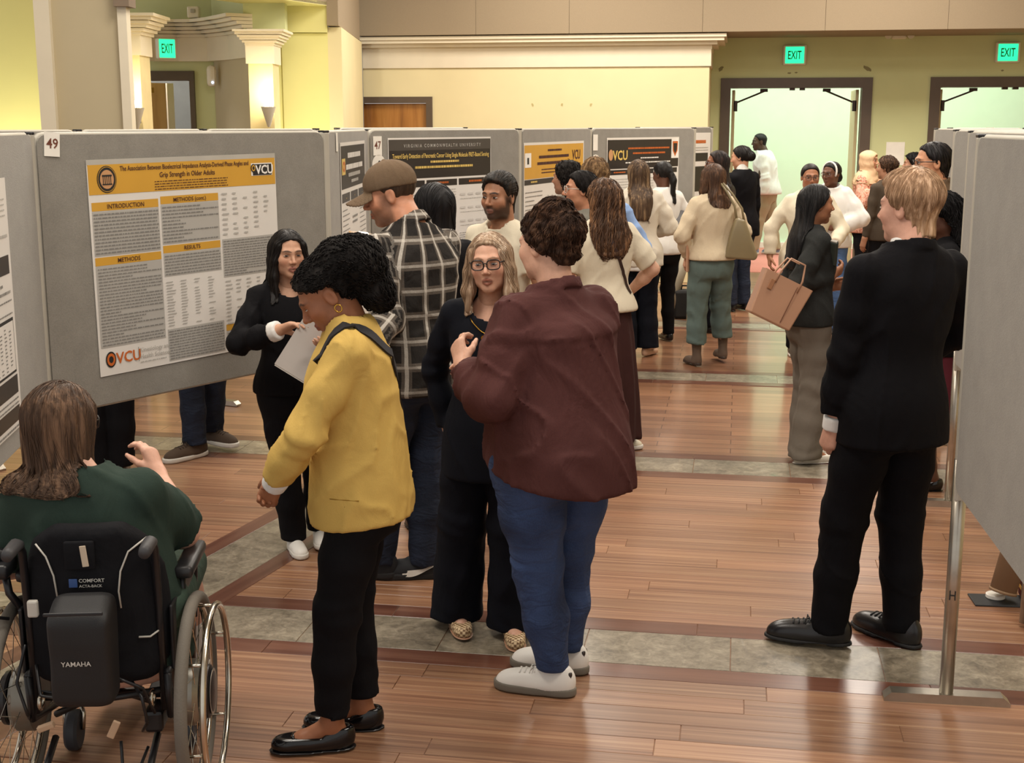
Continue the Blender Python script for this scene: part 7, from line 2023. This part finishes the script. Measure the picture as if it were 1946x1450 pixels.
for sx in (-1, 1):
    X = sx * .262
    tyre = MB().tube(circle((X, 0, WR), WR - .019, 56), .019, 12, closed=True).build('tyre', W_TYRE, wc, True)
    m = MB(); m.tube(circle((X, 0, WR), WR - .040, 56), .009, 8, closed=True); m.build('rim', W_STEEL, tyre, True)
    hub = MB().lathe([(.03, -.05), (.085, -.045), (.10, -.03), (.10, .02), (.085, .035), (.03, .04)], 28, Matrix.Translation((X - sx * .02, 0, WR)) @ Matrix.Rotation(R(90) * sx, 4, 'Y')); auto_smooth(hub.build('hub_motor', W_HUB, tyre))
    cap = MB().lathe([(.078, .0), (.082, .006), (.080, .018), (.060, .028), (.0, .032)], 32, Matrix.Translation((X + sx * .022, 0, WR)) @ Matrix.Rotation(R(90) * sx, 4, 'Y')); auto_smooth(cap.build('hub_cover', W_BLK, tyre))
    ring = MB().lathe([(.066, .0262), (.069, .0262), (.069, .0275), (.066, .0275)], 32, Matrix.Translation((X + sx * .022, 0, WR)) @ Matrix.Rotation(R(90) * sx, 4, 'Y')); ring.build('cover_ring', W_HUB, tyre)
    for i in range(28):
        a = 2 * math.pi * i / 28; b = a + (.5 if i % 2 else -.5); off = .028 if i % 4 < 2 else -.03
        m = MB().cyl((X - sx * .01 + off * .6, .09 * math.cos(b), WR + .09 * math.sin(b)), (X, (WR - .042) * math.cos(a), WR + (WR - .042) * math.sin(a)), .0014, n=4)
        m.build('spoke', W_STEEL, tyre)
    hr = MB().tube(circle((X + sx * .058, 0, WR), .262, 56), .0105, 10, closed=True).build('hand_rim', W_STEEL, tyre, True)
    for i in range(6):
        a = 2 * math.pi * i / 6 + .35; MB().cyl((X + sx * .005, .262 * math.cos(a), WR + .262 * math.sin(a)), (X + sx * .056, .262 * math.cos(a), WR + .262 * math.sin(a)), .005, n=6).build('standoff', W_STEEL, tyre, True)
    # frame side: back post with push handle, base tube, armrest
    px_ = sx * .185
    MB().tube([(px_, -.10, .30), (px_, -.115, .60), (px_, -.135, .805), (px_, -.16, .835), (px_, -.20, .84)], .0125, 8).build('back_post', W_BLK, wc, True)
    g = MB(); g.tube([(px_, -.155, .832), (px_, -.19, .843), (px_, -.255, .840), (px_, -.275, .836)], [.015, .0195, .019, .016], 12); g.build('push_handle', plain('soft_grip_rubber', '#39383a', .55), wc, True)
    MB().tube([(sx * .20, -.12, .42), (sx * .20, .25, .42), (sx * .19, .38, .38), (sx * .17, .44, .16)], .0125, 8).build('seat_tube', W_BLK, wc, True)
    MB().tube([(sx * .20, -.12, .42), (sx * .20, -.10, .28), (sx * .20, .20, .20), (sx * .19, .28, .20)], .012, 8).build('base_tube', W_BLK, wc, True)
    MB().b2((sx * .215 - .006, -.10, .42), (sx * .215 + .006, .26, .62), bev=.005).build('side_guard', W_BLK, wc)
    ar = MB(); ar.b2((sx * .232 - .030, .02, .655), (sx * .232 + .030, .30, .695), bev=.014); ar = ar.build('armrest_pad', plain('black_vinyl_pad', '#232224', .4), wc, True)
    MB().tube([(sx * .225, .05, .655), (sx * .222, .06, .56), (sx * .218, .06, .44)], .010, 8).build('armrest_post', W_BLK, ar, True)
    MB().tube([(sx * .225, .26, .655), (sx * .222, .29, .60), (sx * .216, .28, .44)], .010, 8).build('armrest_post', W_BLK, ar, True)
    # front caster
    cx, cy = sx * .185, .30
    cw = MB().lathe([(.02, -.02), (.058, -.021), (.066, -.012), (.066, .012), (.058, .021), (.02, .02)], 24, Matrix.Translation((cx, cy - .03, .066)) @ Matrix.Rotation(R(90), 4, 'Y')); cw = auto_smooth(cw.build('caster_wheel', plain('dark_caster_rubber', '#3d3f45', .6), wc))
    f = MB(); f.tube([(cx - .028, cy - .03, .066), (cx - .030, cy - .02, .12), (cx - .015, cy, .155)], .008, 6); f.tube([(cx + .028, cy - .03, .066), (cx + .030, cy - .02, .12), (cx + .015, cy, .155)], .008, 6); f.cyl((cx, cy, .145), (cx, cy, .215), .016, n=12); f.build('caster_fork', W_STEEL, cw, True)
    # anti-tip bar
    MB().tube([(sx * .15, -.06, .20), (sx * .15, -.18, .16), (sx * .15, -.27, .075)], .011, 8).build('anti_tip_bar', W_BLK, wc, True)
    MB().cyl((sx * .15 - .03, -.27, .06), (sx * .15 + .03, -.27, .06), .025, n=14).build('anti_tip_roller', W_BLK, wc, True)
    # footrest hanger
    MB().tube([(sx * .17, .42, .36), (sx * .16, .50, .20), (sx * .15, .53, .11)], .011, 8).build('footrest_hanger', W_BLK, wc, True)
MB().cyl((-.25, 0, WR), (.25, 0, WR), .014, n=10).build('axle_bar', W_BLK, wc, True)
MB().tube([(-.185, -.10, .36), (0, -.115, .34), (.185, -.10, .36)], .011, 8).build('cross_brace', W_BLK, wc, True)
MB().tube([(-.19, -.03, .42), (.19, .1, .20)], .011, 8).build('cross_brace', W_BLK, wc, True); MB().tube([(.19, -.03, .42), (-.19, .1, .20)], .011, 8).build('cross_brace', W_BLK, wc, True)
for sx in (-1, 1): MB().b2((sx * .09 - .075, .44, .095), (sx * .09 + .075, .64, .112), bev=.006).build('footplate', W_BLK, wc)
MB().b2((-.20, -.10, .42), (.20, .34, .495), bev=.03).build('seat_cushion', W_CLOTH, wc, True)
# backrest shell: wide in the middle, narrower above
def back_fn(q):
    z = q[:, 2]; hw = np.interp(z, [.38, .46, .60, .74, .83, .87], [.175, .210, .215, .200, .165, .125]); curve = 1.6 * q[:, 0] ** 2
    yy = q[:, 1] + .135 - curve + .14 * (z - .6) * 0
    d = np.maximum(np.abs(q[:, 0]) - hw, np.abs(yy) - .034 - .008 * np.cos(q[:, 0] * 14)); d = smax(smax(d, z - .838, .05), .40 - z, .04)
    return smax(np.abs(q[:, 0]) - hw, smax(np.abs(yy) - .036, smax(z - .885, .40 - z, .05), .04), .05) + .0025 * waves(q, 4, 22, 3)
V, Q = sdf_mesh(back_fn, (-.25, -.24, .34), (.25, .04, .90), .008); bk = np_obj('backrest', V, Q, W_CLOTH, wc)
YB = -.1735
def by(x): return -.135 - .037 + 1.6 * x * x
def on_back(pts, lift=.003): return [(x, by(x) - lift, z) for x, z in pts]
MB().tube(on_back([(-.145, .83), (-.115, .795), (-.095, .74), (-.088, .68)]), .0028, 6).build('piping', W_PIPE, bk, True)
MB().tube(on_back([(.165, .84), (.115, .805), (.092, .75), (.084, .69), (.088, .64)]), .0028, 6).build('piping', W_PIPE, bk, True)
MB().tube(on_back([(.13, .545), (.16, .54), (.185, .555)], .004), .003, 6).build('piping', W_PIPE, bk, True)
MB().box((-.015, by(0) - .006, .805), (.085, .014, .085), bev=.012).build('strap_pocket', W_CLOTH, bk, True)
MB().box((.0, by(0) - .016, .805), (.018, .004, .062), Matrix.Rotation(R(-6), 3, 'Y'), bev=.004).build('pull_tag', plain('pale_tag', '#c9b7a0', .7), bk)
MB().box((-.038, by(0) - .004, .722), (.024, .004, .026), bev=.002).build('badge', plain('blue_badge', '#35538a', .5), bk)
def sign(txt, x, z, size, mat, parent, y, align='L'):
    V, Fc = text_data(txt, size, .012); o_ = -V[:, 0].min() if align == 'L' else -(V[:, 0].min() + V[:, 0].max()) / 2
    return mesh_obj('lettering', [(x + a + o_, y, z + b) for a, b in V], Fc, mat, parent)
T_WH = plain('silver_lettering', '#c8c4bc', .5)
sign('COMFORT', -.022, .724, .0150, T_WH, bk, by(.03) - .006); sign('ACTA-BACK', -.022, .709, .0115, T_WH, bk, by(.03) - .006)
# battery bag
bx0 = .005
def bag_fn(q):
    x = np.abs(q[:, 0] - bx0) - .085; y = np.abs(q[:, 1] + .272) - .05 - .018 * np.clip((q[:, 2] - .30) / .3, 0, 1); zt = .715 - .25 * np.clip(-(q[:, 1] + .255), 0, 1) ** 1.0 * 1.6
    return smax(smax(x, y, .03), smax(q[:, 2] - zt, .405 - q[:, 2], .03), .035) + .0018 * waves(q, 7, 25, 3)
V, Q = sdf_mesh(bag_fn, (-.13, -.37, .31), (.15, -.15, .78), .0065); bag = np_obj('battery_bag', V, Q, plain('black_nylon', '#131214', .6, var=.2, bump=.3, bscale=400), wc)
sign('YAMAHA', bx0 - .006, .54, .0195, T_WH, bag, -.3405, 'C')
MB().box((bx0 - .006, -.338, .690), (.160, .006, .010), bev=.004).build('flap_seam', W_BLK, bag)
# drive box, cables, clips
MB().b2((.12, -.10, .22), (.175, .0, .29), bev=.012).build('motor_controller', W_BLK, wc)
for i, pts in enumerate([[(.10, -.13, .40), (.14, -.20, .38), (.15, -.19, .30), (.12, -.12, .24)], [(-.17, -.13, .46), (-.14, -.21, .40), (-.09, -.22, .395)], [(.05, -.10, .20), (.06, -.14, .13), (.10, -.12, .11), (.12, -.06, .16)], [(.02, -.17, .42), (.08, -.20, .44), (.14, -.18, .40), (.16, -.13, .30)], [(-.20, -.12, .52), (-.22, -.16, .42), (-.19, -.18, .33), (-.21, -.10, .28)]]):
    MB().tube([Vector(pts[0]).lerp(Vector(pts[1]), t) if t <= 1 else (Vector(pts[1]).lerp(Vector(pts[2]), t - 1) if t <= 2 or len(pts) < 4 else Vector(pts[2]).lerp(Vector(pts[3]), t - 2)) for t in [k * .25 for k in range(0, 4 * (len(pts) - 1) + 1)]], .0048, 6).build('cable', W_BLK, wc, True)
MB().tube(circle((.155, -.125, .345), .022, 16), .006, 6, closed=True).build('clamp_ring', W_STEEL, wc, True); MB().tube(circle((-.165, -.125, .345), .022, 16), .006, 6, closed=True).build('clamp_ring', W_STEEL, wc, True)
MB().box((-.15, -.19, .655), (.03, .02, .05), bev=.006).build('buckle', plain('white_buckle', '#c9c4ba', .5), wc); MB().box((.055, -.20, .285), (.022, .01, .055), Matrix.Rotation(R(25), 3, 'Y'), bev=.003).build('label_tag', plain('tan_label', '#c0a184', .7), wc)
MB().box((-.135, -.20, .30), (.05, .02, .018), Matrix.Rotation(R(-20), 3, 'Y'), bev=.004).build('label_tag', plain('tan_label', '#c0a184', .7), wc)
# joystick module on the left
js = MB(); js.box((-.275, -.06, .735), (.075, .11, .045), bev=.012); js = js.build('control_box', W_BLK, wc, True)
MB().tube([(-.275, -.06, .75), (-.272, -.06, .79)], [.008, .016], 10).build('joystick', W_BLK, js, True); MB().box((-.285, -.118, .745), (.03, .006, .012)).build('display', plain('blue_badge', '#35538a', .5), js)
MB().tube([(-.26, -.06, .71), (-.25, -.07, .66), (-.215, -.06, .60)], .012, 8).build('control_arm', W_BLK, js, True); MB().tube([(-.30, -.10, .72), (-.325, -.14, .66), (-.29, -.15, .62), (-.24, -.12, .60)], .005, 6).build('control_cable', W_BLK, js, True)

# ---- the woman
wl0 = Matrix.Rotation(R(WC_H), 4, 'Z') @ Vector((.03, .03, 0))
p = Person('woman in forest green tee with brown bob seated in the wheelchair', (wc0[0] + wl0.x, wc0[1] + wl0.y), WC_H + 0, 1.68, True, '#d8a892', drop=.435, lean=(-.085, .02), build=dict(hipW=.20, hipD=.15, waistW=.20, waistD=.15, chestW=.195, chestD=.125, shW=.165, armg=1.25))
k = p.k
for nm, sx in (('L', -1), ('R', 1)):
    p.J['hip' + nm] = np.array([sx * .095, .02, .53]); p.J['kn' + nm] = np.array([sx * .115, .44, .555]); p.J['an' + nm] = np.array([sx * .10 + .03, .50, .195]); p.J['toe' + nm] = R(-4); p.J['lift' + nm] = .112
p.arm_pts('R', p.wl(at_depth(318, 985, 3.90)), p.wl(at_depth(306, 915, 4.12))); p.arm_pts('L', p.sp((-.34, .05, 1.14)), p.sp((-.22, .28, 1.12)))
p.head(yaw=-34, pitch=8, shift=(-.03, .005, .002)); p.glasses('#1a1614', .025, .019, .0026)
p.hair('#4b3729', 'bob', hi='#7a5d47', vol=.017, len=.205, width=1.15, push='radial', ns=1100, sr=.0016, sstep=.021, ssteps=14, seed=12, zmin_start=.0, part=.02, flow=lambda q: np.stack([q[:, 0] * 4, -.25 - 4 * (q[:, 1] + .03) * 0, -1 + 0 * q[:, 2]], 1), locks=.003, lockf=15,
       hairline=([-.2, -.12, -.06, -.02, .01, .04, .060, .076, .092, .108], [.02, .03, .03, .028, .03, .040, .048, .058, .085, .15]), front=True)
p.top(C_GREEN, hem=.86, ease=.022, sleeve=('short', 'short'), sr=(.078, .080, .06, .05), short_t=.84, neck=.074, neckz=1.44, name='tee_shirt', folds=(.006, 14), seed=31, blend=.03,
      extra=((1.24, .212, .148, .0), (1.345, .195, .115, -.01), (1.07, .222, .170, .0), (.92, .225, .175, 0), (.80, .225, .18, 0)))
p.hand('R', (-.35, .35, .85), (-.7, .3, -.3), curl=(.6, .65, .7, .8), thumb=(.5, .4), full_arm=True); p.hand('L', (.5, .8, .1), (.8, 0, -.4), full_arm=True)
def shorts(q):
    d = loft(q, smooth_st([(.44, .19, .16, 0, 0), (.52, .21, .17, 0, 0), (.62, .21, .16, 0, 0)], 8), 2.2, .03)
    for nm in 'LR': d = smin(d, smax(cone(q, p.J['hip' + nm], p.J['kn' + nm] + np.array([0, .04, .0]), .105, .088), q[:, 1] - .48, .02), .05)
    return d + .004 * waves(q, 5, 16, 3)
V, Q = sdf_mesh(shorts, (-.32, -.22, .36), (.32, .60, .74), .011); np_obj('trousers', V, Q, cloth('grey_green_jersey', '#3d4d42', fold=.4), p.root)
for nm in 'LR':
    kn, an = p.J['kn' + nm], p.J['an' + nm]
    V, Q = sdf_mesh(lambda q: chain(q, [kn, kn + (an - kn) * .3, an], [.062, .060, .036], .02), np.minimum(kn, an) - .09, np.maximum(kn, an) + .09, .009); p.body.add(V, Q, np.array(srgb('#d8a892')) * .95)
    V, Q = sdf_mesh(lambda q: smax(cone(q, kn + (an - kn) * .62, an, .050, .042), an[2] - .02 - q[:, 2], .01), np.minimum(kn, an) - .09, np.maximum(kn, an) + .09, .009); np_obj('sock', V, Q, C_WHITE, p.root)
p.shoes(plain('black_canvas', '#1b1a1c', .8), 'sneaker', L_WHSOLE, L=.25)
p.nolegs = True; p.finish()
